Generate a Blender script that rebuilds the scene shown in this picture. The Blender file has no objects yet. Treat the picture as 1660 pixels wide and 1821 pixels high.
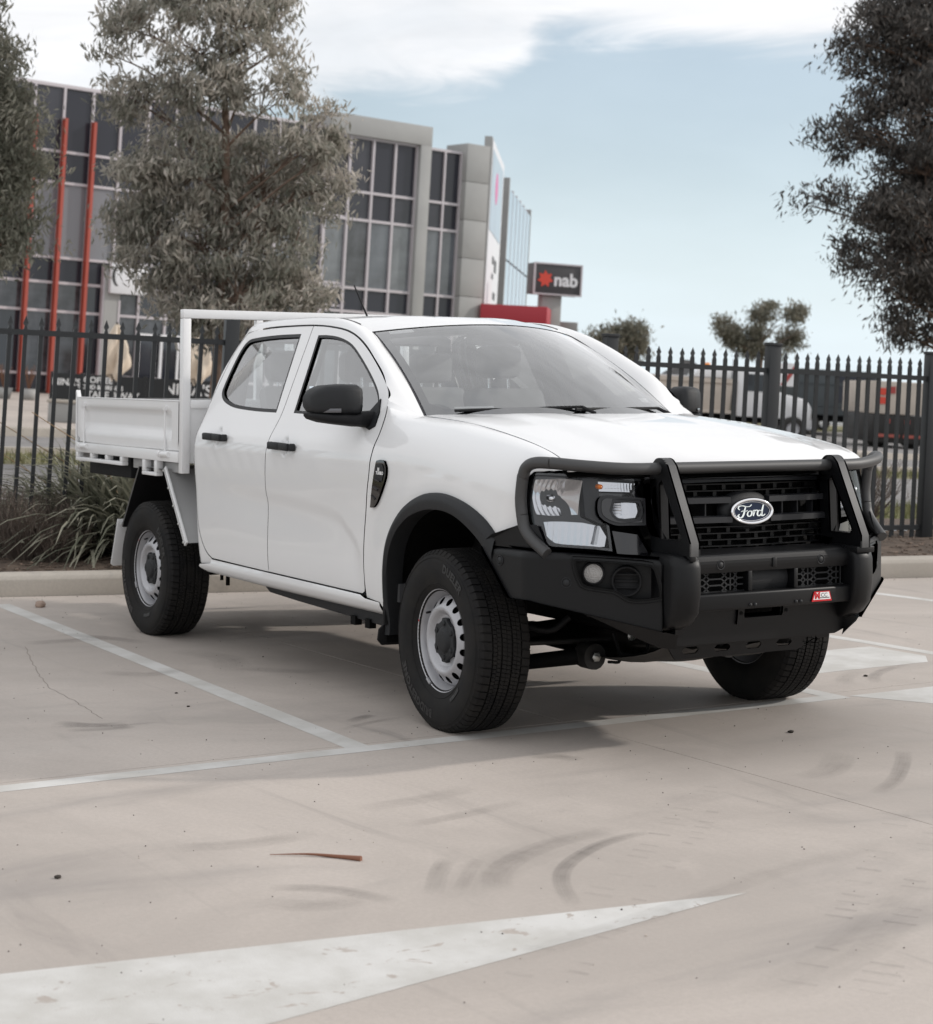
import bpy, bmesh, math, random
import numpy as np
from math import sin, cos, pi, radians, sqrt, atan2, hypot
from mathutils import Vector, Matrix, noise
from mathutils.geometry import delaunay_2d_cdt

random.seed(7)
RNG = np.random.default_rng(7)
SC = bpy.context.scene
COL = SC.collection

# ------------------------------------------------------------------ camera
# The car park slopes gently across the view: LOT turns car-park coordinates (truck: x forward, y to its left, z up) into the level world.
BASIS = ((0.999699, -0.000987, -0.024534), (0.0, 0.999191, -0.040213), (0.024554, 0.040201, 0.998890))
LOT = Matrix(BASIS).to_4x4()
CAM_LOC = Vector((6.6003, -4.9076, 1.4308))
FWD = (LOT.to_3x3() @ Vector((-0.85320, 0.52111, 0.02248))).normalized()
_r0 = Vector((-0.85320, 0.52111, 0.02248)).cross(Vector((0, 0, 1))).normalized()
_u0 = _r0.cross(Vector((-0.85320, 0.52111, 0.02248)))
_rl = 0.00868
RIGHT = (LOT.to_3x3() @ (_r0 * cos(_rl) + _u0 * sin(_rl))).normalized()
UP = RIGHT.cross(FWD)
cam_d = bpy.data.cameras.new("camera")
cam = bpy.data.objects.new("camera", cam_d)
COL.objects.link(cam)
cam.matrix_world = Matrix((( RIGHT.x, UP.x, -FWD.x, CAM_LOC.x), (RIGHT.y, UP.y, -FWD.y, CAM_LOC.y), (RIGHT.z, UP.z, -FWD.z, CAM_LOC.z), (0, 0, 0, 1)))
cam_d.sensor_fit = 'HORIZONTAL'
cam_d.sensor_width = 24.0
cam_d.lens = 3280.0 / 1660 * 24
cam_d.shift_y = -310.5 / 1660
cam_d.clip_start = 0.1
cam_d.clip_end = 2000
cam_d.dof.use_dof = True
cam_d.dof.focus_distance = 7.6
cam_d.dof.aperture_fstop = 3.6
cam_d.dof.aperture_blades = 7
SC.camera = cam
VH = Vector((FWD.x, FWD.y, 0)).normalized()     # level view direction
VR = VH.cross(Vector((0, 0, 1)))                # level right

# ------------------------------------------------------------------ world, sun, exposure
SUN_DIR = (LOT.to_3x3() @ Vector((0.28, 0.72, 0.36))).normalized()
SUN_EL = math.asin(SUN_DIR.z)
world = bpy.data.worlds.new("World")
SC.world = world
world.use_nodes = True
wn, wl = world.node_tree.nodes, world.node_tree.links
wn.clear()
def W(t, **k):
    n = wn.new(t)
    for a, b in k.items(): setattr(n, a, b)
    return n
def wmath(op, a, b=None, c=None):
    n = W('ShaderNodeMath', operation=op)
    for i, v in enumerate((a, b, c)):
        if v is None: continue
        if isinstance(v, (int, float)): n.inputs[i].default_value = v
        else: wl.new(v, n.inputs[i])
    return n.outputs[0]
w_out = W('ShaderNodeOutputWorld'); w_bg = W('ShaderNodeBackground')
SKY_K = 0.10
w_bg.inputs['Strength'].default_value = SKY_K
wl.new(w_bg.outputs[0], w_out.inputs['Surface'])
sky = W('ShaderNodeTexSky', sky_type='NISHITA', sun_disc=False, sun_elevation=SUN_EL, sun_rotation=atan2(SUN_DIR.x, SUN_DIR.y), air_density=1.0, dust_density=1.4, ozone_density=1.2)
tc = W('ShaderNodeTexCoord')
def wdot(v):
    n = W('ShaderNodeVectorMath', operation='DOT_PRODUCT'); wl.new(tc.outputs['Generated'], n.inputs[0]); n.inputs[1].default_value = v
    return n.outputs['Value']
d_f, d_r, d_z = wdot(VH), wdot(VR), wdot((0, 0, 1))
az = wmath('ARCTAN2', d_r, d_f)
hz = wmath('SQRT', wmath('ADD', wmath('MULTIPLY', d_f, d_f), wmath('MULTIPLY', d_r, d_r)))
el = wmath('DIVIDE', d_z, wmath('MAXIMUM', hz, 0.02))
comb = W('ShaderNodeCombineXYZ')
el2 = wmath('DIVIDE', el, wmath('ADD', wmath('MULTIPLY', wmath('ABSOLUTE', el), 3.2), 1.0))
wl.new(wmath('MULTIPLY', d_r, 6.5), comb.inputs[0]); wl.new(wmath('MULTIPLY', el2, 84.0), comb.inputs[1]); wl.new(wmath('MULTIPLY', d_f, 2.0), comb.inputs[2])
nz1 = W('ShaderNodeTexNoise'); nz1.inputs['Scale'].default_value = 1.0; nz1.inputs['Detail'].default_value = 7; nz1.inputs['Roughness'].default_value = 0.6
nz1.inputs['Distortion'].default_value = 1.0
wl.new(comb.outputs[0], nz1.inputs['Vector'])
# lower edge of the cloud sheet as tan(elevation) over azimuth
fc = W('ShaderNodeFloatCurve')
cv = fc.mapping.curves[0]
edge = [(-.30, .120), (-.20, .125), (-.09, .141), (-.064, .146), (-.024, .151), (.006, .159), (.022, .172), (.034, .186), (.052, .189), (.098, .187), (.143, .181), (.18, .181), (.21, .186), (.30, .185)]
pts = [((a + .3) / .6, e / .25) for a, e in edge]
cv.points[0].location = pts[0]; cv.points[1].location = pts[-1]
for p in pts[1:-1]: cv.points.new(*p)
fc.mapping.update()
wl.new(wmath('ADD', wmath('DIVIDE', az, .6), .5), fc.inputs['Value'])
e0 = wmath('MULTIPLY', fc.outputs[0], .25)
mask_in = wmath('ADD', wmath('SUBTRACT', el, e0), wmath('MULTIPLY', wmath('SUBTRACT', nz1.outputs['Fac'], .5), .060))
mr = W('ShaderNodeMapRange', interpolation_type='SMOOTHSTEP')
mr.inputs['From Min'].default_value = -.006; mr.inputs['From Max'].default_value = .020
wl.new(mask_in, mr.inputs['Value'])
# streaky density of the sheet: a few thinner blue slits
comb2 = W('ShaderNodeCombineXYZ'); wl.new(wmath('MULTIPLY', d_r, 5.0), comb2.inputs[0]); wl.new(wmath('MULTIPLY', el2, 26.0), comb2.inputs[1]); wl.new(wmath('ADD', d_f, 3.7), comb2.inputs[2])
nz2 = W('ShaderNodeTexNoise'); nz2.inputs['Scale'].default_value = 1.0; nz2.inputs['Detail'].default_value = 6; wl.new(comb2.outputs[0], nz2.inputs['Vector'])
mr2 = W('ShaderNodeMapRange', interpolation_type='SMOOTHSTEP')
mr2.inputs['From Min'].default_value = .30; mr2.inputs['From Max'].default_value = .44; mr2.inputs['To Min'].default_value = .78
wl.new(nz2.outputs['Fac'], mr2.inputs['Value'])
cmask = wmath('MULTIPLY', mr.outputs[0], mr2.outputs[0])
# thin veil brightening towards the horizon
veil = wmath('MULTIPLY', wmath('POWER', 2.718, wmath('MULTIPLY', wmath('MAXIMUM', el, 0.0), -8.0)), .66)
veil2 = wmath('MULTIPLY', wmath('SUBTRACT', nz2.outputs['Fac'], .45), .35)
veilm = wmath('MINIMUM', wmath('MAXIMUM', wmath('ADD', wmath('ADD', veil, .22), veil2), .05), .95)
CLOUD = 0.99
def wmix(fac, a, b):
    n = W('ShaderNodeMix', data_type='RGBA'); wl.new(fac, n.inputs[0])
    for v, s in ((a, n.inputs[6]), (b, n.inputs[7])):
        if isinstance(v, tuple): s.default_value = v
        else: wl.new(v, s)
    return n.outputs[2]
k = 1 / SKY_K
blue = wmix(veilm, sky.outputs[0], (.91 * k, 1.04 * k, 1.13 * k, 1))
shade = W('ShaderNodeMapRange'); shade.inputs['From Min'].default_value = .3; shade.inputs['From Max'].default_value = .7; shade.inputs['To Min'].default_value = .90; shade.inputs['To Max'].default_value = 1.04
wl.new(nz1.outputs['Fac'], shade.inputs['Value'])
cl = W('ShaderNodeVectorMath', operation='SCALE'); cl.inputs[0].default_value = (CLOUD * k * .978, CLOUD * k * .988, CLOUD * k * 1.012); wl.new(shade.outputs[0], cl.inputs['Scale'])
wl.new(wmix(cmask, blue, cl.outputs[0]), w_bg.inputs['Color'])

sun_d = bpy.data.lights.new("sun", 'SUN')
sun_d.energy = 2.0
sun_d.angle = radians(2.0)
sun_d.color = (1.0, .945, .885)
sun = bpy.data.objects.new("sun", sun_d)
COL.objects.link(sun)
sun.rotation_euler = SUN_DIR.to_track_quat('Z', 'Y').to_euler()

SC.view_settings.view_transform = 'Standard'
SC.view_settings.look = 'None'
SC.view_settings.exposure = 0.06
SC.view_settings.gamma = 1.0
SC.view_settings.use_curve_mapping = False
SC.render.engine = 'CYCLES'
SC.cycles.max_bounces = 8
SC.cycles.transparent_max_bounces = 12
SC.cycles.caustics_reflective = False
SC.cycles.caustics_refractive = False

# ------------------------------------------------------------------ helpers
def px(x, y, D):                      # world point seen at photo pixel (x, y) at level distance D (used for measuring only)
    d = FWD + RIGHT * ((x - 830) / 3280.0) - UP * ((y - 600) / 3280.0)
    return CAM_LOC + d * (D / d.dot(VH))
def ld(lat, dep, z=0.0):              # world point from lateral offset, distance along the level view direction, height
    return Vector((CAM_LOC.x, CAM_LOC.y, 0)) + VR * lat + VH * dep + Vector((0, 0, z))

def link(o, parent=None):
    COL.objects.link(o)
    if parent is not None: o.parent = parent
    return o
def tag(o, label=None, cat=None, group=None, kind=None):
    if label: o['label'] = label
    if cat: o['category'] = cat
    if group: o['group'] = group
    if kind: o['kind'] = kind
    return o
def empty(name, mat=None, label=None, cat=None, group=None, kind=None):
    o = bpy.data.objects.new(name, None)
    o.empty_display_size = .2
    link(o)
    if mat is not None: o.matrix_world = mat
    return tag(o, label, cat, group, kind)
def raw_mesh(name, vs, fs, mat, smooth=False):
    me = bpy.data.meshes.new(name)
    me.from_pydata([tuple(v) for v in vs], [], fs)
    for m in (mat if isinstance(mat, (list, tuple)) else [mat]): me.materials.append(m)
    if smooth: me.polygons.foreach_set('use_smooth', [True] * len(me.polygons))
    me.update()
    return me
def inst(name, me, parent=None, loc=None, rot=None, scale=None, mat=None):
    o = bpy.data.objects.new(name, me)
    link(o, parent)
    if loc is not None: o.location = loc
    if rot is not None: o.rotation_euler = rot
    if scale is not None: o.scale = scale
    if mat is not None: o.matrix_local = mat
    return o

class MB:
    """collects shapes; build() links them as one mesh object"""
    def __init__(s): s.v = []; s.f = []; s.sm = []; s.mi = []; s.cur = 0
    def add(s, vs, fs, smooth=False):
        b = len(s.v); s.v += [Vector(v) for v in vs]
        s.f += [tuple(i + b for i in f) for f in fs]; s.sm += [smooth] * len(fs); s.mi += [s.cur] * len(fs)
        return s
    def box(s, x0, x1, y0, y1, z0, z1, M=None):
        vs = [Vector((x, y, z)) for x in (x0, x1) for y in (y0, y1) for z in (z0, z1)]
        if M is not None: vs = [M @ v for v in vs]
        return s.add(vs, [(0, 1, 3, 2), (4, 6, 7, 5), (0, 4, 5, 1), (2, 3, 7, 6), (0, 2, 6, 4), (1, 5, 7, 3)])
    def bar(s, a, b, w, h, up=(0, 0, 1)):
        a, b = Vector(a), Vector(b); t = (b - a).normalized(); u = Vector(up)
        sd = t.cross(u)
        if sd.length < 1e-4: sd = t.cross(Vector((1, 0, 0)))
        sd.normalize(); u = sd.cross(t)
        vs = [p + sd * (i * w / 2) + u * (j * h / 2) for p in (a, b) for i, j in ((-1, -1), (1, -1), (1, 1), (-1, 1))]
        return s.add(vs, [(3, 2, 1, 0), (4, 5, 6, 7), (0, 1, 5, 4), (1, 2, 6, 5), (2, 3, 7, 6), (3, 0, 4, 7)])
    def tube(s, path, r, n=10, caps=True, closed=False):
        path = [Vector(p) for p in path]; rs = r if isinstance(r, (list, tuple)) else [r] * len(path)
        vs, fs = [], []; up = None
        for i, p in enumerate(path):
            a = path[i - 1] if (i > 0 or closed) else p; b = path[(i + 1) % len(path)] if (i < len(path) - 1 or closed) else p
            t = (b - a).normalized()
            if up is None: up = t.orthogonal().normalized()
            up = (up - t * up.dot(t)).normalized(); sd = t.cross(up)
            vs += [p + (up * cos(2 * pi * k / n) + sd * sin(2 * pi * k / n)) * rs[i] for k in range(n)]
        m = len(path)
        for i in range(m if closed else m - 1):
            for k in range(n):
                fs.append((i * n + k, i * n + (k + 1) % n, ((i + 1) % m) * n + (k + 1) % n, ((i + 1) % m) * n + k))
        s.add(vs, fs, True)
        if caps and not closed: s.add(vs[:n], [tuple(reversed(range(n)))]); s.add(vs[-n:], [tuple(range(n))])
        return s
    def lathe(s, prof, c=(0, 0, 0), axis='y', n=48, smooth=True, a0=0, a1=2 * pi):
        """prof: list of (r, h); revolve round axis through c"""
        vs, fs = [], []; full = abs(a1 - a0 - 2 * pi) < 1e-6; m = n if full else n + 1
        for r, h in prof:
            for k in range(m):
                a = a0 + (a1 - a0) * k / n; p = (r * cos(a), r * sin(a))
                vs.append({'y': (c[0] + p[0], c[1] + h, c[2] + p[1]), 'x': (c[0] + h, c[1] + p[0], c[2] + p[1]), 'z': (c[0] + p[0], c[1] + p[1], c[2] + h)}[axis])
        for i in range(len(prof) - 1):
            for k in range(n):
                k2 = (k + 1) % m
                fs.append((i * m + k, i * m + k2, (i + 1) * m + k2, (i + 1) * m + k))
        return s.add(vs, fs, smooth)
    def prism(s, poly, fn0, fn1):
        """polygon (list of 2D) between two mappings 2D->3D"""
        n = len(poly); vs = [fn0(*p) for p in poly] + [fn1(*p) for p in poly]
        fs = [tuple(range(n)), tuple(reversed(range(n, 2 * n)))] + [(i, n + i, n + (i + 1) % n, (i + 1) % n) for i in range(n)]
        return s.add(vs, fs)
    def grid(s, fn, us, vs_, smooth=True):
        V_ = [fn(u, v) for u in us for v in vs_]; m = len(vs_)
        return s.add(V_, [(i * m + j, (i + 1) * m + j, (i + 1) * m + j + 1, i * m + j + 1) for i in range(len(us) - 1) for j in range(m - 1)], smooth)
    def mesh(s, name, mat, bevel=0, seg=2, fix=True, sharp=None):
        me = bpy.data.meshes.new(name); me.from_pydata(s.v, [], s.f)
        for m in (mat if isinstance(mat, (list, tuple)) else [mat]): me.materials.append(m)
        me.polygons.foreach_set('use_smooth', s.sm); me.polygons.foreach_set('material_index', s.mi)
        if bevel or fix or sharp:
            bm = bmesh.new(); bm.from_mesh(me)
            if fix: bmesh.ops.recalc_face_normals(bm, faces=bm.faces)
            if bevel:
                es = [e for e in bm.edges if len(e.link_faces) == 2 and e.calc_face_angle(0) > .5]
                bmesh.ops.bevel(bm, geom=es, offset=bevel, segments=seg, affect='EDGES', profile=.5, clamp_overlap=True)
                for f in bm.faces: f.smooth = True
            if sharp or bevel:
                for e in bm.edges:
                    if len(e.link_faces) == 2 and e.calc_face_angle(0) > (sharp or .62): e.smooth = False
            bm.to_mesh(me); bm.free()
        me.update()
        return me
    def build(s, name, mat, parent=None, bevel=0, seg=2, fix=True, sharp=None):
        return inst(name, s.mesh(name, mat, bevel, seg, fix, sharp), parent)

def cr(pts, n=6, closed=False):
    """Catmull-Rom through points"""
    P = [np.array(p, float) for p in pts]; m = len(P); out = []
    for i in range(m if closed else m - 1):
        p1, p2 = P[i], P[(i + 1) % m]
        p0 = P[i - 1] if (i > 0 or closed) else 2 * p1 - p2
        p3 = P[(i + 2) % m] if (i + 2 < m or closed) else 2 * p2 - p1
        for k in range(n):
            t = k / n
            out.append(tuple(.5 * ((2 * p1) + (-p0 + p2) * t + (2 * p0 - 5 * p1 + 4 * p2 - p3) * t * t + (-p0 + 3 * p1 - 3 * p2 + p3) * t ** 3)))
    if not closed: out.append(tuple(P[-1]))
    return out
def ip(x, xs, ys):                    # smooth monotone-ish interpolation
    xs = list(xs); n = len(xs)
    if x <= xs[0]: return ys[0]
    if x >= xs[-1]: return ys[-1]
    i = next(k for k in range(n - 1) if x <= xs[k + 1])
    h = xs[i + 1] - xs[i]; d = (ys[i + 1] - ys[i]) / h
    def sl(j):
        if j == 0 or j == n - 1:
            q = 0 if j == 0 else n - 2
            return (ys[q + 1] - ys[q]) / (xs[q + 1] - xs[q])
        a = (ys[j] - ys[j - 1]) / (xs[j] - xs[j - 1]); b = (ys[j + 1] - ys[j]) / (xs[j + 1] - xs[j])
        return 0 if a * b <= 0 else 2 * a * b / (a + b)
    t = (x - xs[i]) / h; m0, m1 = sl(i), sl(i + 1)
    return (2 * t ** 3 - 3 * t * t + 1) * ys[i] + (t ** 3 - 2 * t * t + t) * h * m0 + (-2 * t ** 3 + 3 * t * t) * ys[i + 1] + (t ** 3 - t * t) * h * m1
def sst(a, b, x):
    t = min(1, max(0, (x - a) / (b - a))); return t * t * (3 - 2 * t)
def in_poly(P, poly):
    P = np.asarray(P); x, y = P[:, 0], P[:, 1]; ins = np.zeros(len(P), bool); q = np.asarray(poly); j = len(q) - 1
    for i in range(len(q)):
        xi, yi = q[i]; xj, yj = q[j]
        c = ((yi > y) != (yj > y)) & (x < (xj - xi) * (y - yi) / ((yj - yi) if yj != yi else 1e-12) + xi)
        ins ^= c; j = i
    return ins
def resample(poly, step):
    out = []
    for i in range(len(poly)):
        a, b = np.array(poly[i], float), np.array(poly[(i + 1) % len(poly)], float)
        L = np.linalg.norm(b - a)
        if L < 1e-5: continue
        n = max(1, int(math.ceil(L / step)))
        out += [tuple(a + (b - a) * k / n) for k in range(n)]
    return out
def offset_poly(poly, d):
    """inset a polygon by d (positive = inwards)"""
    q = [np.array(p, float) for p in poly]; n = len(q)
    area = sum(q[i][0] * q[(i + 1) % n][1] - q[(i + 1) % n][0] * q[i][1] for i in range(n)); sg = 1 if area > 0 else -1; out = []
    for i in range(n):
        a = q[i] - q[i - 1]; b = q[(i + 1) % n] - q[i]
        a = a / (np.linalg.norm(a) + 1e-12); b = b / (np.linalg.norm(b) + 1e-12)
        na = np.array([-a[1], a[0]]) * sg; nb = np.array([-b[1], b[0]]) * sg
        m = na + nb; L = m @ m
        m = m * (2 / L) if L > .3 else na
        out.append(tuple(q[i] + m * d))
    return out
def tri2d(outer, holes=(), step=.03):
    rings = [resample(outer, step)] + [resample(h, step) for h in holes]
    pts, edges, ring_ix = [], [], []
    for r in rings:
        b = len(pts); pts += r; edges += [(b + i, b + (i + 1) % len(r)) for i in range(len(r))]; ring_ix.append(list(range(b, b + len(r))))
    A = np.array(rings[0]); lo, hi = A.min(0), A.max(0)
    gx, gy = np.meshgrid(np.arange(lo[0] + step / 2, hi[0], step), np.arange(lo[1] + step / 2, hi[1], step))
    G = np.stack([gx.ravel() + 1e-4, gy.ravel() + 1e-4], 1)
    if len(G):
        k = in_poly(G, rings[0])
        for h in rings[1:]: k &= ~in_poly(G, h)
        G = G[k]
        B = np.array(pts)
        if len(G):
            keep = np.ones(len(G), bool)
            for i in range(0, len(G), 2000):
                dd = ((G[i:i + 2000, None] - B[None]) ** 2).sum(2).min(1); keep[i:i + 2000] = dd > (step * .5) ** 2
            pts = pts + [tuple(g) for g in G[keep]]
    r = delaunay_2d_cdt([Vector(p) for p in pts], edges, [], 0, 1e-7)
    V2 = [(v.x, v.y) for v in r[0]]; F = [tuple(f) for f in r[2]]
    C = np.array([np.mean([V2[i] for i in f], axis=0) for f in F])
    k = in_poly(C, rings[0])
    for h in rings[1:]: k &= ~in_poly(C, h)
    F = [f for f, q in zip(F, k) if q]
    inv = {}
    for new, olds in enumerate(r[3]):
        for o in olds: inv[o] = new
    return V2, F, [[inv[i] for i in R if i in inv] for R in ring_ix]
def panel(name, outer, fn, mat, parent=None, holes=(), step=.03, thick=.015, eps=.004, flip=False, mats=None):
    """curved sheet: 2D outline mapped by fn(u,v)->(x,y,z); edges turned in by thick; analytic normals"""
    V2, F, rings = tri2d(outer, holes, step)
    P = [Vector(fn(u, v)) for u, v in V2]; N = []
    for (u, v), p in zip(V2, P):
        du = Vector(fn(u + eps, v)) - Vector(fn(u - eps, v)); dv = Vector(fn(u, v + eps)) - Vector(fn(u, v - eps))
        n = du.cross(dv)
        n = n.normalized() if n.length > 1e-12 else Vector((0, 0, 1))
        N.append(-n if flip else n)
    vs = list(P); ns = list(N); fs = []
    for f in F:
        a, b, c = (P[i] for i in f[:3]); g = (b - a).cross(c - a)
        fs.append(f if g.dot(N[f[0]]) > 0 else tuple(reversed(f)))
    if thick:
        for R in rings:
            m = len(R); b = len(vs)
            for i in R: vs.append(P[i]); ns.append(N[i])
            for i in R: vs.append(P[i] - N[i] * thick); ns.append(N[i])
            for q in range(m):
                i, j = R[q], R[(q + 1) % m]
                side = (P[j] - P[i]).cross(N[i])
                for t in (b + q, b + m + q): ns[t] = side.normalized() if side.length > 1e-9 else N[i]
                fs.append((b + q, b + (q + 1) % m, b + m + (q + 1) % m, b + m + q))
    me = bpy.data.meshes.new(name); me.from_pydata(vs, [], fs)
    me.polygons.foreach_set('use_smooth', [True] * len(fs))
    for mm in (mats or [mat]): me.materials.append(mm)
    nf = len(F)
    me.update()
    # flange faces: make winding agree with their normals
    bad = False
    try: me.normals_split_custom_set_from_vertices([tuple(n) for n in ns])
    except Exception: pass
    return inst(name, me, parent)
def text_mesh(txt, size=1.0, bold=0.0, spacing=1.0):
    """flat lettering from the built-in font: verts, faces in the xy plane, centred"""
    cu = bpy.data.curves.new('lettering', 'FONT'); cu.body = txt; cu.size = size; cu.align_x = 'CENTER'; cu.align_y = 'CENTER'; cu.offset = bold; cu.space_character = spacing; cu.resolution_u = 3
    o = bpy.data.objects.new('lettering', cu); COL.objects.link(o)
    dg = bpy.context.evaluated_depsgraph_get(); me = o.evaluated_get(dg).to_mesh()
    vs = [v.co.copy() for v in me.vertices]; fs = [tuple(p.vertices) for p in me.polygons]
    o.evaluated_get(dg).to_mesh_clear(); COL.objects.unlink(o); bpy.data.objects.remove(o); bpy.data.curves.remove(cu)
    return vs, fs
def lettering(name, txt, size, M, mat, parent, bold=0.0, depth=0.002, sx=1.0, spacing=1.0):
    """raised lettering placed by matrix M (x along the text, z out of the face)"""
    vs, fs = text_mesh(txt, size, bold, spacing)
    mb = MB(); n = len(vs)
    top = [M @ Vector((v.x * sx, v.y, depth)) for v in vs]; bot = [M @ Vector((v.x * sx, v.y, 0)) for v in vs]
    ed = {}
    for f in fs:
        for i in range(len(f)): ed[(f[i], f[(i + 1) % len(f)])] = 1
    mb.add(top + bot, fs + [(a, b, n + b, n + a) for a, b in ed if (b, a) not in ed])
    return mb.build(name, mat, parent, fix=False)
def frame(o, x, y):
    """matrix with origin o, x axis, y axis, z = x cross y"""
    x = Vector(x).normalized(); z = x.cross(Vector(y)).normalized(); y = z.cross(x)
    return Matrix(((x.x, y.x, z.x, o[0]), (x.y, y.y, z.y, o[1]), (x.z, y.z, z.z, o[2]), (0, 0, 0, 1)))

# ------------------------------------------------------------------ materials
def M_(name, col, rough=.5, metal=0.0, coat=0.0, var=0.0, vscale=8.0, bump=0.0, bscale=60.0, spec=.5, emit=0, coord='Object', col2=None, bdist=.01, detail=5):
    m = bpy.data.materials.new(name); m.use_nodes = True
    nt = m.node_tree; b = nt.nodes['Principled BSDF']
    b.inputs['Base Color'].default_value = (*col, 1); b.inputs['Roughness'].default_value = rough; b.inputs['Metallic'].default_value = metal
    b.inputs['Coat Weight'].default_value = coat; b.inputs['Coat Roughness'].default_value = .03; b.inputs['Specular IOR Level'].default_value = spec
    if emit: b.inputs['Emission Color'].default_value = (*col, 1); b.inputs['Emission Strength'].default_value = emit
    if var or bump:
        tcn = nt.nodes.new('ShaderNodeTexCoord')
        def nz(s, d=detail):
            n = nt.nodes.new('ShaderNodeTexNoise'); n.inputs['Scale'].default_value = s; n.inputs['Detail'].default_value = d; n.inputs['Roughness'].default_value = .6
            nt.links.new(tcn.outputs[coord], n.inputs['Vector']); return n
        if var:
            n = nz(vscale); r = nt.nodes.new('ShaderNodeMix'); r.data_type = 'RGBA'
            mrn = nt.nodes.new('ShaderNodeMapRange'); mrn.inputs['From Min'].default_value = .3; mrn.inputs['From Max'].default_value = .7
            nt.links.new(n.outputs['Fac'], mrn.inputs['Value']); nt.links.new(mrn.outputs[0], r.inputs[0])
            c2 = col2 or tuple(c * (1 + var) for c in col); c1 = col if col2 else tuple(c * (1 - var) for c in col)
            r.inputs[6].default_value = (*c1, 1); r.inputs[7].default_value = (*c2, 1)
            nt.links.new(r.outputs[2], b.inputs['Base Color'])
            mr3 = nt.nodes.new('ShaderNodeMapRange'); mr3.inputs['To Min'].default_value = max(0, rough - .08); mr3.inputs['To Max'].default_value = min(1, rough + .08)
            nt.links.new(n.outputs['Fac'], mr3.inputs['Value']); nt.links.new(mr3.outputs[0], b.inputs['Roughness'])
        if bump:
            n2 = nz(bscale); bp = nt.nodes.new('ShaderNodeBump'); bp.inputs['Strength'].default_value = bump; bp.inputs['Distance'].default_value = bdist
            nt.links.new(n2.outputs['Fac'], bp.inputs['Height']); nt.links.new(bp.outputs[0], b.inputs['Normal'])
    return m
def glass_mat(name, tint, gloss=(1, 1, 1), base=.04, rough=.0, k=1.55):
    m = bpy.data.materials.new(name); m.use_nodes = True; nt = m.node_tree; nt.nodes.clear()
    out = nt.nodes.new('ShaderNodeOutputMaterial'); mx = nt.nodes.new('ShaderNodeMixShader'); t = nt.nodes.new('ShaderNodeBsdfTransparent'); g = nt.nodes.new('ShaderNodeBsdfGlossy')
    t.inputs[0].default_value = (*tint, 1); g.inputs[0].default_value = (*gloss, 1); g.inputs['Roughness'].default_value = rough
    lw = nt.nodes.new('ShaderNodeFresnel'); lw.inputs['IOR'].default_value = 1.52
    mul = nt.nodes.new('ShaderNodeMath'); mul.operation = 'MULTIPLY_ADD'; mul.inputs[1].default_value = k; mul.inputs[2].default_value = base; mul.use_clamp = True
    nt.links.new(lw.outputs[0], mul.inputs[0]); nt.links.new(mul.outputs[0], mx.inputs[0]); nt.links.new(t.outputs[0], mx.inputs[1]); nt.links.new(g.outputs[0], mx.inputs[2]); nt.links.new(mx.outputs[0], out.inputs[0])
    return m
MAT = {}
MAT['paint'] = M_('white car paint', (.80, .80, .803), .42, 0, .75, spec=.4)
MAT['tray_white'] = M_('white powder coat', (.80, .80, .803), .38, 0, .25, bump=.05, bscale=400)
MAT['satin_black'] = M_('satin black powder coat', (.003, .0032, .004), .44, 0, .0, bump=.06, bscale=900, spec=.30)
MAT['bar_sunlit'] = M_('black powder coat lightened for sun highlight', (.018, .018, .019), .55, 0, 0, bump=.06, bscale=900, spec=.95)  # lit copy of the satin black coat; sun highlight put into its colour
MAT['matt_black'] = M_('matt black plastic', (.008, .008, .009), .62, bump=.15, bscale=700, spec=.25)
MAT['dark_plastic'] = M_('dark grey textured plastic', (.016, .017, .019), .55, bump=.2, bscale=900, spec=.35)
MAT['grille_grey'] = M_('dark grey grille paint', (.022, .023, .026), .40, spec=.4)
MAT['gloss_black'] = M_('gloss black plastic', (.008, .008, .010), .12, coat=.6)
MAT['frit'] = M_('black glass border', (.02, .02, .024), .15)
MAT['seal'] = M_('black rubber seal', (.012, .012, .013), .55)
MAT['rubber'] = M_('tyre rubber', (.008, .008, .009), .7, var=.3, vscale=9, bump=.1, bscale=260, spec=.2, col2=(.020, .0185, .017))
MAT['rubber_letter'] = M_('raised tyre lettering', (.012, .012, .013), .42, spec=.5)
MAT['steel'] = M_('silver painted steel wheel', (.44, .44, .46), .36, .3, .15)
MAT['chrome'] = M_('chrome', (.85, .85, .87), .07, 1.0)
MAT['reflector'] = M_('aluminised reflector', (.60, .60, .62), .09, 1.0)
MAT['silver'] = M_('silver plastic', (.55, .56, .58), .3, .6)
MAT['amber'] = M_('amber bulb', (.75, .20, .03), .2)
MAT['galv'] = M_('galvanised bolt', (.45, .45, .43), .45, .7)
MAT['under'] = M_('underbody black', (.004, .004, .004), .7, bump=.3, bscale=60, spec=.12)
MAT['under2'] = M_('dusty underbody steel', (.022, .021, .02), .55, var=.3, vscale=20, spec=.3)
MAT['blue'] = M_('badge blue', (.004, .012, .040), .2, spec=.35)
MAT['red'] = M_('badge red', (.55, .012, .02), .3)
MAT['white_print'] = M_('white print', (.82, .82, .82), .4)
MAT['black_print'] = M_('black print', (.02, .02, .02), .4)
MAT['cloth'] = M_('grey seat cloth', (.20, .20, .205), .85, bump=.2, bscale=300)
MAT['interior'] = M_('dark cabin plastic', (.085, .086, .09), .6)
MAT['liner'] = M_('pale roof lining', (.62, .62, .61), .8)
MAT['glass'] = glass_mat('side window glass', (.88, .93, .94), base=.14)
MAT['screen'] = glass_mat('windscreen glass', (.94, .96, .95), base=.16)
MAT['lens'] = glass_mat('clear headlamp lens', (.90, .91, .92), base=.0, k=.55)
MAT['mudguard'] = M_('grey mudguard steel', (.40, .40, .40), .45)
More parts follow.
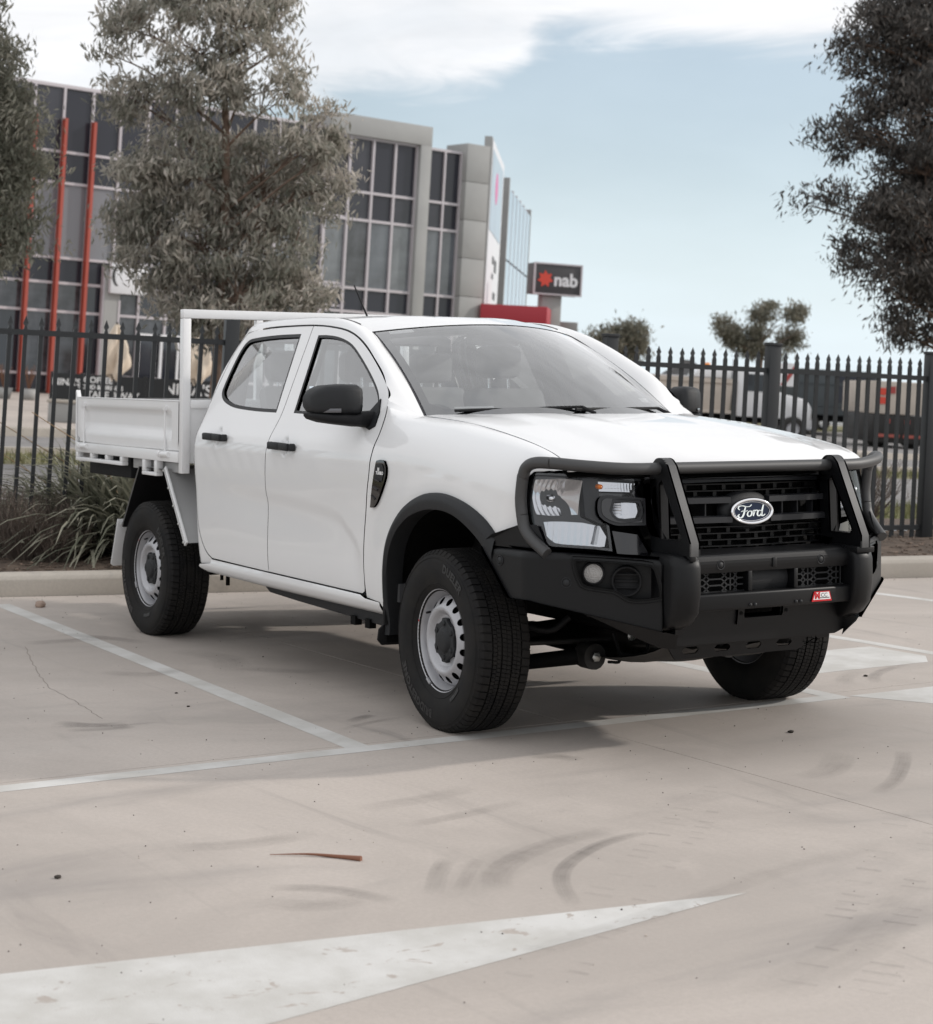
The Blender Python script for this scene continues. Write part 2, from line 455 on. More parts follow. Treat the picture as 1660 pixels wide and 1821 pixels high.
MAT['fence'] = M_('dark powder coated steel', (.022, .024, .026), .45, spec=.4)

# ================================================================== ground and setting
def mixed_mat(name, build):
    m = bpy.data.materials.new(name); m.use_nodes = True; nt = m.node_tree; build(nt, nt.nodes['Principled BSDF']); return m
def concrete(nt, b, base=(.455, .405, .365), dark=(.27, .245, .23), worn=None):
    N, L = nt.nodes, nt.links
    t = N.new('ShaderNodeTexCoord')
    def noise_(scale, detail=6, vec=(1, 1, 1), dist=0, off=0):
        mp = N.new('ShaderNodeMapping'); mp.inputs['Scale'].default_value = vec; mp.inputs['Location'].default_value = (off, off * 1.7, 0); L.new(t.outputs['Object'], mp.inputs[0])
        n = N.new('ShaderNodeTexNoise'); n.inputs['Scale'].default_value = scale; n.inputs['Detail'].default_value = detail; n.inputs['Roughness'].default_value = .62; n.inputs['Distortion'].default_value = dist
        L.new(mp.outputs[0], n.inputs['Vector']); return n.outputs['Fac']
    def ramp(v, a, z, lo=0, hi=1):
        r = N.new('ShaderNodeMapRange'); r.interpolation_type = 'SMOOTHSTEP'; r.inputs['From Min'].default_value = a; r.inputs['From Max'].default_value = z; r.inputs['To Min'].default_value = lo; r.inputs['To Max'].default_value = hi
        L.new(v, r.inputs['Value']); return r.outputs[0]
    def mix(f, a, c):
        q = N.new('ShaderNodeMix'); q.data_type = 'RGBA'; L.new(f, q.inputs[0])
        for v, s in ((a, q.inputs[6]), (c, q.inputs[7])):
            if isinstance(v, tuple): s.default_value = (*v, 1)
            else: L.new(v, s)
        return q.outputs[2]
    light = tuple(c * 1.13 for c in base); mid = tuple(c * .90 for c in base)
    c = mix(ramp(noise_(.45, 7, dist=.8), .36, .66), mid, light)
    c = mix(ramp(noise_(1.6, 8, (1.0, .32, 1), .5, 3), .52, .80, 0, .75), c, dark)      # scuffed, dusty streaks
    c = mix(ramp(noise_(5.0, 8, (.5, 1.6, 1), .3, 9), .62, .84, 0, .5), c, tuple(v * .85 for v in dark))
    c = mix(ramp(noise_(2.1, 9, (.22, 1.7, 1), .9, 17), .58, .82, 0, .75), c, (.24, .215, .20))   # rubber and oil smears
    c = mix(ramp(noise_(.9, 9, (1, 1, 1), 1.4, 23), .60, .80, 0, .38), c, tuple(v * 1.35 for v in base))  # pale dusty patches
    c = mix(ramp(noise_(240, 3, off=41), .58, .70, 0, .35), c, tuple(v * .6 for v in base))
    c = mix(ramp(noise_(60, 4), .35, .65, 0, .2), c, tuple(v * .72 for v in base))
    L.new(c, b.inputs['Base Color'])
    if worn: worn(N, L, b, c, noise_, ramp, mix)
    r = ramp(noise_(2.3, 5, off=5), .3, .7, .62, .84); L.new(r, b.inputs['Roughness'])
    bp = N.new('ShaderNodeBump'); bp.inputs['Strength'].default_value = .25; bp.inputs['Distance'].default_value = .004
    L.new(noise_(170, 4), bp.inputs['Height']); L.new(bp.outputs[0], b.inputs['Normal'])
MAT['concrete'] = mixed_mat('weathered beige concrete', concrete)
def road_paint(amount):
    def worn(N, L, b, c, noise_, ramp, mix):
        f = ramp(noise_(7, 9, (1, 1, 1), 1.2, 31), .62 - amount, .66 - amount)
        f2 = ramp(noise_(40, 5, off=7), .30, .36)
        mu = N.new('ShaderNodeMath'); mu.operation = 'MULTIPLY'; L.new(f, mu.inputs[0]); L.new(f2, mu.inputs[1])
        inv = N.new('ShaderNodeMath'); inv.operation = 'SUBTRACT'; inv.inputs[0].default_value = 1; L.new(mu.outputs[0], inv.inputs[1])
        pc = mix(ramp(noise_(3.2, 8, off=2), .35, .7), (.50, .485, .455), (.62, .61, .59))
        L.new(mix(ramp(noise_(13, 10, (1, .7, 1), .8, 31), .70 - amount, .745 - amount), pc, c), b.inputs['Base Color'])
    return worn
MAT['line_paint'] = mixed_mat('worn white line paint', lambda nt, b: concrete(nt, b, worn=road_paint(.03)))
MAT['line_paint_worn'] = mixed_mat('flaking white road paint', lambda nt, b: concrete(nt, b, worn=road_paint(.10)))
MAT['kerb'] = mixed_mat('kerb concrete', lambda nt, b: concrete(nt, b, base=(.44, .40, .35), dark=(.25, .225, .2)))
MAT['asphalt'] = M_('grey asphalt', (.20, .19, .185), .85, var=.15, vscale=1.5, bump=.3, bscale=60)
MAT['far_concrete'] = M_('pale paving', (.40, .35, .31), .8, var=.15, vscale=.5)
MAT['soil'] = M_('bark mulch soil', (.11, .08, .06), .95, var=.5, vscale=9, bump=.8, bscale=40, bdist=.03)
MAT['mulch'] = M_('bark chips', (.15, .11, .085), .9, var=.6, vscale=14)
MAT['turf'] = M_('patchy turf', (.115, .12, .045), .95, var=.35, vscale=2.0, bump=.8, bscale=30, bdist=.04, col2=(.20, .175, .09))
MAT['grass'] = M_('grass blades', (.115, .135, .04), .7, var=.3, vscale=1.2, col2=(.22, .20, .10))
MAT['dark_joint'] = M_('dark joint filler', (.012, .011, .010), .95, spec=.1)

KX = lambda y: -5.03 + .2986 * y            # foot of the kerb (car-park coordinates)
JX = .092                                   # cross joint
JY = lambda x: -.347 + .0134 * x            # long joint under the truck
park = empty('car_park', LOT, kind='structure')
def clip(poly, f):                          # keep the side where f >= 0
    out = []
    for i in range(len(poly)):
        a, b = poly[i], poly[(i + 1) % len(poly)]; fa, fb = f(a), f(b)
        if fa >= 0: out.append(a)
        if fa * fb < 0: t = fa / (fa - fb); out.append((a[0] + (b[0] - a[0]) * t, a[1] + (b[1] - a[1]) * t))
    return out
ye = [-30.35, -18.35, -12.35, -6.35, -.35, 5.65, 11.65, 17.65, 30]
xe = [-16, JX, 6.1, 12.1, 24]
for i in range(len(xe) - 1):
    for j in range(len(ye) - 1):
        g = .0022; xs = [xe[i] + g, xe[i + 1] - g]
        n = 6 if i == 0 else 2
        X = [xs[0] + (xs[1] - xs[0]) * k / (n - 1) for k in range(n)]
        dy = lambda x: JY(x) + .35
        poly = [(x, ye[j] + dy(x) + g) for x in X] + [(x, ye[j + 1] + dy(x) - g) for x in reversed(X)]
        if i == 0: poly = clip(poly, lambda p: p[0] - KX(p[1]) - .002)
        if len(poly) < 3: continue
        MB().prism(poly, lambda x, y: (x, y, 0), lambda x, y: (x, y, -.16)).build('concrete_slab', MAT['concrete'], park)
base = [(-40, -45), (30, -45), (30, 45), (-40, 45)]
base = clip(base, lambda p: p[0] - KX(p[1]) - .002)
MB().prism(base, lambda x, y: (x, y, -.005), lambda x, y: (x, y, -.3)).build('slab_bed', MAT['dark_joint'], park)

def sheet(name, poly, mat, z=.0008, parent=park, step=None):
    mb = MB(); n = len(poly); mb.add([(x, y, z) for x, y in poly], [tuple(range(n))]); o = mb.build(name, mat, parent, fix=False)
    if o.data.polygons[0].normal.z < 0: o.data.flip_normals()
    return o
sheet('painted_line', [(-4.985, -1.27), (-4.985, -1.168), (.134, -1.328), (.134, -1.430)], MAT['line_paint'])
sheet('painted_line', [(-4.0, .98), (-4.0, 1.08), (.134, 1.165), (.134, 1.065)], MAT['line_paint'])
sheet('painted_line', [(.135, -9), (.236, -9), (.236, 1.165), (.135, 1.165)], MAT['line_paint'])
sheet('painted_line', [(-4.2, 2.30), (-4.2, 2.39), (.13, 2.635), (.13, 2.545)], MAT['line_paint'])
sheet('painted_line', [(-4.1, 4.12), (-4.1, 4.21), (-1.0, 4.50), (-1.0, 4.41)], MAT['line_paint'])
sheet('painted_chevron', [(-.376, 1.40), (-.386, 2.29), (-.55, 2.44), (-.95, 2.42), (-.955, 2.1), (-.955, 1.40)], MAT['line_paint'])
sheet('painted_chevron', [(.195, 1.19), (.185, 2.5), (1.75, 2.5), (.80, 1.55)], MAT['line_paint'])
sheet('painted_arrow', [(2.525, -1.384), (1.93, -4.86), (3.45, -6.6), (2.815, -3.027)], MAT['line_paint_worn'])

# rubber scuffs, tyre tracks and cracks on the concrete
def scuff_build(nt, b):
    N, L = nt.nodes, nt.links
    b.inputs['Base Color'].default_value = (.06, .055, .052, 1); b.inputs['Roughness'].default_value = .75
    t = N.new('ShaderNodeTexCoord'); n = N.new('ShaderNodeTexNoise'); n.inputs['Scale'].default_value = 9; n.inputs['Detail'].default_value = 8; L.new(t.outputs['Object'], n.inputs['Vector'])
    u = N.new('ShaderNodeUVMap'); s = N.new('ShaderNodeSeparateXYZ'); L.new(u.outputs[0], s.inputs[0])
    def m(op, a, c=None):
        q = N.new('ShaderNodeMath'); q.operation = op; q.use_clamp = False
        for i, v in enumerate((a, c)):
            if v is None: continue
            if isinstance(v, (int, float)): q.inputs[i].default_value = v
            else: L.new(v, q.inputs[i])
        return q.outputs[0]
    fx = m('SINE', m('MULTIPLY', s.outputs[0], pi)); fy = m('SINE', m('MULTIPLY', s.outputs[1], pi))
    streak = N.new('ShaderNodeTexNoise'); streak.inputs['Scale'].default_value = 1; streak.inputs['Detail'].default_value = 4
    cb = N.new('ShaderNodeCombineXYZ'); L.new(m('MULTIPLY', s.outputs[0], 1.2), cb.inputs[0]); L.new(m('MULTIPLY', s.outputs[1], 9), cb.inputs[1]); L.new(cb.outputs[0], streak.inputs['Vector'])
    a = m('MULTIPLY', m('MULTIPLY', m('POWER', fx, .7), m('POWER', fy, .6)), m('MULTIPLY', n.outputs['Fac'], m('MULTIPLY', streak.outputs['Fac'], 1.05)))
    at = N.new('ShaderNodeAttribute'); at.attribute_type = 'OBJECT'; at.attribute_name = 'wear'
    cl = N.new('ShaderNodeClamp'); L.new(m('MULTIPLY', a, at.outputs['Fac']), cl.inputs['Value']); L.new(cl.outputs[0], b.inputs['Alpha'])
MAT['scuff'] = mixed_mat('tyre rubber smear', scuff_build)
def ribbon(name, pts, w, mat, wear=1.0, z=.0016, taper=False):
    P = cr(pts, 8); n = len(P); vs, uv, fs = [], [], []
    for i, p in enumerate(P):
        a, b = np.array(P[max(0, i - 1)]), np.array(P[min(n - 1, i + 1)]); t = (b - a) / (np.linalg.norm(b - a) + 1e-9); q = np.array([-t[1], t[0]])
        for k in (-1, 1): vs.append((*(np.array(p) + q * w / 2 * k), z)); uv.append((i / (n - 1), (k + 1) / 2))
    fs = [(2 * i, 2 * i + 2, 2 * i + 3, 2 * i + 1) for i in range(n - 1)]
    me = raw_mesh(name, vs, fs, mat)
    ul = me.uv_layers.new(name='UVMap')
    for l in me.loops: ul.data[l.index].uv = uv[l.vertex_index]
    if me.polygons[0].normal.z < 0: me.flip_normals()
    o = inst(name, me, park); o['wear'] = wear
    return o
# arcs left by turning tyres (points in car-park coordinates)
for pts, w, k in [
    ([(2.40, -1.90), (2.16, -1.78), (2.01, -1.65), (1.89, -1.47), (1.83, -1.31), (1.82, -1.20)], .06, 1.9),
    ([(2.10, -2.18), (1.90, -2.04), (1.77, -1.93)], .07, 1.1), ([(2.10, -2.09), (1.94, -1.96), (1.83, -1.86)], .05, .8),
    ([(2.15, -2.00), (1.99, -1.89), (1.86, -1.72), (1.77, -1.51), (1.72, -1.26)], .10, 1.1), ([(2.2, -2.1), (2.0, -1.95), (1.9, -1.8), (1.8, -1.55)], .22, .6),
    ([(1.26, .48), (1.43, .31), (1.64, .06), (1.77, -.16)], .07, 1.4), ([(1.16, .25), (1.38, -.01), (1.45, -.21)], .14, .8),
    ([(0.0, 1.56), (-.17, 1.70), (-.31, 1.93), (-.36, 2.12)], .07, 1.3), ([(-.05, 1.39), (-.21, 1.55), (-.35, 1.78)], .10, .7),
    ([(1.80, -2.55), (1.91, -2.40), (2.11, -2.30)], .08, 1.2), ([(1.92, -2.64), (2.03, -2.52), (2.04, -2.37)], .12, .7),
    ([(-.34, -1.17), (-.42, -1.04), (-.44, -.99)], .07, 1.8), ([(-.20, -1.29), (-.29, -1.08), (-.34, -.89)], .05, 1.0),
    ([(-.93, -2.25), (-.80, -2.14), (-.76, -1.99)], .10, 1.8), ([(-.73, -2.27), (-.69, -2.09), (-.69, -1.99)], .08, 1.7), ([(-.85, -2.3), (-.75, -2.1), (-.72, -1.85)], .05, 1.2),
    ([(.62, -.88), (.68, -.79), (.78, -.75)], .10, 1.2), ([(1.08, -1.87), (1.05, -1.59), (.98, -1.36)], .12, .7), ([(1.36, -1.85), (1.32, -1.61), (1.25, -1.32)], .08, .8),
    ([(2.69, -2.39), (2.66, -2.12), (2.51, -1.55), (2.38, -1.11), (2.27, -.39)], .10, .5), ([(3.22, -1.97), (3.05, -1.54), (2.58, -.70)], .12, .45), ([(3.28, -1.90), (3.07, -1.41), (2.84, -.97)], .10, .45),
    ([(1.25, -2.63), (1.32, -2.38), (1.29, -2.14)], .12, .8), ([(-3.23, -1.65), (-3.22, -1.40), (-3.21, -1.14)], .16, 1.1), ([(-2.11, -1.61), (-1.93, -1.45), (-2.0, -1.21)], .14, 1.0),
    ([(-2.6, -1.0), (-2.2, -.9), (-1.8, -1.05)], .2, .8), ([(-1.9, -.95), (-1.7, -.8), (-1.6, -.6)], .14, .9), ([(-3.5, -1.35), (-3.2, -1.15), (-2.95, -1.05)], .12, 1.3)]:
    ribbon('tyre_smear', pts, w, MAT['scuff'], k * .48)
track = MB()
rt = random.Random(3)
for row, (p0, p1, wd) in enumerate([((1.62, -.9), (3.0, -2.6), .09), ((1.66, -.78), (3.1, -2.5), .06), ((1.95, -.2), (3.3, -1.9), .10), ((2.02, -.05), (3.4, -1.75), .10), ((1.4, -.6), (1.66, -.9), .07)]):
    p0, p1 = np.array(p0), np.array(p1); L_ = np.linalg.norm(p1 - p0); t = (p1 - p0) / L_; q = np.array([-t[1], t[0]])
    for k in range(int(L_ / .075)):
        c = p0 + t * (k * .075) + q * rt.uniform(-.012, .012)
        if rt.random() < .42: continue
        w, h = wd * rt.uniform(.6, 1.0), .03 * rt.uniform(.7, 1.2)
        track.add([(*(c - q * w / 2 - t * h / 2), .0013), (*(c + q * w / 2 - t * h * .2), .0013), (*(c + q * w / 2 + t * h / 2), .0013), (*(c - q * w / 2 + t * h * .3), .003)], [(0, 1, 2, 3)])
def faint(nt, b):
    b.inputs['Base Color'].default_value = (.12, .11, .105, 1); b.inputs['Roughness'].default_value = .8
    N, L = nt.nodes, nt.links; t = N.new('ShaderNodeTexCoord'); n = N.new('ShaderNodeTexNoise'); n.inputs['Scale'].default_value = 3; n.inputs['Detail'].default_value = 7; L.new(t.outputs['Object'], n.inputs['Vector'])
    r = N.new('ShaderNodeMapRange'); r.inputs['From Min'].default_value = .38; r.inputs['From Max'].default_value = .72; r.inputs['To Max'].default_value = .13; L.new(n.outputs['Fac'], r.inputs['Value']); L.new(r.outputs[0], b.inputs['Alpha'])
MAT['faint_rubber'] = mixed_mat('faint tyre print', faint)
to = track.build('tyre_print', MAT['faint_rubber'], park, fix=False); tag(to, kind='stuff')
def crack(pts, w):
    P = cr(pts, 10); rr = random.Random(5)
    P = [(p[0] + rr.uniform(-.012, .012), p[1] + rr.uniform(-.006, .006)) for p in P]
    ribbon('crack', P, w, MAT['crack'], 1, z=.0005)
MAT['crack'] = M_('crack in concrete', (.25, .215, .19), .9)
crack([(-3.121, -1.674), (-2.348, -1.862), (-1.837, -1.976), (-1.417, -2.0), (-.926, -2.049)], .0042)

# kerb: cast stones set along the edge of the car park
KU = Vector((.2861, .9582, 0)); KN = Vector((-.9582, .2861, 0))      # along / away from the car park
kerb = empty('kerb', LOT, kind='structure')
prof = [(0.0, -.05), (.012, .11), (.03, .135), (.06, .148), (.16, .150), (.175, .14), (.175, -.05)]
def kerb_stone(s0, s1):
    o = Vector((KX(0), 0, 0)); mb = MB()
    mb.prism(prof, lambda d, z: o + KU * (s0 + .003) + KN * d + Vector((0, 0, z)), lambda d, z: o + KU * (s1 - .003) + KN * d + Vector((0, 0, z)))
    mb.build('kerb_stone', MAT['kerb'], kerb, bevel=.006)
for k in range(-6, 10): kerb_stone(-1.55 + 3.0 * k, 1.45 + 3.0 * k)

# terrain beyond the kerb
F0 = Vector((-6.414, -.772, -.068)); FU = Vector((.223, .974, .045)); FUh = Vector((.2232, .9748, 0)); FN = Vector((-.9748, .2232, 0))
UF = (VH * cos(radians(52)) + VR * sin(radians(52))).normalized(); NF = Vector((-UF.y, UF.x, 0))
C0 = Vector((CAM_LOC.x, CAM_LOC.y, 0))
def terr(p):
    r = Vector((p.x - F0.x, p.y - F0.y, 0)); s = r.dot(FUh); t = r.dot(FN)
    zb = F0.z + .0451 * max(-14, min(22, s))
    return zb * (1 - sst(.6, 7, t))
bed = MB()
def bedpt(s, w):
    a = LOT @ (Vector((KX(0), 0, .125)) + KU * s + KN * .17)
    fs = (a - F0).dot(FUh); b = F0 + FU * fs + FN * .9; b.z = F0.z + .0451 * fs
    return a.lerp(b, w) + Vector((0, 0, .035 * sin(w * pi) + .012 * noise.noise((s * 2.1, w * 3, 0))))
bed.grid(bedpt, [-16 + .25 * i for i in range(150)], [i / 8 for i in range(9)])
tag(bed.build('garden_bed', MAT['soil'], fix=False), kind='structure')
def strip(name, d0, d1, mat, s0=-70, s1=190, n=60, zo=0.0, m=5, up=0):
    def f(s, w):
        p = C0 + UF * s + NF * (d0 + (d1 - d0) * w)
        p.z = terr(p) + zo; return p
    mb = MB(); mb.grid(f, [s0 + (s1 - s0) * i / n for i in range(n + 1)], [i / m for i in range(m + 1)])
    o = mb.build(name, mat, fix=False)
    if o.data.polygons[0].normal.z < 0: o.data.flip_normals()
    return tag(o, kind='structure')
# nearest verge: from the fence bed to the first path
vg = MB()
def vgp(s, w):
    a = F0 + FU * s + FN * .88; a.z = F0.z + .0451 * s + .002
    dd = (a - C0); b = C0 + UF * dd.dot(UF) + NF * max(14.0, dd.dot(NF) + .5); p = a.lerp(b, w); p.z = (a.z * (1 - w) + terr(b) * w); return p
vg.grid(vgp, [-9 + .6 * i for i in range(70)], [i / 6 for i in range(7)])
tag(vg.build('verge_soil', MAT['soil'], fix=False), kind='structure')
strip('verge_grass', 14.0, 16.4, MAT['turf'], -20, 60)
strip('footpath', 16.4, 22.4, MAT['asphalt'], -40, 90)
strip('nature_strip', 22.4, 24.9, MAT['turf'], -50, 90)
strip('road', 24.9, 31.4, MAT['asphalt'], zo=-.06)
strip('median_grass', 31.4, 33.7, MAT['turf'])
strip('forecourt', 33.7, 66.0, MAT['far_concrete'], -70, 42)
strip('side_road', 33.7, 54.0, MAT['asphalt'], 42, 190)
strip('far_grass', 54.0, 66.0, MAT['turf'], 42, 190)
strip('ground', 66.0, 900, MAT['far_concrete'], -600, 900, zo=-.01)
for d in (24.9, 31.4):
    mb = MB()
    for k in range(-7, 24): mb.bar(C0 + UF * (k * 6 + .01) + NF * d + Vector((0, 0, .01)), C0 + UF * (k * 6 + 5.99) + NF * d + Vector((0, 0, .01)), .16, .16)
    tag(mb.build('road_kerb', MAT['kerb']), kind='structure')

def blades(name, n, place, hmin, hmax, wid, mat, lean=.4, seed=1):
    g = np.random.default_rng(seed); P = place(g, n); h = g.uniform(hmin, hmax, n); a = g.uniform(0, 2 * pi, n); ln = g.uniform(0, lean, n) * h; la = g.uniform(0, 2 * pi, n)
    w = wid * g.uniform(.6, 1.3, n)
    d = np.stack([np.cos(a), np.sin(a), 0 * a], 1) * w[:, None] / 2
    tip = P + np.stack([np.cos(la) * ln, np.sin(la) * ln, h], 1)
    V_ = np.stack([P - d, P + d, tip], 1).reshape(-1, 3)
    me = bpy.data.meshes.new(name); me.vertices.add(3 * n); me.vertices.foreach_set('co', V_.ravel()); me.loops.add(3 * n); me.polygons.add(n)
    me.loops.foreach_set('vertex_index', np.arange(3 * n)); me.polygons.foreach_set('loop_start', np.arange(0, 3 * n, 3)); me.materials.append(mat); me.update(); me.validate()
    return tag(inst(name, me), kind='stuff')
def in_strip(d0, d1, s0, s1):
    def f(g, n):
        s = g.uniform(s0, s1, n); d = g.uniform(d0, d1, n)
        return np.array([[*(C0 + UF * a + NF * b)[:2], terr(C0 + UF * a + NF * b)] for a, b in zip(s, d)])
    return f
blades('grass', 9000, in_strip(14.0, 16.4, -6, 22), .04, .16, .02, MAT['grass'], seed=2)
blades('grass', 7000, in_strip(22.4, 24.9, -8, 32), .04, .14, .03, MAT['grass'], seed=3)
# bark chips over the bed
mb = MB(); g = random.Random(11)
for k in range(2600):
    s = g.uniform(-3.5, 9.5); w = g.uniform(.02, .98); p = bedpt(s, w)
    R = Matrix.Translation(p + Vector((0, 0, .006))) @ Matrix.Rotation(g.uniform(0, 6.3), 4, 'Z') @ Matrix.Rotation(g.uniform(-.6, .6), 4, 'X')
    l, w_, h = g.uniform(.012, .05), g.uniform(.006, .018), g.uniform(.003, .008)
    mb.box(-l / 2, l / 2, -w_ / 2, w_ / 2, 0, h, R)
tag(mb.build('bark_mulch', MAT['mulch'], fix=False), kind='stuff')

# ------------------------------------------------------------------ fence
fence = empty('steel_fence', Matrix.Translation(F0), 'black steel picket fence with pointed pickets along the garden bed', 'fence')
FR = Matrix(((FUh.x, FN.x, 0), (FUh.y, FN.y, 0), (0, 0, 1))).to_4x4()
pk = MB(); w = .0142
pk.box(-w, w, -w, w, .06, 1.70)
pk.add([(-w, -w, 1.70), (w, -w, 1.70), (w, w, 1.70), (-w, w, 1.70), (-w * .55, -w * .9, 1.725), (w * .55, -w * .9, 1.725), (w * .55, w * .9, 1.725), (-w * .55, w * .9, 1.725),
        (-w * 1.35, -.006, 1.745), (w * 1.35, -.006, 1.745), (w * 1.35, .006, 1.745), (-w * 1.35, .006, 1.745), (0, 0, 1.80)],
       [(0, 1, 5, 4), (1, 2, 6, 5), (2, 3, 7, 6), (3, 0, 4, 7), (4, 5, 9, 8), (5, 6, 10, 9), (6, 7, 11, 10), (7, 4, 8, 11), (8, 9, 12), (9, 10, 12), (10, 11, 12), (11, 8, 12)])
pk_me = pk.mesh('picket', MAT['fence'])
po = MB(); po.box(-.052, .052, -.052, .052, -.25, 1.845); po.box(-.058, .058, -.058, .058, 1.846, 1.875)
po_me = po.mesh('fence_post', MAT['fence'], bevel=.004)
FG = random.Random(8)
posts = [-3.2, -.86, 1.56, 3.09, 4.62, 6.075, 7.59, 9.12, 10.65]
fz = lambda s: .0451 * s
TOP = lambda s: 1.775 + .0155 * s          # picket tips, above the origin of the fence
for i, s in enumerate(posts):
    h = 1.885 + .0085 * s - fz(s); inst('fence_post', po_me, fence, mat=Matrix.Translation((FUh * s) + Vector((0, 0, fz(s)))) @ FR @ Matrix.Diagonal((1, 1, h / 1.875, 1)))
for i in range(len(posts) - 1):
    a, b = posts[i] + .055, posts[i + 1] - .055
    sp = .1157 if i < 2 else .098
    n = int((b - a) / sp); off = (b - a - (n - 1) * sp) / 2
    if i == 1: off = (.06 - a) % sp; n = int((b - a - off) / sp) + 1
    for k in range(n):
        s = a + off + k * sp
        h = TOP(s) - fz(s) + .035; inst('picket', pk_me, fence, mat=Matrix.Translation((FUh * s) + Vector((0, 0, fz(s) - .035 + FG.uniform(-.004, .004)))) @ FR @ Matrix.Rotation(FG.uniform(-.004, .004), 4, 'Y') @ Matrix.Diagonal((1, 1, h / 1.80, 1)))
    for top in (1, 0):
        r = MB(); za, zb_ = (1.657 + .0085 * a, 1.657 + .0085 * b) if top else (fz(a) + .12, fz(b) + .12); r.bar(FUh * a + Vector((0, 0, za)), FUh * b + Vector((0, 0, zb_)), .040, .040)
        r.build('fence_rail', MAT['fence'], fence)

# ------------------------------------------------------------------ office building
def pane_mat(name, col, rough=.04, spec=.5, var=0):
    return M_(name, col, rough, coat=.0, spec=spec, var=var, vscale=.25)
MAT['pane'] = pane_mat('dark tinted glazing', (.022, .024, .032), .05, .8)
MAT['pane_spandrel'] = pane_mat('dark spandrel glass', (.028, .029, .038), .16, .45)
MAT['pane_blind'] = pane_mat('glazing with pale blinds behind', (.19, .19, .205), .06, .6)
MAT['pane_reflect'] = M_('glazing with painted bluish reflection', (.11, .12, .135), .05, var=.5, vscale=.5, spec=.8)  # base colour raised to paint in the bluish reflection on these panes
MAT['mullion'] = M_('pale aluminium mullion', (.52, .48, .50), .45)
MAT['fin'] = M_('orange red fin', (.37, .066, .042), .5)
MAT['panel_concrete'] = M_('grey precast concrete', (.335, .333, .325), .8, var=.08, vscale=.6, bump=.1, bscale=20)
MAT['cream'] = M_('cream canvas', (.62, .53, .43), .85, var=.1, vscale=3)
MAT['sign_white'] = M_('white sign face', (.72, .72, .74), .4)
MAT['sign_grey'] = M_('dark grey sign face', (.055, .052, .055), .5)
MAT['sign_red'] = M_('red sign print', (.62, .06, .035), .5)
MAT['canopy_red'] = M_('crimson cladding', (.40, .025, .04), .5)
MAT['banner'] = M_('black banner cloth', (.02, .022, .024), .7)
MAT['billboard_blue'] = M_('pale blue billboard print', (.42, .52, .60), .5, var=.1, vscale=.4)
MAT['pink'] = M_('pink billboard print', (.62, .16, .36), .5)
P0 = ld(-15.56, 69.64); P0.z = 0
MF = Matrix(((UF.x, NF.x, 0, P0.x), (UF.y, NF.y, 0, P0.y), (0, 0, 1, 0), (0, 0, 0, 1)))
bld = empty('office_building', MF, 'dark glazed three storey office building with orange red fins and concrete frame', 'building')
rows = [(.12, .75, 'pane_spandrel'), (.75, 3.12, 'pane'), (3.12, 4.2, 'pane'), (4.2, 5.15, 'pane_spandrel'), (5.15, 7.98, 'pane_reflect'), (7.98, 9.15, 'pane_spandrel'), (9.15, 11.56, 'pane_spandrel')]
MAT['pane_light'] = M_('paler glazing variant', (.15, .16, .17), .05, var=.4, vscale=.8, spec=.8)  # paler base colour for randomly chosen panes
MAT['pane_grey'] = M_('grey spandrel glass', (.042, .043, .052), .14, var=.3, vscale=.5, spec=.5)
MAT['pane_dim'] = M_('darker mottled glazing variant', (.05, .052, .058), .05, var=.8, vscale=1.1, spec=.8)  # darker, strongly mottled base colour for randomly chosen panes
def vary(m):
    q = PG.random()
    return {'pane_reflect': 'pane_light' if q < .25 else 'pane_reflect' if q < .7 else 'pane_dim', 'pane_spandrel': 'pane_grey' if q < .3 else m, 'pane': 'pane_dim' if q < .4 else m}.get(m, m)
cache = {}; PG = random.Random(2)
def pane(u0, u1, z0, z1, m, dep=0.0):
    key = (round(u1 - u0, 2), round(z1 - z0, 2), m)
    if key not in cache:
        b = MB(); b.box(0, key[0], 0, .02, 0, key[1]); cache[key] = b.mesh('window_pane', MAT[m])
    return inst('window_pane', cache[key], bld, (u0, dep, z0), rot=(PG.uniform(-.006, .006), 0, PG.uniform(-.006, .006)))
def mull(u, z0, z1, w=.09, d=.14, dep=0.0):
    key = ('m', w, d, round(z1 - z0, 2))
    if key not in cache: b = MB(); b.box(-w / 2, w / 2, -d / 2, d / 2, 0, z1 - z0); cache[key] = b.mesh('mullion', MAT['mullion'])
    inst('mullion', cache[key], bld, (u, dep, z0))
def tran(u0, u1, z, w=.10, d=.10, dep=0.0):
    key = ('t', w, d, round(u1 - u0, 2))
    if key not in cache: b = MB(); b.box(0, u1 - u0, -d / 2, d / 2, -w / 2, w / 2); cache[key] = b.mesh('transom', MAT['mullion'])
    inst('transom', cache[key], bld, (u0, dep, z))
blind = {(-2, 4), (-1, 4), (0, 4), (1, 4), (-3, 4), (4, 4), (5, 4)}
for k in range(-5, 11):
    u0 = -.16 + 1.2 * k
    mull(u0, .12, 11.56)
    for r, (z0, z1, m) in enumerate(rows):
        if (k in (1, 2) and r < 4 and u0 < 2.4 and u0 > .9) : pass
        mm = 'pane_blind' if (k, r) in blind else m
        pane(u0 + .03, u0 + 1.17, z0 + .03, z1 - .03, vary(mm), .03)
for z in (.75, 3.12, 4.2, 5.15, 7.98, 9.15): tran(-6.16, 13.04, z)
mb = MB(); mb.box(-6.3, 11.9, -.05, .5, 11.57, 11.70); mb.build('parapet', MAT['mullion'], bld)
mb = MB(); mb.box(-6.2, 20.0, .25, 18, 0, 11.45); mb.build('core', MAT['sign_grey'], bld)
for u in (-2.56, -1.36, -.16, 1.04):
    mb = MB(); mb.box(u - .07, u + .05, -.34, -.08, .02, 10.4 if u > -2 else 8.7); mb.build('fin', MAT['fin'], bld)
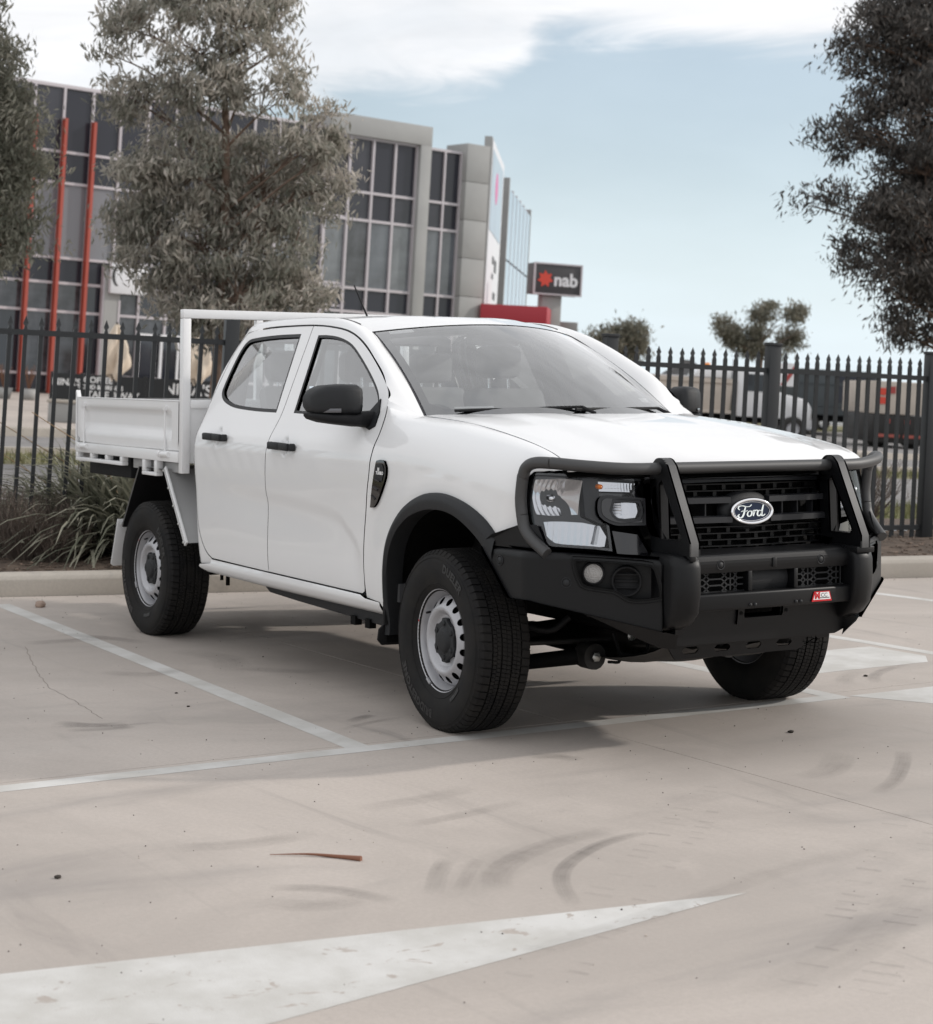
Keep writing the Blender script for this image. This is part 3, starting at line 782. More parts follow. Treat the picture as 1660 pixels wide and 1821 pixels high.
mb = MB(); mb.box(1.84, 2.50, -.30, -.06, .0, 5.02); mb.build('column', MAT['panel_concrete'], bld)
mb = MB(); mb.box(1.78, 1.85, -.28, -.05, .0, 5.02); mb.build('column_trim', MAT['mullion'], bld)
mb = MB(); mb.box(2.44, 2.52, -.325, -.305, .0, 3.7); mb.build('column_trim', MAT['mullion'], bld)
mb = MB(); mb.box(1.95, 3.5, -.55, -.34, 3.95, 5.12); wsg = mb.build('wall_sign', MAT['sign_white'], bld, bevel=.02)
arc = MB(); A_ = [(2.28 + .30 * cos(t), 4.62 + .42 * sin(t)) for t in np.linspace(radians(110), radians(250), 14)]; B_ = [(2.36 + .25 * cos(t), 4.62 + .40 * sin(t)) for t in np.linspace(radians(250), radians(110), 14)]
arc.prism(A_ + B_, lambda x, z: (x, -.553, z), lambda x, z: (x, -.545, z)); arc.build('sign_mark', MAT['black_print'], wsg)
# entrance doors
for u0, u1 in ((3.45, 4.25), (4.45, 5.3), (6.4, 7.4)):
    fr = MB()
    for a, b, c, d in ((u0, u0 + .1, 0, 2.5), (u1 - .1, u1, 0, 2.5), (u0 + .1, u1 - .1, 2.36, 2.5), (u0 + .1, u1 - .1, 0, .2)): fr.box(a, b, -.16, -.06, c, d)
    f = fr.build('entrance_door', MAT['sign_white'], bld); gl = MB(); gl.box(u0 + .1, u1 - .1, -.12, -.10, .2, 2.36); gl.build('door_glass', MAT['pane'], f)
# concrete portal at the right
mb = MB(); mb.box(11.7, 17.0, -.35, .6, 11.42, 12.26); mb.box(16.42, 17.0, -.35, .6, 0, 11.42); mb.build('concrete_portal', MAT['panel_concrete'], bld, bevel=.01)
rr = [(.1, 3.12, 'pane'), (3.12, 4.0, 'pane'), (4.0, 5.0, 'pane_spandrel'), (5.0, 7.9, 'pane_reflect'), (7.9, 9.08, 'pane_spandrel'), (9.08, 11.40, 'pane_spandrel')]
us = [11.75, 12.92, 14.11, 15.26, 16.40]
for i in range(4):
    for z0, z1, m in rr: pane(us[i] + .03, us[i + 1] - .03, z0 + .03, z1 - .03, vary(m), -.02)
for u in us: mull(u, .1, 11.4, .10, .16, -.06)
for z in (3.12, 4.0, 5.0, 7.9, 9.08, 11.38): tran(11.75, 16.40, z, .11, .12, -.07)
us = [17.02, 18.03, 18.92]
for i in range(2):
    for z0, z1, m in rr: pane(us[i] + .03, us[i + 1] - .03, z0 + .03, z1 - .03, vary(m), .10)
for u in us: mull(u, .1, 11.43, .09, .14, .06)
for z in (3.12, 4.0, 5.0, 7.9, 9.08, 11.38): tran(17.02, 18.92, z, .11, .11, .05)
for k in range(7):
    mb = MB(); mb.box(18.96, 20.24, -.35, 1.2, k * 1.69, k * 1.69 + 1.67); mb.build('precast_panel', MAT['panel_concrete'], bld, bevel=.012)
# side walls run back from the corner
A0, A1 = ld(.32, 82.0), ld(1.05, 92.5); sd = (A1 - A0); sdir = sd.normalized(); sL = sd.length; snr = Vector((sdir.y, -sdir.x, 0))
MS = Matrix(((sdir.x, snr.x, 0, A0.x), (sdir.y, snr.y, 0, A0.y), (0, 0, 1, 0), (0, 0, 0, 1)))      # x along the wall, y outwards (to the right)
blade = empty('billboard_wall', MS, 'tall pale billboard wall with pink shape at the end of the office', 'billboard')
mb = MB(); mb.box(0, sL, 0, .34, 0, 12.3); mb.build('wall', MAT['panel_concrete'], blade, bevel=.01)
mb = MB(); mb.box(.15, sL - .1, .35, .38, 3.9, 12.2); mb.build('billboard_frame', MAT['sign_white'], blade)
mb = MB(); mb.box(.6, sL - 1.0, .385, .40, 8.2, 11.8); bb = mb.build('billboard_print', MAT['billboard_blue'], blade)
mb = MB(); mb.prism([(4.4 + 1.1 * cos(t), 10.4 + .75 * sin(t)) for t in np.linspace(0, 2 * pi, 20)[:-1]], lambda x, z: (x, .408, z), lambda x, z: (x, .402, z)); mb.build('print_shape', MAT['pink'], bb)
mb = MB()
for x, z, w_, h_ in ((4.2, 6.9, 1.4, .35), (4.2, 6.2, 1.4, .25), (6.0, 6.6, 1.8, .6), (6.0, 5.3, 2.0, .35)): mb.box(x, x + w_, .385, .392, z, z + h_)
mb.build('print_block', MAT['sign_grey'], blade)
G0, G1 = ld(1.74, 95.0), ld(3.36, 110.0); gd = (G1 - G0); gdir = gd.normalized(); gL = gd.length; gn = Vector((gdir.y, -gdir.x, 0))
MG = Matrix(((gdir.x, gn.x, 0, G0.x), (gdir.y, gn.y, 0, G0.y), (0, 0, 1, 0), (0, 0, 0, 1)))
wing = empty('glass_wing', MG, 'pale blue glazed side wing beyond the billboard wall', 'building')
MAT['pane_sky'] = M_('pale reflective glazing', (.36, .47, .57), .10, spec=.8, metal=.6)
for k in range(6):
    for z0, z1 in ((0, 3.9), (3.9, 7.7), (7.7, 11.4)):
        mb = MB(); mb.box(k * gL / 6 + .06, (k + 1) * gL / 6 - .06, 0, .05, z0 + .05, z1 - .05); mb.build('window_pane', MAT['pane_sky'], wing)
    mb = MB(); mb.box(k * gL / 6 - .06, k * gL / 6 + .06, -.1, .062, 0, 11.5); mb.build('mullion', MAT['mullion'], wing)
for x in (-.3, gL):
    mb = MB(); mb.box(x, x + .3, -.4, .07, 0, 11.9 if x < 0 else 11.75); mb.build('end_column', MAT['panel_concrete'], wing)
mb = MB(); mb.box(0, gL, -6, -.12, 0, 11.4); mb.build('core', MAT['panel_concrete'], wing)
# canopy, sign pylon, low walls
def boxthing(name, lat0, lat1, dep, depth, z0, z1, mat, label=None, cat=None, slope=.1, parts=None):
    a = ld(lat0, dep); e = empty(name, Matrix(((VR.x, (VH + VR * slope).normalized().x, 0, a.x), (VR.y, (VH + VR * slope).normalized().y, 0, a.y), (0, 0, 1, 0), (0, 0, 0, 1))), label, cat)
    return e
can = boxthing('entrance_canopy', .55, 3.5, 81.5, 6, 3.8, 4.8, None, 'crimson box canopy below the bank sign', 'canopy', slope=.2)
mb = MB(); mb.box(0, 2.95, 0, 5.5, 3.80, 4.80); mb.build('canopy_box', MAT['canopy_red'], can, bevel=.02)
for x, y in ((2.6, .5), (2.6, 5), (.2, .5)):
    mb = MB(); mb.box(x - .1, x + .1, y - .1, y + .1, 0, 3.8); mb.build('canopy_post', MAT['canopy_red'], can)
lw = boxthing('stair_wall', 3.95, 5.2, 86, 3, 0, 4.4, None, 'pale grey stepped wall beneath the bank sign', 'wall', slope=0)
for z0, z1, x1 in ((0, 2.2, 1.1), (2.25, 3.3, 1.1), (3.38, 4.35, 1.2)):
    mb = MB(); mb.box(0, x1, 0, 2.5, z0, z1); mb.build('concrete_block', MAT['panel_concrete'], lw, bevel=.02)
yw = radians(-20); sc = ld(3.98, 84.0); cx = VR * cos(yw) - VH * sin(yw) * -1; cx = (VR * cos(radians(18)) + VH * sin(radians(18))).normalized(); cy = Vector((-cx.y, cx.x, 0))
sg = empty('bank_sign', Matrix(((cx.x, cy.x, 0, sc.x), (cx.y, cy.y, 0, sc.y), (0, 0, 1, 0), (0, 0, 0, 1))), 'dark grey pylon sign with red star and white lettering', 'sign')
mb = MB(); mb.box(-1.12, 1.20, 0, .9, 5.48, 6.90); sb = mb.build('sign_box', MAT['sign_grey'], sg, bevel=.02)
fr = MB()
for a, b, c, d in ((-1.14, -1.06, 5.46, 6.92), (1.14, 1.22, 5.46, 6.92), (-1.06, 1.14, 6.85, 6.92), (-1.06, 1.14, 5.46, 5.53)): fr.box(a, b, -.04, .02, c, d)
fr.build('sign_frame', MAT['mullion'], sg)
st = [((.40 if k % 2 == 0 else .24) * cos(pi / 2 + k * pi / 7), (.40 if k % 2 == 0 else .24) * sin(pi / 2 + k * pi / 7)) for k in range(14)]
mb = MB(); mb.prism(st, lambda x, z: (x - .58, -.03, z + 6.18), lambda x, z: (x - .58, -.002, z + 6.18)); mb.build('star_emblem', MAT['sign_red'], sg)
lettering('sign_lettering', 'nab', .82, frame((.42, -.004, 6.15), (1, 0, 0), (0, 0, 1)), MAT['sign_white'], sg, bold=.025, depth=.03)
mb = MB(); mb.box(-.6, .35, .2, .8, 0, 5.48); mb.build('pylon', MAT['panel_concrete'], sg, bevel=.02)

# ------------------------------------------------------------------ cafe bits in front of the office
def face_cam(p):      # matrix with x to the right as seen, y away, at p
    return Matrix(((VR.x, VH.x, 0, p.x), (VR.y, VH.y, 0, p.y), (0, 0, 1, p.z), (0, 0, 0, 1)))
def banner(pxl, pxr, D, lines, label):
    lat0, lat1 = (pxl - 830) / 3280 * D, (pxr - 830) / 3280 * D; w = lat1 - lat0
    e = empty('cafe_barrier', face_cam(ld(lat0, D)), label, 'barrier', 'cafe barriers')
    mb = MB(); mb.box(.03, w - .03, -.01, .01, .12, .98); c = mb.build('banner_cloth', MAT['banner'], e)
    for x in (0, w): mb = MB(); mb.box(x - .025, x + .025, -.025, .025, 0, 1.02); mb.build('barrier_post', MAT['fence'], e)
    for t, x, z, s in lines: lettering('banner_lettering', t, s, frame((x, -.0105, z), (1, 0, 0), (0, 0, 1)), MAT['white_print'], c, bold=.006, depth=.004)
banner(97, 150, 50, [("NINA'S", .42, .74, .25)], "short black cafe barrier with small white lettering, left of the coffee barrier")
banner(153, 262, 50, [('COFFEE', .42, .83, .23), ('FOOD & DRINKS', .50, .64, .16), ('TAKE AWAY', .84, .44, .25)], 'black cafe barrier reading coffee and take away')
banner(265, 390, 50, [("NINA'S", 1.15, .70, .42)], 'black cafe barrier with large white lettering behind the white tray')
def umbrella(p_x, D, z0, z1, label, lean=0):
    e = empty('folded_umbrella', face_cam(ld((p_x - 830) / 3280 * D, D)), label, 'umbrella', 'folded cafe umbrellas')
    H = z1
    mb = MB(); mb.tube([(0, 0, 0), (0, 0, H + .05)], .03, 8); mb.build('pole', MAT['fence'], e)
    def f(a, t):
        r = ip(t, [0, .15, .45, .8, 1], [.03, .12, .22, .26, .13]) * (1 + .48 * cos(4 * a + 5 * t) + .2 * sin(7 * a - 3 * t))
        return (r * cos(a) + .05 * sin(3 * t), r * sin(a), H - t * (H - z0) + .10 * t * sin(2 * a))
    mb = MB(); mb.grid(f, list(np.linspace(0, 2 * pi, 41)), list(np.linspace(0, 1, 18))); mb.build('canopy_cloth', MAT['cream'], e, fix=False)
    mb = MB(); mb.box(-.3, .3, -.3, .3, 0, .08); mb.build('foot', MAT['panel_concrete'], e)
umbrella(208, 48, .95, 2.35, 'folded cream umbrella in front of the grey column')
umbrella(355, 48, .95, 2.25, 'folded cream umbrella seen through the headboard frame')
for q, (x, D) in enumerate(((14, 58), (58, 58))):
    e = empty('pot_plant', face_cam(ld((x - 830) / 3280 * D, D)), 'withered plant in grey pot ' + ('at the left edge of the photo' if q == 0 else 'between the two left orange fins'), 'pot plant', 'pot plants outside the cafe')
    mb = MB(); mb.lathe([(0, .0), (.2, .0), (.27, .35), (.23, .35), (.2, .28), (0, .28)], axis='z', n=18); mb.build('pot', MAT['panel_concrete'], e)
    mb = MB(); gg = random.Random(q)
    for k in range(26):
        a = gg.uniform(0, 6.3); h = gg.uniform(.4, .85); mb.tube([(0, 0, .28), (cos(a) * .08, sin(a) * .08, .28 + h * .5), (cos(a) * gg.uniform(.1, .25), sin(a) * .2, .28 + h)], [.02, .014, .006], 5)
    mb.build('stems', M_('dry brown stems', (.16, .08, .05), .9), e)
e = empty('low_wall', face_cam(ld((94 - 830) / 3280 * 40, 40)), 'low grey block wall below the cafe barriers', 'wall')
mb = MB(); mb.box(0, 3.6, 0, .35, 0, .42); mb.build('wall', MAT['panel_concrete'], e, bevel=.02)
mb = MB(); mb.box(-.03, 3.63, -.03, .38, .425, .49); mb.build('coping', MAT['kerb'], e, bevel=.01)

# loose grit and crumbs scattered over the concrete
mb = MB(); g = random.Random(77)
for k in range(1500):
    if k < 500: sv = g.uniform(-4, 6); x, y = KX(sv) + abs(g.gauss(0, .10)) + .02, sv
    else: x, y = g.uniform(-4.5, 3.6), g.uniform(-4.5, 4.0)
    q = g.uniform(.0012, .0035) * (1.5 if g.random() < .06 else 1)
    R = Matrix.Translation((x, y, q * .5)) @ Matrix.Rotation(g.uniform(0, 6.3), 4, 'Z') @ Matrix.Rotation(g.uniform(0, 1), 4, 'X'); mb.cur = g.choice((0, 0, 1))
    v = [R @ Vector(p) for p in ((q, 0, 0), (-q, 0, 0), (0, q * .8, 0), (0, -q * .8, 0), (0, 0, q * .7), (0, 0, -q * .7))]
    mb.add(v, [(0, 2, 4), (2, 1, 4), (1, 3, 4), (3, 0, 4), (2, 0, 5), (1, 2, 5), (3, 1, 5), (0, 3, 5)])
o = mb.build('grit', [M_('dark grit', (.07, .06, .052), .9), M_('pale grit', (.50, .44, .38), .9)], park, fix=False); tag(o, kind='stuff')

# ================================================================== trees, shrubs, far vehicles
def leaf_mat(name, c1, c2, trans=.25):
    m = bpy.data.materials.new(name); m.use_nodes = True; nt = m.node_tree; N, L = nt.nodes, nt.links; b = N['Principled BSDF']; b.inputs['Roughness'].default_value = .62; b.inputs['Specular IOR Level'].default_value = .28
    at = N.new('ShaderNodeAttribute'); at.attribute_name = 'tint'; mx = N.new('ShaderNodeMix'); mx.data_type = 'RGBA'; mx.inputs[6].default_value = (*c1, 1); mx.inputs[7].default_value = (*c2, 1)
    L.new(at.outputs['Fac'], mx.inputs[0]); L.new(mx.outputs[2], b.inputs['Base Color'])
    tr = N.new('ShaderNodeBsdfTranslucent'); L.new(mx.outputs[2], tr.inputs['Color']); ms = N.new('ShaderNodeMixShader'); ms.inputs[0].default_value = trans
    L.new(b.outputs[0], ms.inputs[1]); L.new(tr.outputs[0], ms.inputs[2]); L.new(ms.outputs[0], N['Material Output'].inputs['Surface'])
    return m
MAT['leaf_grey'] = leaf_mat('grey green gum leaves', (.205, .208, .170), (.62, .56, .50), .4)
MAT['leaf_dark'] = leaf_mat('dark green gum leaves', (.06, .058, .055), (.165, .145, .13), .25)
MAT['leaf_olive'] = leaf_mat('olive gum leaves', (.16, .165, .125), (.40, .375, .31), .35)
MAT['leaf_far'] = leaf_mat('distant grey leaves', (.15, .15, .115), (.32, .29, .23), .3)
MAT['bark'] = M_('brown gum bark', (.17, .115, .085), .85, var=.35, vscale=5, bump=.5, bscale=25)

def leaves_mesh(name, C, D, Ln, Wd, tint, mat, g):
    """C centres, D unit directions, per-leaf length and width: folded lance-shaped leaves"""
    n = len(C); r = g.normal(size=(n, 3)); S = np.cross(D, r); S /= np.linalg.norm(S, axis=1)[:, None] + 1e-9
    Nn = np.cross(D, S)
    b = C - D * (Ln / 2)[:, None]; t = C + D * (Ln / 2)[:, None] + Nn * (Ln * .12)[:, None]; mid = C - D * (Ln * .08)[:, None]
    l = mid + S * (Wd / 2)[:, None] + Nn * (Wd * .2)[:, None]; q = mid - S * (Wd / 2)[:, None] + Nn * (Wd * .2)[:, None]
    V_ = np.stack([b, l, t, q], 1).reshape(-1, 3)
    ix = np.arange(n)[:, None] * 4
    F = np.concatenate([ix + [0, 1, 2], ix + [0, 2, 3]], 1).reshape(-1, 3)
    me = bpy.data.meshes.new(name); me.vertices.add(4 * n); me.vertices.foreach_set('co', V_.ravel())
    me.loops.add(6 * n); me.loops.foreach_set('vertex_index', F.ravel()); me.polygons.add(2 * n); me.polygons.foreach_set('loop_start', np.arange(0, 6 * n, 3))
    at = me.attributes.new('tint', 'FLOAT', 'POINT'); at.data.foreach_set('value', np.repeat(tint, 4).astype(np.float32))
    me.materials.append(mat); me.update(); me.validate(); return me
def tree(name, label, base, trunk_pts, lobes, D, n_clump, n_leaf, leaf, mat, seed, group=None, trunk_r=.10, fill=1.0, droop=.75, twig=True, spread=.26, cat='tree', depth_k=.8):
    """lobes: (photo x, photo y, radius px) laid out at distance D, then given depth of their own"""
    g = np.random.default_rng(seed); root = empty(name, Matrix.Translation(base), label, cat, group)
    k = D / 3280.0; vr, vh = np.array(VR), np.array(VH)
    L = []
    for x, y, r in lobes:
        c = np.array(px(x, y, D)); R = r * k
        L.append((c + vh * g.uniform(-depth_k, depth_k) * R * 1.1, R))
    w = np.array([R ** 2.4 for _, R in L]); w /= w.sum()
    ci = g.choice(len(L), n_clump, p=w)
    u = g.normal(size=(n_clump, 3)); u /= np.linalg.norm(u, axis=1)[:, None]
    rad = g.uniform(.25, 1, n_clump) ** (1 / 2.2)
    CC = np.array([L[i][0] for i in ci]) + u * (rad * np.array([L[i][1] for i in ci]))[:, None] * np.array([.92, .92, .92])
    b0 = np.array(base)
    # woody frame
    mb = MB(); tp = [Vector(p) for p in trunk_pts]; m = len(tp)
    loc = lambda p: Vector(p) - Vector(base)
    mb.tube([loc(p) for p in cr(tp, 4)], [trunk_r * (1 - .8 * i / (4 * (m - 1))) for i in range(4 * (m - 1) + 1)], 10)
    limb = MB(); tt = [Vector(p) for p in cr(tp, 8)]
    ends = []
    for c, R in L:
        c = Vector(c); cand = [p for p in tt if p.z < c.z - R * .2] or [tt[len(tt) // 3]]
        s = min(cand, key=lambda p: (p - c).length + .6 * abs((c.z - p.z) - (Vector((p.x - c.x, p.y - c.y)).length * .9)))
        mid = s.lerp(c, .5) + Vector((g.normal() * .12, g.normal() * .12, .10 * (c - s).length))
        path = cr([s, mid, c], 5); r0 = trunk_r * .24
        limb.tube([loc(p) for p in path], [r0 * (1 - .8 * i / (len(path) - 1)) for i in range(len(path))], 6, caps=False); ends.append([Vector(p) for p in path])
    if twig:
        for j, c in enumerate(CC):
            pth = ends[ci[j]]; s = pth[-1 - int(g.integers(0, 6))]; c = Vector(c); mid = s.lerp(c, .5) + Vector((g.normal() * .05, g.normal() * .05, .06))
            limb.tube([loc(s), loc(mid), loc(c)], [trunk_r * .10, trunk_r * .07, trunk_r * .03], 4, caps=False)
    mb.build('trunk', MAT['bark'], root, fix=False); limb.build('branches', MAT['bark'], root, fix=False)
    # foliage
    N = n_clump * n_leaf; cj = np.repeat(np.arange(n_clump), n_leaf)
    sz = g.uniform(.6, 1.35, n_clump)
    off = np.clip(g.normal(size=(N, 3)), -1.7, 1.7) * np.array([spread, spread, spread * .62]) * sz[cj][:, None]
    ax = g.normal(size=(n_clump, 3)); ax[:, 2] = -abs(ax[:, 2]) * .5; ax /= np.linalg.norm(ax, axis=1)[:, None]
    off += ax[cj] * (g.uniform(-1, 1, N) * spread * 1.1)[:, None]
    C = CC[cj] + off - b0
    Dn = g.normal(size=(N, 3)) * .55 + ax[cj] * .5; Dn[:, 2] -= droop; Dn /= np.linalg.norm(Dn, axis=1)[:, None]
    Ln = leaf * g.uniform(.6, 1.35, N); Wd = Ln * g.uniform(.16, .30, N)
    tint = np.clip(g.normal(.42, .24, N) + g.normal(0, .16, n_clump)[cj], 0, 1)
    me = leaves_mesh('crown', C, Dn, Ln, Wd, tint, mat, g); inst('crown', me, root)
    return root
def gp(x, y, D): p = px(x, y, D); return p
D1 = 21.0; b1 = ld((385 - 830) / 3280 * D1, D1); b1.z = 0
tree('gum_tree', 'tall grey green gum tree rising behind the white tray', b1,
     [b1, px(392, 600, D1), px(398, 420, D1), px(402, 240, D1), px(392, 60, D1), px(375, -120, D1)],
     [(330, -70, 110), (450, -40, 65), (230, 50, 58), (330, 85, 66), (425, 60, 55), (225, 180, 46), (305, 180, 55), (390, 165, 56), (500, 190, 66), (560, 225, 60), (595, 275, 42), (255, 320, 62), (340, 310, 95), (450, 320, 105), (560, 335, 62), (232, 390, 48), (270, 440, 70), (350, 440, 95), (460, 445, 100), (545, 430, 52), (330, 520, 72), (430, 530, 85), (525, 520, 58), (285, 500, 42), (395, 575, 55), (335, 575, 40), (565, 520, 30), (185, 150, 22), (470, 20, 50), (475, 115, 46), (520, 150, 36), (545, 270, 46), (180, 90, 16), (500, 80, 24)],
     D1, 560, 92, .105, MAT['leaf_grey'], 5, trunk_r=.085, spread=.11)
D2 = 21.0; b2 = ld((-95 - 830) / 3280 * D2, D2); b2.z = 0
tree('gum_tree', 'grey green gum tree cut off by the left edge of the photo', b2,
     [b2, px(-90, 500, D2), px(-85, 300, D2), px(-70, 100, D2), px(-60, -60, D2)],
     [(0, 60, 46), (-60, 120, 100), (25, 160, 34), (10, 230, 62), (40, 215, 40), (-40, 300, 100), (30, 300, 45), (20, 380, 48), (45, 405, 36), (0, 440, 52), (10, 470, 30), (-80, 420, 100), (-70, 20, 90)],
     D2, 290, 120, .10, MAT['leaf_olive'], 6, trunk_r=.10, spread=.14)
D3 = 25.0; b3 = ld((1745 - 830) / 3280 * D3, D3); b3.z = 0
tree('gum_tree', 'dark dense gum tree overhanging the fence at the right edge', b3,
     [b3, px(1742, 640, D3), px(1735, 400, D3), px(1725, 200, D3), px(1715, 0, D3), px(1700, -120, D3)],
     [(1650, -40, 120), (1600, 45, 62), (1530, 75, 38), (1655, 90, 95), (1590, 150, 72), (1515, 125, 36), (1500, 235, 46), (1565, 225, 55), (1655, 220, 95), (1625, 300, 70), (1470, 340, 40), (1520, 365, 45), (1580, 390, 62), (1660, 380, 95), (1450, 365, 24), (1438, 345, 15), (1500, 70, 22), (1540, 445, 52), (1625, 465, 85), (1700, 480, 90), (1590, 530, 52), (1655, 550, 62), (1610, 590, 40), (1655, 615, 30), (1720, 60, 130), (1740, 250, 130), (1740, 420, 130), (1560, 40, 38)],
     D3, 620, 120, .105, MAT['leaf_dark'], 9, trunk_r=.13, spread=.14)
D4 = 88.0; b4 = ld((1350 - 830) / 3280 * D4, D4); b4.z = 0
tree('gum_tree', 'small spreading gum tree with separate clumps far behind the white tipper truck', b4,
     [b4, px(1352, 660, D4), px(1355, 610, D4), px(1352, 570, D4)],
     [(1298, 588, 18), (1283, 575, 11), (1308, 608, 12), (1350, 562, 19), (1343, 598, 17), (1362, 545, 14), (1392, 602, 13), (1408, 570, 14), (1418, 555, 12), (1412, 605, 14), (1380, 625, 14), (1335, 620, 16), (1425, 590, 9)],
     D4, 120, 70, .26, MAT['leaf_far'], 12, group='far trees across the road', trunk_r=.16, spread=.24)
D5 = 96.0; b5 = ld((1105 - 830) / 3280 * D5, D5); b5.z = 0
tree('gum_tree', 'small round far gum tree just right of the cab roof', b5,
     [b5, px(1106, 660, D5), px(1108, 620, D5), px(1108, 590, D5)],
     [(1075, 592, 16), (1100, 595, 22), (1125, 592, 20), (1138, 602, 14), (1090, 612, 20), (1120, 615, 22), (1110, 635, 20), (1135, 625, 12), (1080, 628, 12)],
     D5, 110, 60, .30, MAT['leaf_far'], 13, group='far trees across the road', trunk_r=.16, spread=.34)

# strappy plants and twiggy bushes in the bed at the left rear of the truck
MAT['strap'] = leaf_mat('strappy grey green leaves', (.14, .148, .108), (.40, .39, .31), .3)
MAT['strap_dry'] = M_('dry straw stalks', (.28, .19, .11), .85)
MAT['twig'] = M_('brown twigs', (.15, .12, .10), .9, var=.3, vscale=20)
def bed_at(s, w): return bedpt(s, w)
def strap_plant(p, n, ln, label, seed, wid=.016):
    root = empty('flax_plant', Matrix.Translation(p), label, 'shrub', 'strappy plants in the garden bed'); g = random.Random(seed)
    vs, fs, ti = [], [], []
    for k in range(n):
        a = g.uniform(0, 2 * pi); L = ln * g.uniform(.55, 1.1); up = g.uniform(.35, 1.35); w = wid * g.uniform(.6, 1.25); sx = Vector((-sin(a), cos(a), 0)); o = Vector((g.gauss(0, .09), g.gauss(0, .09), 0)); tw = g.uniform(-.5, .5)
        P = []
        for i in range(7):
            t = i / 6; P.append(o + Vector((cos(a), sin(a), 0)) * (L * cos(up) * t + L * .12 * t * t) + Vector((0, 0, L * sin(up) * t - L * (.52 * (1.15 - up * .5)) * t * t * t)) + sx * (tw * .1 * t * t))
        b = len(vs); tn = g.random()
        for i, q in enumerate(P):
            ww = w * ip(i / 6, [0, .3, .7, 1], [.7, 1, .8, .08]); vs += [q - sx * ww / 2, q + Vector((0, 0, -ww * .28)), q + sx * ww / 2]; ti += [tn] * 3
        for i in range(6): fs += [(b + 3 * i, b + 3 * i + 1, b + 3 * i + 4, b + 3 * i + 3), (b + 3 * i + 1, b + 3 * i + 2, b + 3 * i + 5, b + 3 * i + 4)]
    me = raw_mesh('leaves', vs, fs, MAT['strap'], True); at = me.attributes.new('tint', 'FLOAT', 'POINT'); at.data.foreach_set('value', ti); inst('leaves', me, root)
    mb = MB()
    for k in range(5):
        a = g.uniform(0, 6.3); h = g.uniform(.5, 1.0) * ln; mb.tube([(0, 0, .02), (cos(a) * h * .3, sin(a) * h * .3, h * .6), (cos(a) * h * .75, sin(a) * h * .75, h * .85)], [.006, .005, .003], 5)
    mb.build('flower_stalk', MAT['strap_dry'], root)
    return root
def bedpx(x, y):                       # bed position below a photo pixel (measured on the bed)
    d = FWD + RIGHT * ((x - 830) / 3280.0) - UP * ((y - 600) / 3280.0); t = 10.0
    for _ in range(60):
        p = CAM_LOC + d * t; r = Vector((p.x - F0.x, p.y - F0.y, 0)); zb = F0.z + .0451 * r.dot(FUh); t += (p.z - zb) / max(1e-3, -(d.z - .0451 * d.dot(FUh))) * .7
    p = CAM_LOC + d * t; return p
strap_plant(bedpx(190, 990), 640, 1.2, 'large strappy grey green shrub beside the white mudflap', 21, .027)
strap_plant(bedpx(255, 995), 520, 1.35, 'strappy shrub partly hidden under the tray corner', 22, .026)
strap_plant(bedpx(135, 985) + FN * .2, 300, 1.15, 'thin strappy clump leaning against the fence pickets', 23, .024)
strap_plant(bedpx(290, 975) + FN * .35, 260, 1.2, 'strappy clump behind the rear wheel', 24, .02)
def twig_bush(p, n, h, r, label, seed, leafy=0):
    root = empty('twiggy_bush', Matrix.Translation(p), label, 'bush', 'twiggy bushes along the fence'); g = random.Random(seed); mb = MB()
    for k in range(n):
        a = g.uniform(0, 6.3); q = g.uniform(0, 1) ** .5 * r; hh = h * g.uniform(.5, 1.05); o = Vector((cos(a) * q * .35, sin(a) * q * .35, 0)); e = Vector((cos(a) * q + g.gauss(0, .05), sin(a) * q + g.gauss(0, .05), hh)); m_ = o.lerp(e, .5) + Vector((g.gauss(0, .03), g.gauss(0, .03), 0))
        mb.tube([o, m_, e], [.0045, .0032, .0012], 4, caps=False)
        for j in range(3):
            t = g.uniform(.4, .95); s = o.lerp(e, t); b = g.uniform(0, 6.3); l = g.uniform(.05, .16); mb.tube([s, s + Vector((cos(b) * l * .6, sin(b) * l * .6, l))], [.0022, .0008], 3, caps=False)
    mb.build('twigs', MAT['twig'], root, fix=False)
    if leafy:
        gg = np.random.default_rng(seed); C = gg.normal(size=(leafy, 3)) * np.array([r * .5, r * .5, h * .28]) + np.array([0, 0, h * .55]); Dn = gg.normal(size=(leafy, 3)); Dn /= np.linalg.norm(Dn, axis=1)[:, None]
        Ln = gg.uniform(.015, .04, leafy); inst('leaves', leaves_mesh('leaves', C, Dn, Ln, Ln * .5, gg.random(leafy), MAT['leaf_olive'], gg), root)
twig_bush(bedpx(52, 1003), 300, .50, .36, 'bare brown twiggy bush at the foot of the left fence', 31, 250)
twig_bush(bedpx(18, 985) + FN * .2, 200, .45, .4, 'brown twiggy bush cut off by the left edge', 32, 100)
twig_bush(bedpx(100, 1006), 130, .30, .26, 'low brown twigs in front of the strappy shrub', 33, 60)
twig_bush(bedpx(1585, 945) + FN * .7, 200, .62, .5, 'sparse twiggy bush behind the right fence', 34, 200)
twig_bush(bedpx(1535, 945) + FN * .9, 200, .65, .5, 'sparse twiggy bush behind the bull bar end', 35, 200)
for i, (x, y, k) in enumerate(((10, 985, .6), (300, 985, 1.2), (420, 985, 1.0))): pass

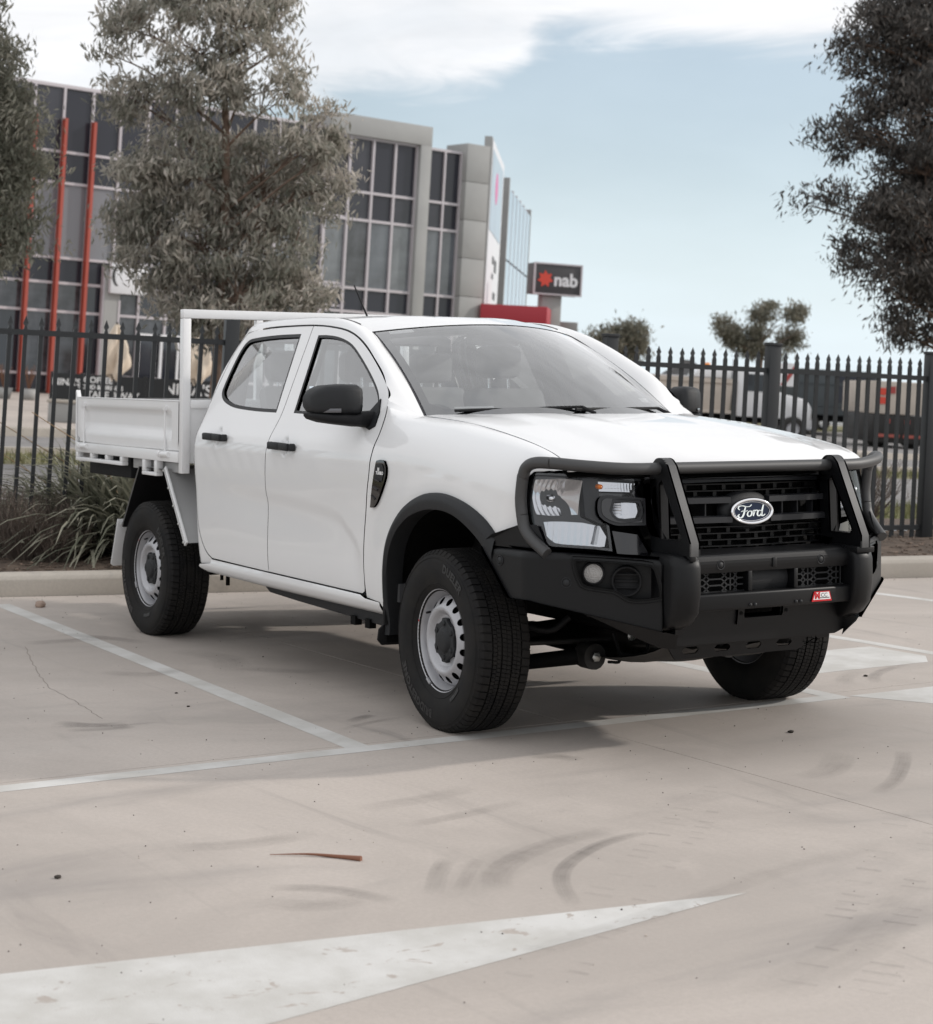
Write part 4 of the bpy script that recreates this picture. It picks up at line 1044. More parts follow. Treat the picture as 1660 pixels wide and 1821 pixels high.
# ------------------------------------------------------------------ far road vehicles beyond the right fence
MAT['tip_cream'] = M_('dusty cream tipper body', (.50, .44, .38), .6, var=.15, vscale=.8)
MAT['truck_white'] = M_('white truck cab paint', (.72, .72, .73), .3, coat=.5)
MAT['truck_dark'] = M_('dark slate trailer', (.055, .065, .070), .6, var=.15, vscale=.6)
MAT['tail_red'] = M_('red tail lamp', (.36, .05, .045), .3)
MAT['far_rubber'] = M_('far tyre', (.03, .028, .026), .8)
MAT['far_glass'] = M_('far cab glass', (.03, .035, .04), .1)
MAT['orange'] = M_('orange beacon', (.75, .25, .04), .4)
def far_wheel(root, x, y, r=.5, w=.32):
    mb = MB(); mb.lathe([(r * .55, -w / 2 + .02), (r * .92, -w / 2), (r, -w / 2 + .05), (r, w / 2 - .05), (r * .92, w / 2), (r * .55, w / 2 - .02)], (x, y, r), 'y', 24); wh = mb.build('wheel', MAT['far_rubber'], root)
    mb = MB(); mb.lathe([(0, -w / 2 + .10), (r * .3, -w / 2 + .06), (r * .5, -w / 2 + .10), (r * .56, -w / 2 + .02)], (x, y, r), 'y', 20); mb.build('rim', MAT['steel'], wh, fix=False)
T1 = empty('tipper_truck', face_cam(ld((1125 - 830) / 3280 * 60, 60)), 'white cab tipper truck with dusty cream body beyond the fence', 'truck')
mb = MB(); mb.prism([(.0, 1.15), (3.25, 1.15), (3.35, 2.55), (-.1, 2.55)], lambda x, z: (x, -.1, z), lambda x, z: (x, 2.3, z)); bd = mb.build('tipper_body', MAT['tip_cream'], T1, bevel=.03)
mb = MB(); mb.box(-.12, 3.37, -.16, -.06, 2.38, 2.58); mb.box(-.02, 3.3, -.15, -.06, 1.05, 1.2); mb.build('body_rib', MAT['tip_cream'], bd)
mb = MB(); mb.box(-.1, 5.0, .3, 1.9, .7, 1.02); mb.build('chassis', MAT['under'], T1)
mb = MB(); mb.prism([(3.5, .95), (3.5, 3.05), (3.75, 3.2), (4.55, 3.1), (4.75, 2.2), (5.0, 2.05), (5.75, 1.85), (5.95, 1.5), (5.95, .6), (5.5, .55), (5.35, .95), (4.5, .95)], lambda x, z: (x, 0, z), lambda x, z: (x, 2.2, z)); cb = mb.build('cab', MAT['truck_white'], T1, bevel=.06)
mb = MB(); mb.prism([(3.8, 2.1), (3.8, 2.85), (4.4, 2.85), (4.6, 2.1)], lambda x, z: (x, -.02, z), lambda x, z: (x, .02, z)); mb.build('cab_window', MAT['far_glass'], cb)
mb = MB(); mb.tube([(3.42, .3, 1), (3.42, .3, 3.5)], .07, 8); mb.build('exhaust_stack', MAT['chrome'], T1)
mb = MB(); mb.lathe([(.0, .2), (.09, .18), (.10, 0)], (2.55, .5, 3.06), 'z', 10); mb.build('beacon', MAT['orange'], T1)
mb = MB(); mb.prism([(2.0, 2.6), (2.3, 3.04), (3.3, 3.04), (3.3, 2.6)], lambda x, z: (x, .1, z), lambda x, z: (x, 1.9, z)); mb.build('cab_guard', MAT['truck_white'], T1, bevel=.03)
for o in T1.children: o.scale.z = .74
for x in (.6, 1.5, 5.35): far_wheel(T1, x, .05, .40)
for x in (.6, 1.5, 5.35): far_wheel(T1, x, 2.1, .40)
T2 = empty('box_trailer', face_cam(ld((1425 - 830) / 3280 * 72, 72)), 'dark slate curtain side trailer parked right of the white cab', 'trailer')
mb = MB(); mb.box(0, 3.05, 0, 9, .80, 2.58); b_ = mb.build('trailer_body', MAT['truck_dark'], T2, bevel=.04)
mb = MB(); mb.box(1.45, 3.0, -.03, 0, 1.35, 1.95); mb.box(1.55, 2.95, -.02, 0, 2.1, 2.45); mb.build('trailer_panel', M_('navy trailer panel', (.02, .024, .035), .5), b_)
for z in (1.15, 2.0, 2.5): mb = MB(); mb.box(.02, 3.03, -.04, -.005, z, z + .04); mb.build('trailer_rail', MAT['truck_dark'], b_)
mb = MB(); mb.box(.1, 2.9, .3, 8, .55, .80); mb.build('chassis', MAT['under'], T2)
for x in (.5, 2.5): far_wheel(T2, x, .3, .42)
T3 = empty('tail_truck', face_cam(ld((1562 - 830) / 3280 * 58, 58)), 'rear of a dusty cream tipper trailer with red lamps beside the right fence post', 'trailer')
mb = MB(); mb.box(0, 1.75, 0, 5, 1.06, 2.10); b_ = mb.build('tipper_body', MAT['tip_cream'], T3, bevel=.04)
for x, z, c in ((.10, 1.66, 'sign_red'), (.10, 1.38, 'sign_red'), (.38, 1.72, 'tail_red')): mb = MB(); mb.box(x, x + .25, -.03, 0, z, z + .22); mb.build('reflector_panel', MAT[c], b_)
mb = MB(); mb.box(-.05, 1.8, -.04, 4, .16, 1.04); rp = mb.build('tail_panel', MAT['under2'], T3, bevel=.03)
for x in (.33, .95): mb = MB(); mb.box(x, x + .16, -.07, -.04, .78, .92); mb.build('tail_lamp', MAT['tail_red'], rp)
mb = MB()
for k in range(4): mb.box(.02 + k * .45, .35 + k * .45, -.07, -.04, .34, .44)
mb.build('marker_strip', M_('dull red marker strip', (.35, .08, .06), .5), rp)
for x in (.3, 1.4): far_wheel(T3, x, .9, .42)
def sedan(x, D, label, n):
    e = empty('parked_car', face_cam(ld((x - 830) / 3280 * D, D)), label, 'car', 'white cars parked across the road')
    s = [(0, .35), (.05, .75), (.5, .85), (1.1, 1.32), (2.3, 1.38), (3.2, .92), (4.2, .78), (4.35, .45), (4.2, .28), (.1, .25)]
    s2 = cr(s, 4, True); mb = MB(); mb.prism(s2, lambda a, z: (a, 0, z), lambda a, z: (a, 1.75, z)); b = mb.build('body', MAT['truck_white'], e, bevel=.05)
    mb = MB(); mb.prism([(.75, .9), (1.2, 1.26), (2.2, 1.3), (2.9, .95)], lambda a, z: (a, -.01, z), lambda a, z: (a, .02, z)); mb.build('window', MAT['far_glass'], b)
    for a in (.8, 3.5): far_wheel(e, a, .05, .32, .2)
sedan(1440, 84, 'white car parked under the dark trailer, left one', 0)
sedan(1520, 86, 'white car parked under the dark trailer, right one', 1)
# a hipped roof house far behind
hs = empty('house', face_cam(ld((1190 - 830) / 3280 * 130, 130)), 'far house with dark hipped roof behind the tipper', 'house')
mb = MB(); mb.box(0, 3.4, 0, 6, 0, 2.2); mb.build('wall', M_('brick wall', (.28, .18, .13), .9), hs)
mb = MB(); mb.add([(-.4, -.4, 2.2), (3.8, -.4, 2.2), (3.8, 6.4, 2.2), (-.4, 6.4, 2.2), (1.5, 2.6, 3.7), (2.1, 3.4, 3.7)], [(0, 1, 5, 4), (1, 2, 5), (2, 3, 4, 5), (3, 0, 4), (3, 2, 1, 0)]); mb.build('roof', M_('charcoal roof tiles', (.05, .05, .052), .8), hs)
mb = MB(); mb.box(1.2, 2.2, -.03, 0, .9, 1.9); mb.build('window', MAT['far_glass'], hs)
ws = empty('brick_building', face_cam(ld((1045 - 830) / 3280 * 125, 125)), 'low brick building with pale eaves behind the left fence post on the right', 'building')
mb = MB(); mb.box(0, 9.5, 0, 8, 0, 2.15); mb.build('wall', M_('brown brick wall', (.26, .15, .10), .9), ws)
mb = MB(); mb.box(-.3, 9.8, -.3, 8.3, 2.16, 2.5); mb.build('roof', MAT['sign_white'], ws)
rs = empty('road_sign', face_cam(ld((1397 - 830) / 3280 * 56, 56)), 'white road sign with red diagonal stripe behind the middle fence post', 'sign')
mb = MB(); mb.tube([(0, 0, 0), (0, 0, 2.5)], .03, 8); mb.build('pole', MAT['steel'], rs)
mb = MB(); mb.box(-.12, .35, -.03, -.01, 1.75, 2.45); pl = mb.build('sign_plate', MAT['sign_white'], rs)
mb = MB(); mb.prism([(-.1, 1.78), (.05, 1.78), (.33, 2.2), (.33, 2.42)], lambda x, z: (x, -.036, z), lambda x, z: (x, -.031, z)); mb.build('stripe', MAT['tail_red'], pl)

# ================================================================== the truck (x forward from the front axle, y to its left, z up)
T = empty('pickup_truck', LOT, 'white crew cab pickup truck with black bull bar and white tray', 'pickup truck')
HZ = [.30, .38, .45, .55, .70, .85, 1.00, 1.08, 1.15, 1.22, 1.30, 1.40, 1.55, 1.70, 1.80]
HH = [.83, .852, .880, .897, .909, .917, .929, .931, .919, .888, .852, .810, .746, .682, .640]
def scoop(x, z):
    zc = ip(x, [-2.35, -2.0, -1.7, -1.3, -1.06, -.94, -.85, -.77, -.72], [.920, .907, .896, .876, .860, .84, .79, .735, .69])
    A = .012 * sst(-2.45, -1.6, x) * (1 - sst(-.82, -.69, x))
    d = 0
    for hx, hz in ((-1.49, 1.130), (-2.30, 1.150)): d += .011 * sst(1.0, .55, hypot((x - hx) / .036, (z - hz) / .056))
    t = zc - z + .02
    return d if t <= 0 else d + A * sst(0, .085, t) * math.exp(-(max(0, t - .085) / .17) ** 2)
def xr(z): return -2.645 + .10 * sst(1.45, 1.74, z) + .03 * sst(1.62, 1.74, z)      # rear face of the cab
def hs(x, z):
    h = ip(z, HZ, HH) - scoop(x, z)
    r = hypot(x - .03, z - .39)
    if z > .3: h += .014 * math.exp(-((r - .60) / .10) ** 2) * sst(.3, .5, z)
    if x > .2: h += ip(x, [.2, .45, .58, .65, .72, .80], [0, -.008, -.035, -.065, -.11, -.17])
    q = (xr(z) + .085 - x) / .085
    if q > 0: h -= .06 * (1 - sqrt(max(0, 1 - min(1, q) ** 2)))
    return h
ZSH = lambda x: ip(x, [-.65, -.3, .3, .65], [1.10, 1.09, 1.03, .98])
YR = lambda x: ip(x, [-.66, -.50, -.3, .1, .35, .58, .70], [.830, .716, .725, .738, .750, .766, .770])
ZR = lambda x: ip(x, [-.65, -.5, -.3, -.1, .1, .35, .55, .66, .73], [1.352, 1.300, 1.288, 1.278, 1.256, 1.222, 1.188, 1.155, 1.105])
def fender(x, s):
    zs = ZSH(x)
    if s <= zs: return (x, hs(x, s), s)
    t = min(1.0, (s - zs) / .25); z = zs + (ZR(x) - zs) * sin(t * pi / 2)
    y = YR(x) + (hs(x, zs) - YR(x)) * max(0, cos(t * pi / 2)) ** .9
    w = sst(-.30, -.60, x) if x < -.3 else 0
    return (x, y * (1 - w) + min(y + .05, hs(x, z)) * w, z)
def z2s(x, z):
    zs = ZSH(x)
    return z if z <= zs else zs + .25 * math.asin(min(1, (z - zs) / (ZR(x) - zs))) * 2 / pi
BS = [(-1.722, .495), (-1.715, .65), (-1.706, .84), (-1.692, 1.05), (-1.672, 1.2), (-1.657, 1.29), (-1.672, 1.5), (-1.690, 1.726)]
DT = [(-1.690, 1.726), (-1.534, 1.719), (-1.368, 1.703), (-1.265, 1.686), (-1.153, 1.656), (-1.028, 1.607), (-.914, 1.553), (-.798, 1.493), (-.71, 1.441), (-.657, 1.403), (-.628, 1.358), (-.606, 1.30), (-.594, 1.22), (-.598, 1.15), (-.612, 1.05), (-.637, .96), (-.660, .87), (-.685, .76), (-.702, .64), (-.704, .55)]
RD = [(-2.452, 1.700), (-2.50, 1.64), (-2.540, 1.55), (-2.565, 1.42), (-2.588, 1.28), (-2.592, 1.15), (-2.585, 1.0), (-2.585, .85), (-2.575, .70), (-2.54, .60), (-2.485, .535), (-2.42, .503)]
FD = cr(DT, 4) + cr([(-.704, .55), (-.712, .505), (-.745, .489)], 4)[1:] + [(-1.2, .4925), (-1.722, .496)] + cr(BS, 4)[1:-1]
RDP = cr([(-2.452, 1.700), (-2.36, 1.713), (-2.108, 1.724), (-1.859, 1.727), (-1.690, 1.726)], 4) + list(reversed(cr(BS, 4)))[1:] + [(-2.1, .499)] + list(reversed(cr(RD, 4)))[:-1]
WF = cr([(-1.595, 1.676), (-1.496, 1.675), (-1.382, 1.666), (-1.277, 1.648), (-1.183, 1.622), (-1.071, 1.574), (-.932, 1.506), (-.811, 1.44), (-.745, 1.395), (-.700, 1.345), (-.678, 1.29)], 3) + cr([(-.678, 1.275), (-1.1, 1.282), (-1.53, 1.290)], 3) + [(-1.56, 1.48)]
WR = cr([(-1.795, 1.686), (-2.071, 1.684), (-2.330, 1.672), (-2.412, 1.655), (-2.455, 1.606), (-2.478, 1.514), (-2.486, 1.422), (-2.478, 1.378), (-2.425, 1.340), (-2.326, 1.315), (-2.203, 1.300), (-1.958, 1.290), (-1.725, 1.288)], 3)
for s in (-1, 1):
    sd = lambda x, z, s=s, o=0.0: (x, s * (hs(x, z) + o), z)
    fl = s > 0
    for nm, P, Wd in (('front_door', FD, WF), ('rear_door', RDP, WR)):
        d = panel(nm, offset_poly(P, .0025), sd, MAT['paint'], T, holes=[Wd], step=.019, thick=.022, flip=fl, eps=.006)
        panel('window_seal', offset_poly(Wd, -.007), lambda x, z, s=s: (x, s * (hs(x, z) - .002), z), MAT['seal'], d, holes=[offset_poly(Wd, .013 if nm == 'front_door' else .017)], step=.03, thick=.02, flip=fl)
        panel('window_glass', offset_poly(Wd, .006), lambda x, z, s=s: (x, s * (hs(x, z) - .012), z), MAT['glass'], d, step=.06, thick=0, flip=fl)
        inner = offset_poly(P, .03)
        panel('door_lining', inner, lambda x, z, s=s: (x, s * (hs(x, z) - .075), z), MAT['interior'], d, holes=[offset_poly(Wd, -.01)], step=.06, thick=0, flip=not fl)
        hx = -1.49 if nm == 'front_door' else -2.30
        hz0 = 1.130 if nm == 'front_door' else 1.150
        hb = MB(); yo = lambda x, z: s * hs(x, z)
        pth = [(hx - .128, yo(hx - .128, hz0) + s * .004, hz0), (hx - .112, yo(hx - .11, hz0) + s * .034, hz0 + .001), (hx, yo(hx, hz0) + s * .040, hz0), (hx + .112, yo(hx + .11, hz0) + s * .034, hz0 - .002), (hx + .128, yo(hx + .128, hz0) + s * .004, hz0 - .002)]
        for i in range(4): hb.bar(pth[i], pth[i + 1], .022, .037)
        hb.build('door_handle', MAT['dark_plastic'], d, bevel=.008)
        continue
        cup = cr([(hx - .05 + .055 * cos(t), hz0 + .048 * sin(t)) for t in np.linspace(0, 2 * pi, 17)[:-1]], 1, True)
        panel('handle_recess', cup, lambda x, z, s=s, hx=hx, hz0=hz0: (x, s * (hs(x, z) + .0012 - .0 * x), z), MAT['paint'], d, step=.03, thick=.002, flip=fl)
    # mirror sail and mirror
    sail = [(-.70, 1.372), (-.665, 1.31), (-.655, 1.25), (-.70, 1.232), (-.80, 1.256), (-.80, 1.275)]
    mr_ = MB()
    panel('mirror_sail', sail, lambda x, z, s=s: (x, s * (hs(x, z) + .006), z), MAT['dark_plastic'], T, step=.05, thick=.012, flip=fl)
    # housing lofted outwards along y; swept back
    def sect(y, x0, x1, z0, z1, n=20, e=3.9):
        cx, cz, a, b = (x0 + x1) / 2, (z0 + z1) / 2, (x1 - x0) / 2, (z1 - z0) / 2
        return [(cx + a * math.copysign(abs(cos(t)) ** (2 / e), cos(t)), s * y, cz + b * math.copysign(abs(sin(t)) ** (2 / e), sin(t))) for t in np.linspace(0, 2 * pi, n + 1)[:-1]]
    st = [(.905, -.815, -.735, 1.318, 1.405), (.915, -.835, -.705, 1.303, 1.425), (.935, -.85, -.695, 1.296, 1.436), (1.00, -.885, -.715, 1.296, 1.437), (1.06, -.915, -.755, 1.298, 1.430), (1.095, -.93, -.80, 1.305, 1.410), (1.108, -.925, -.84, 1.325, 1.385)]
    mb = MB(); n = 20; vs = [p for q in st for p in sect(*q)]
    mb.add(vs, [(i * n + k, i * n + (k + 1) % n, (i + 1) * n + (k + 1) % n, (i + 1) * n + k) for i in range(len(st) - 1) for k in range(n)] + [tuple(range(n)), tuple(range((len(st) - 1) * n, len(st) * n))], True)
    mir = mb.build('door_mirror', MAT['dark_plastic'], T, sharp=1.0)
    st2 = [(.85, -.79, -.70, 1.238, 1.318), (.915, -.82, -.70, 1.246, 1.312), (.935, -.848, -.690, 1.246, 1.303), (1.00, -.885, -.708, 1.254, 1.303), (1.06, -.912, -.748, 1.263, 1.303), (1.095, -.925, -.80, 1.276, 1.304), (1.106, -.92, -.84, 1.288, 1.303)]
    st3 = [(a, b, c, d - .002, e) for a, b, c, d, e in st2]
    mb = MB(); vs = [p for q in st3 for p in sect(*q, 20, 3.5)]
    mb.add(vs, [(i * n + k, i * n + (k + 1) % n, (i + 1) * n + (k + 1) % n, (i + 1) * n + k) for i in range(len(st3) - 1) for k in range(n)] + [tuple(range(n)), tuple(range((len(st3) - 1) * n, len(st3) * n))], True)
    mb.build('mirror_base', MAT['matt_black'], mir, sharp=1.0)
    mb = MB(); mb.grid(lambda a, b, s=s: (ip(a, [0, .5, 1], [-.742, -.772, -.86]) + .019 - .006 * a + .003 * (1 - abs(2 * b - 1)), s * (1.015 + .082 * a), 1.303 - .0015 * a + .018 * b + .006), [i / 8 for i in range(9)], [0, .33, .66, 1]); mb.build('mirror_lamp', MAT['silver'] if False else M_('smoked lamp lens', (.10, .10, .11), .12, coat=.5), mir, fix=False)
    mb = MB(); mb.grid(lambda a, b, s=s: (-.853 - .06 * a + .0, s * (.93 + .15 * a), 1.31 + .115 * b), [0, .5, 1], [0, .5, 1]); mb.build('mirror_glass', MAT['chrome'], mir, fix=False)
    # cab corner behind the rear door, sill, fender, flare, liner
    out = [(-2.43, 1.715), (-2.50, 1.705), (xr(1.66) + .002, 1.66)] + [(xr(z) + .0015, z) for z in (1.6, 1.5, 1.35, 1.2, 1.0, .8, .65, .52)] + cr([(-2.635, .50), (-2.61, .470), (-2.55, .462)], 4)[1:] + [(-2.42, .475)]
    cor = out + [(-2.42, .4985)] + list(reversed(cr([(x - .004, z - .003 if z < .6 else z) for x, z in RD], 3)))[:-1] + [(-2.449, 1.704)]
    panel('cab_corner', cor, sd, MAT['paint'], T, step=.022, thick=.02, flip=fl)
    hl = lambda z: ip(z, [.395, .415, .44, .468, .493], [.80, .862, .890, .901, .896])
    panel('sill', cr([(-2.56, .462), (-2.58, .445), (-2.50, .425)], 3) + [(-1.6, .408), (-.70, .398), (-.56, .40), (-.56, .47), (-.695, .474), (-.745, .486), (-1.2, .4895), (-1.722, .493), (-2.42, .4985)] + [(-2.42, .476)], lambda x, z, s=s: (x, s * hl(z), z), MAT['paint'], T, step=.016, thick=.03, flip=fl)
    arch = [(-.505, .46), (-.489, .545), (-.473, .637), (-.442, .73), (-.396, .804), (-.325, .873), (-.235, .93), (-.122, .971), (-.023, .988), (.074, .989), (.169, .976), (.262, .952), (.354, .913), (.41, .876), (.455, .835), (.50, .77)]
    archi = [(x * .985 + .001, (z - .39) * .985 + .39) for x, z in arch]
    rear = [(-.696, .478), (-.699, .55), (-.697, .64), (-.680, .76), (-.655, .87), (-.632, .96), (-.607, 1.05), (-.592, 1.15), (-.588, 1.22), (-.600, 1.30), (-.622, 1.350)]
    fp = [(x, z2s(x, z)) for x, z in cr(rear, 3)] + [(x, ZSH(x) + .2495) for x in np.linspace(-.60, .705, 32)] + [(x, z2s(x, z)) for x, z in ((.708, 1.112), (.685, 1.109), (.65, 1.107), (.61, 1.104), (.594, 1.085), (.588, 1.03), (.588, .95), (.60, .89), (.635, .835), (.66, .80), (.66, .76), (.56, .72))] + list(reversed(cr(archi, 3))) + [(-.52, .42), (-.56, .472)]
    panel('front_fender', fp, lambda x, q, s=s: (lambda r: (r[0], s * r[1], r[2]))(fender(x, q)), MAT['paint'], T, step=.025, thick=.02, flip=fl)
    inn = [(-.480, .335), (-.462, .545), (-.44, .633), (-.413, .70), (-.375, .762), (-.311, .823), (-.209, .878), (-.084, .912), (.010, .920), (.099, .917), (.194, .896), (.287, .855), (.356, .81), (.405, .76), (.43, .72)]
    oo, ii = cr([(-.522, .335)] + [arch[k] for k in (1, 2, 3, 4, 5, 6, 7, 8, 9, 10, 11, 12, 13, 14)], 4), cr(inn, 4)
    m = min(len(oo), len(ii)); mb = MB()
    def flp(i, k):
        i = int(i); a, b = np.array(oo[i]), np.array(ii[i]); hA = hs(a[0], max(a[1], .42)); p = a + (b - a) * [0, 0, .12, .55, 1.0, 1.0, .9][k]; o = [-.006, .010, .021, .026, .016, .006, -.07][k]
        return (p[0], s * (hA + o), p[1])
    mb.grid(flp, list(range(m)), list(range(7))); mb.build('wheel_arch_flare', MAT['dark_plastic'], T, fix=True, sharp=.9)
    mb = MB(); lin = [(-.50, .30), (-.49, .50), (-.455, .66), (-.35, .82), (-.2, .91), (0, .945), (.2, .925), (.36, .84), (.45, .72), (.50, .6)]
    lc = cr(lin, 3); mb.grid(lambda i, y, s=s: (lc[int(i)][0], s * y, lc[int(i)][1]), list(range(len(lc))), [.50, .65, .80, .895]); mb.build('wheel_arch_liner', MAT['under'], T, fix=False)
    mb = MB(); mb.prism([(.50, .38), (.905, .38), (.925, .36), (.925, .31), (.90, .285), (.70, .28), (.50, .32)], lambda y, z, s=s: (-.512 - (.36 - z) * .25, s * y, z), lambda y, z, s=s: (-.525 - (.36 - z) * .25, s * y, z))
    mb.prism([(.52, .72), (.912, .72), (.915, .38), (.52, .38)], lambda y, z, s=s: (-.478 - (.72 - z) * .02, s * y, z), lambda y, z, s=s: (-.50 - (.72 - z) * .02, s * y, z)); mb.build('front_mudflap', MAT['matt_black'], T, bevel=.004)
    # black vent badge on the fender
    vp = cr([(-.527, 1.100), (-.490, 1.106), (-.458, 1.103)], 3) + cr([(-.458, 1.103), (-.437, 1.075), (-.442, 1.031), (-.479, .973), (-.532, .913), (-.566, .891)], 3)[1:] + cr([(-.566, .891), (-.594, .890), (-.592, .905), (-.553, 1.026)], 3)[1:-1]
    vb = panel('side_vent', vp, lambda x, z, s=s: (x, s * (hs(x, z) + .012), z), MAT['gloss_black'], T, step=.02, thick=.02, flip=fl)
    panel('vent_inset', offset_poly(vp, .016), lambda x, z, s=s: (x, s * (hs(x, z) + .0145 - .014 * sst(1.02, .98, z)), z), MAT['dark_plastic'], vb, step=.02, thick=.004, flip=fl)
    for (q0, q1) in (((-.555, .985), (-.515, .972)), ((-.572, .945), (-.54, .93)), ((-.535, 1.02), (-.49, 1.01))):
        mb = MB(); mb.bar((q0[0], s * (hs(*q0) + .012), q0[1]), (q1[0], s * (hs(*q1) + .012), q1[1]), .01, .006); mb.build('vent_fin', MAT['gloss_black'], vb)
    if s < 0:
        for t_, z_, x_ in (('BI', 1.063, -.497), ('TURBO', 1.047, -.487)):
            lettering('badge_lettering', t_, .020, frame((x_, -(hs(x_, z_) + .0150), z_), (1, 0, 0), (0, 0, 1)), MAT['white_print'], vb, bold=.0006, depth=.001)

# roof, rails and pillars
def roofp(a, b):
    xf = -1.229 + .20 * (1 - b * b); x = -2.455 + (xf + 2.455) * a
    ze = ip(a, [0, .2, .5, .7, .86, 1], [1.752, 1.763, 1.767, 1.760, 1.737, 1.690]); zc = ip(a, [0, .08, .2, .5, .75, .9, 1], [1.752, 1.770, 1.782, 1.788, 1.779, 1.755, 1.734])
    return (x, b * (.552 + .036 * a), ze + (zc - ze) * (1 - abs(b) ** 2.0) + (.004 * sst(.62, .55, abs(b)) - .004 * sst(.38, .30, abs(b))) * sst(.02, .1, a) * sst(.9, .8, a))
mb = MB(); mb.grid(roofp, [i / 40 for i in range(41)], [-1 + i / 20 for i in range(41)]); ro = mb.build('roof', MAT['paint'], T, fix=False)
mb = MB(); mb.grid(lambda a, b: (lambda p: (p[0], p[1], p[2] - .045))(roofp(a, b)), [i / 10 for i in range(11)], [-1 + i / 6 for i in range(13)]); mb.build('roof_lining', MAT['liner'], T, fix=False)
XB = lambda v: 0
def wsp(u, v):                     # windscreen: u across (-1..1), v from bottom to top
    a = Vector((-.512 + .21 * (1 - u * u), .704 * u, 1.291 + .012 * (1 - u * u))); b = Vector((-1.232 + .20 * (1 - u * u), .587 * u, 1.688 + .046 * (1 - u * u)))
    p = a.lerp(b, v); return tuple(p + Vector((.55, 0, .85)) * (.028 * 4 * v * (1 - v)))
for s in (-1, 1):
    A = [(-2.50, 1.696), (-2.25, 1.726), (-1.95, 1.733), (-1.65, 1.7305), (-1.42, 1.7145), (-1.25, 1.689), (-1.08, 1.636), (-.91, 1.557), (-.75, 1.472), (-.630, 1.364)]
    A3 = [(x, hs(x, z), z) for x, z in cr(A, 5)]
    Bp = [Vector(roofp(a, 1)) for a in (0, .18, .40, .62, .82, 1)] + [Vector(wsp(1, v)) for v in (.78, .54, .30, .0)]
    B3 = cr([tuple(p) for p in Bp], 5)
    def rail(i, w, s=s):
        a, b = Vector(A3[int(i)]), Vector(B3[int(i)]); k = int(i) / (len(A3) - 1)
        tail = 1 - sst(.86, 1.0, k); upv = Vector((.10 + .35 * sst(.45, .7, k), .50, .80)).normalized(); p = a.lerp(b, w) + upv * ((b - a).length * .22 * tail * 4 * w * (1 - w))
        return (p.x, s * p.y, p.z)
    mb = MB(); mb.grid(rail, list(range(len(A3))), [j / 7 for j in range(8)]); mb.build('roof_rail', MAT['paint'], T, fix=False)
    mb = MB(); mb.tube([rail(i, 1.0) for i in range(10, 23)], .006, 6); mb.build('roof_ditch_trim', MAT['seal'], T)
    mb = MB(); mb.tube([(x, s * (hs(x, z) - .012), z) for x, z in cr(DT[:6], 3)], .008, 6); mb.build('door_weatherstrip', MAT['seal'], T)
    mb = MB(); mb.tube([(x, s * (hs(x, z) - .03), z) for x, z in cr(BS, 3)], .02, 6); mb.build('pillar', MAT['interior'], T)
    mb = MB(); mb.tube([rail(i, .5 * 0 + .55) for i in range(0, len(A3), 2)], .001, 4)
    foot = [rail(len(A3) - 1, j / 7) for j in range(8)]; fe = [(lambda r: (r[0], s * r[1], r[2]))(fender(x, ZSH(x) + .2495)) for x in np.linspace(-.635, -.495, 8)]
    mb = MB(); mb.grid(lambda i, w: tuple(Vector(foot[int(i)]) + (Vector((0, -s * .004, -.006)) if w == 0 else Vector((.012, s * .002, -.05)) * w)), list(range(8)), [0, 1]); mb.grid(lambda i, w: tuple(Vector(foot[int(i)]).lerp(Vector(fe[int(i)]), w)), list(range(8)), [0, .5, 1]); mb.build('pillar_foot', MAT['paint'], T, fix=False)
# back wall of the cab
bw = [(y, z) for z, y in ((.47, -1), (1.2, -1))]
zs = [.47, .8, 1.1, 1.3, 1.5, 1.62, 1.70]
lft = [(-(hs(xr(z) + .001, z) - .004), z) for z in zs]; outl = lft + [(-.50, 1.745), (0, 1.765), (.50, 1.745)] + [(-y, z) for y, z in reversed(lft)]
cw = panel('cab_back', outl, lambda y, z: (xr(z) - .001, y, z), MAT['paint'], T, holes=[[(-.62, 1.29), (-.56, 1.66), (.56, 1.66), (.62, 1.29)]], step=.07, thick=.02, flip=True)
panel('rear_window', [(-.62, 1.29), (-.56, 1.66), (.56, 1.66), (.62, 1.29)], lambda y, z: (xr(z) - .008, y, z), MAT['glass'], cw, step=.2, thick=0)
mb = MB(); mb.grid(lambda a, b: (-2.455 - .0 + .0 * a, b * .56, 1.752 - .02 * a), [0, 1], [-1, 0, 1]); mb.build('roof_edge', MAT['paint'], T, fix=False)

# bonnet
def bonp(a, b):
    B = abs(b)
    X0, Y0, Z0 = ip(a, [0, .16, .36, .56, .74, .86, .95, 1], [-.505, -.25, .05, .32, .53, .655, .715, .722]), None, None
    Y0 = YR(X0); zr = ip(a, [0, .16, .36, .56, .74, .86, .95, 1], [1.298, 1.289, 1.264, 1.229, 1.193, 1.160, 1.124, 1.108])
    xc = ip(a, [0, .16, .36, .56, .74, .86, .95, 1], [-.33, -.06, .25, .50, .70, .81, .872, .885]); zc = ip(a, [0, .16, .36, .56, .74, .86, .95, 1], [1.306, 1.300, 1.279, 1.247, 1.209, 1.174, 1.128, 1.098])
    g = 1 - B ** 2.3; gx = 1 - B ** 2
    z = zr + (zc - zr) * g + .013 * sst(.74, .58, B) * sst(0, .15, a) * sst(1, .82, a) - .007 * sst(.42, .26, B) * sst(.02, .2, a) * sst(1, .8, a) + .004 * sst(.99, .93, B)
    return (X0 + (xc - X0) * gx, b * (Y0 - .004), z)
mb = MB(); mb.grid(bonp, [i / 60 for i in range(61)], [-1 + i / 40 for i in range(81)])
bo = mb.build('bonnet', MAT['paint'], T, fix=False)
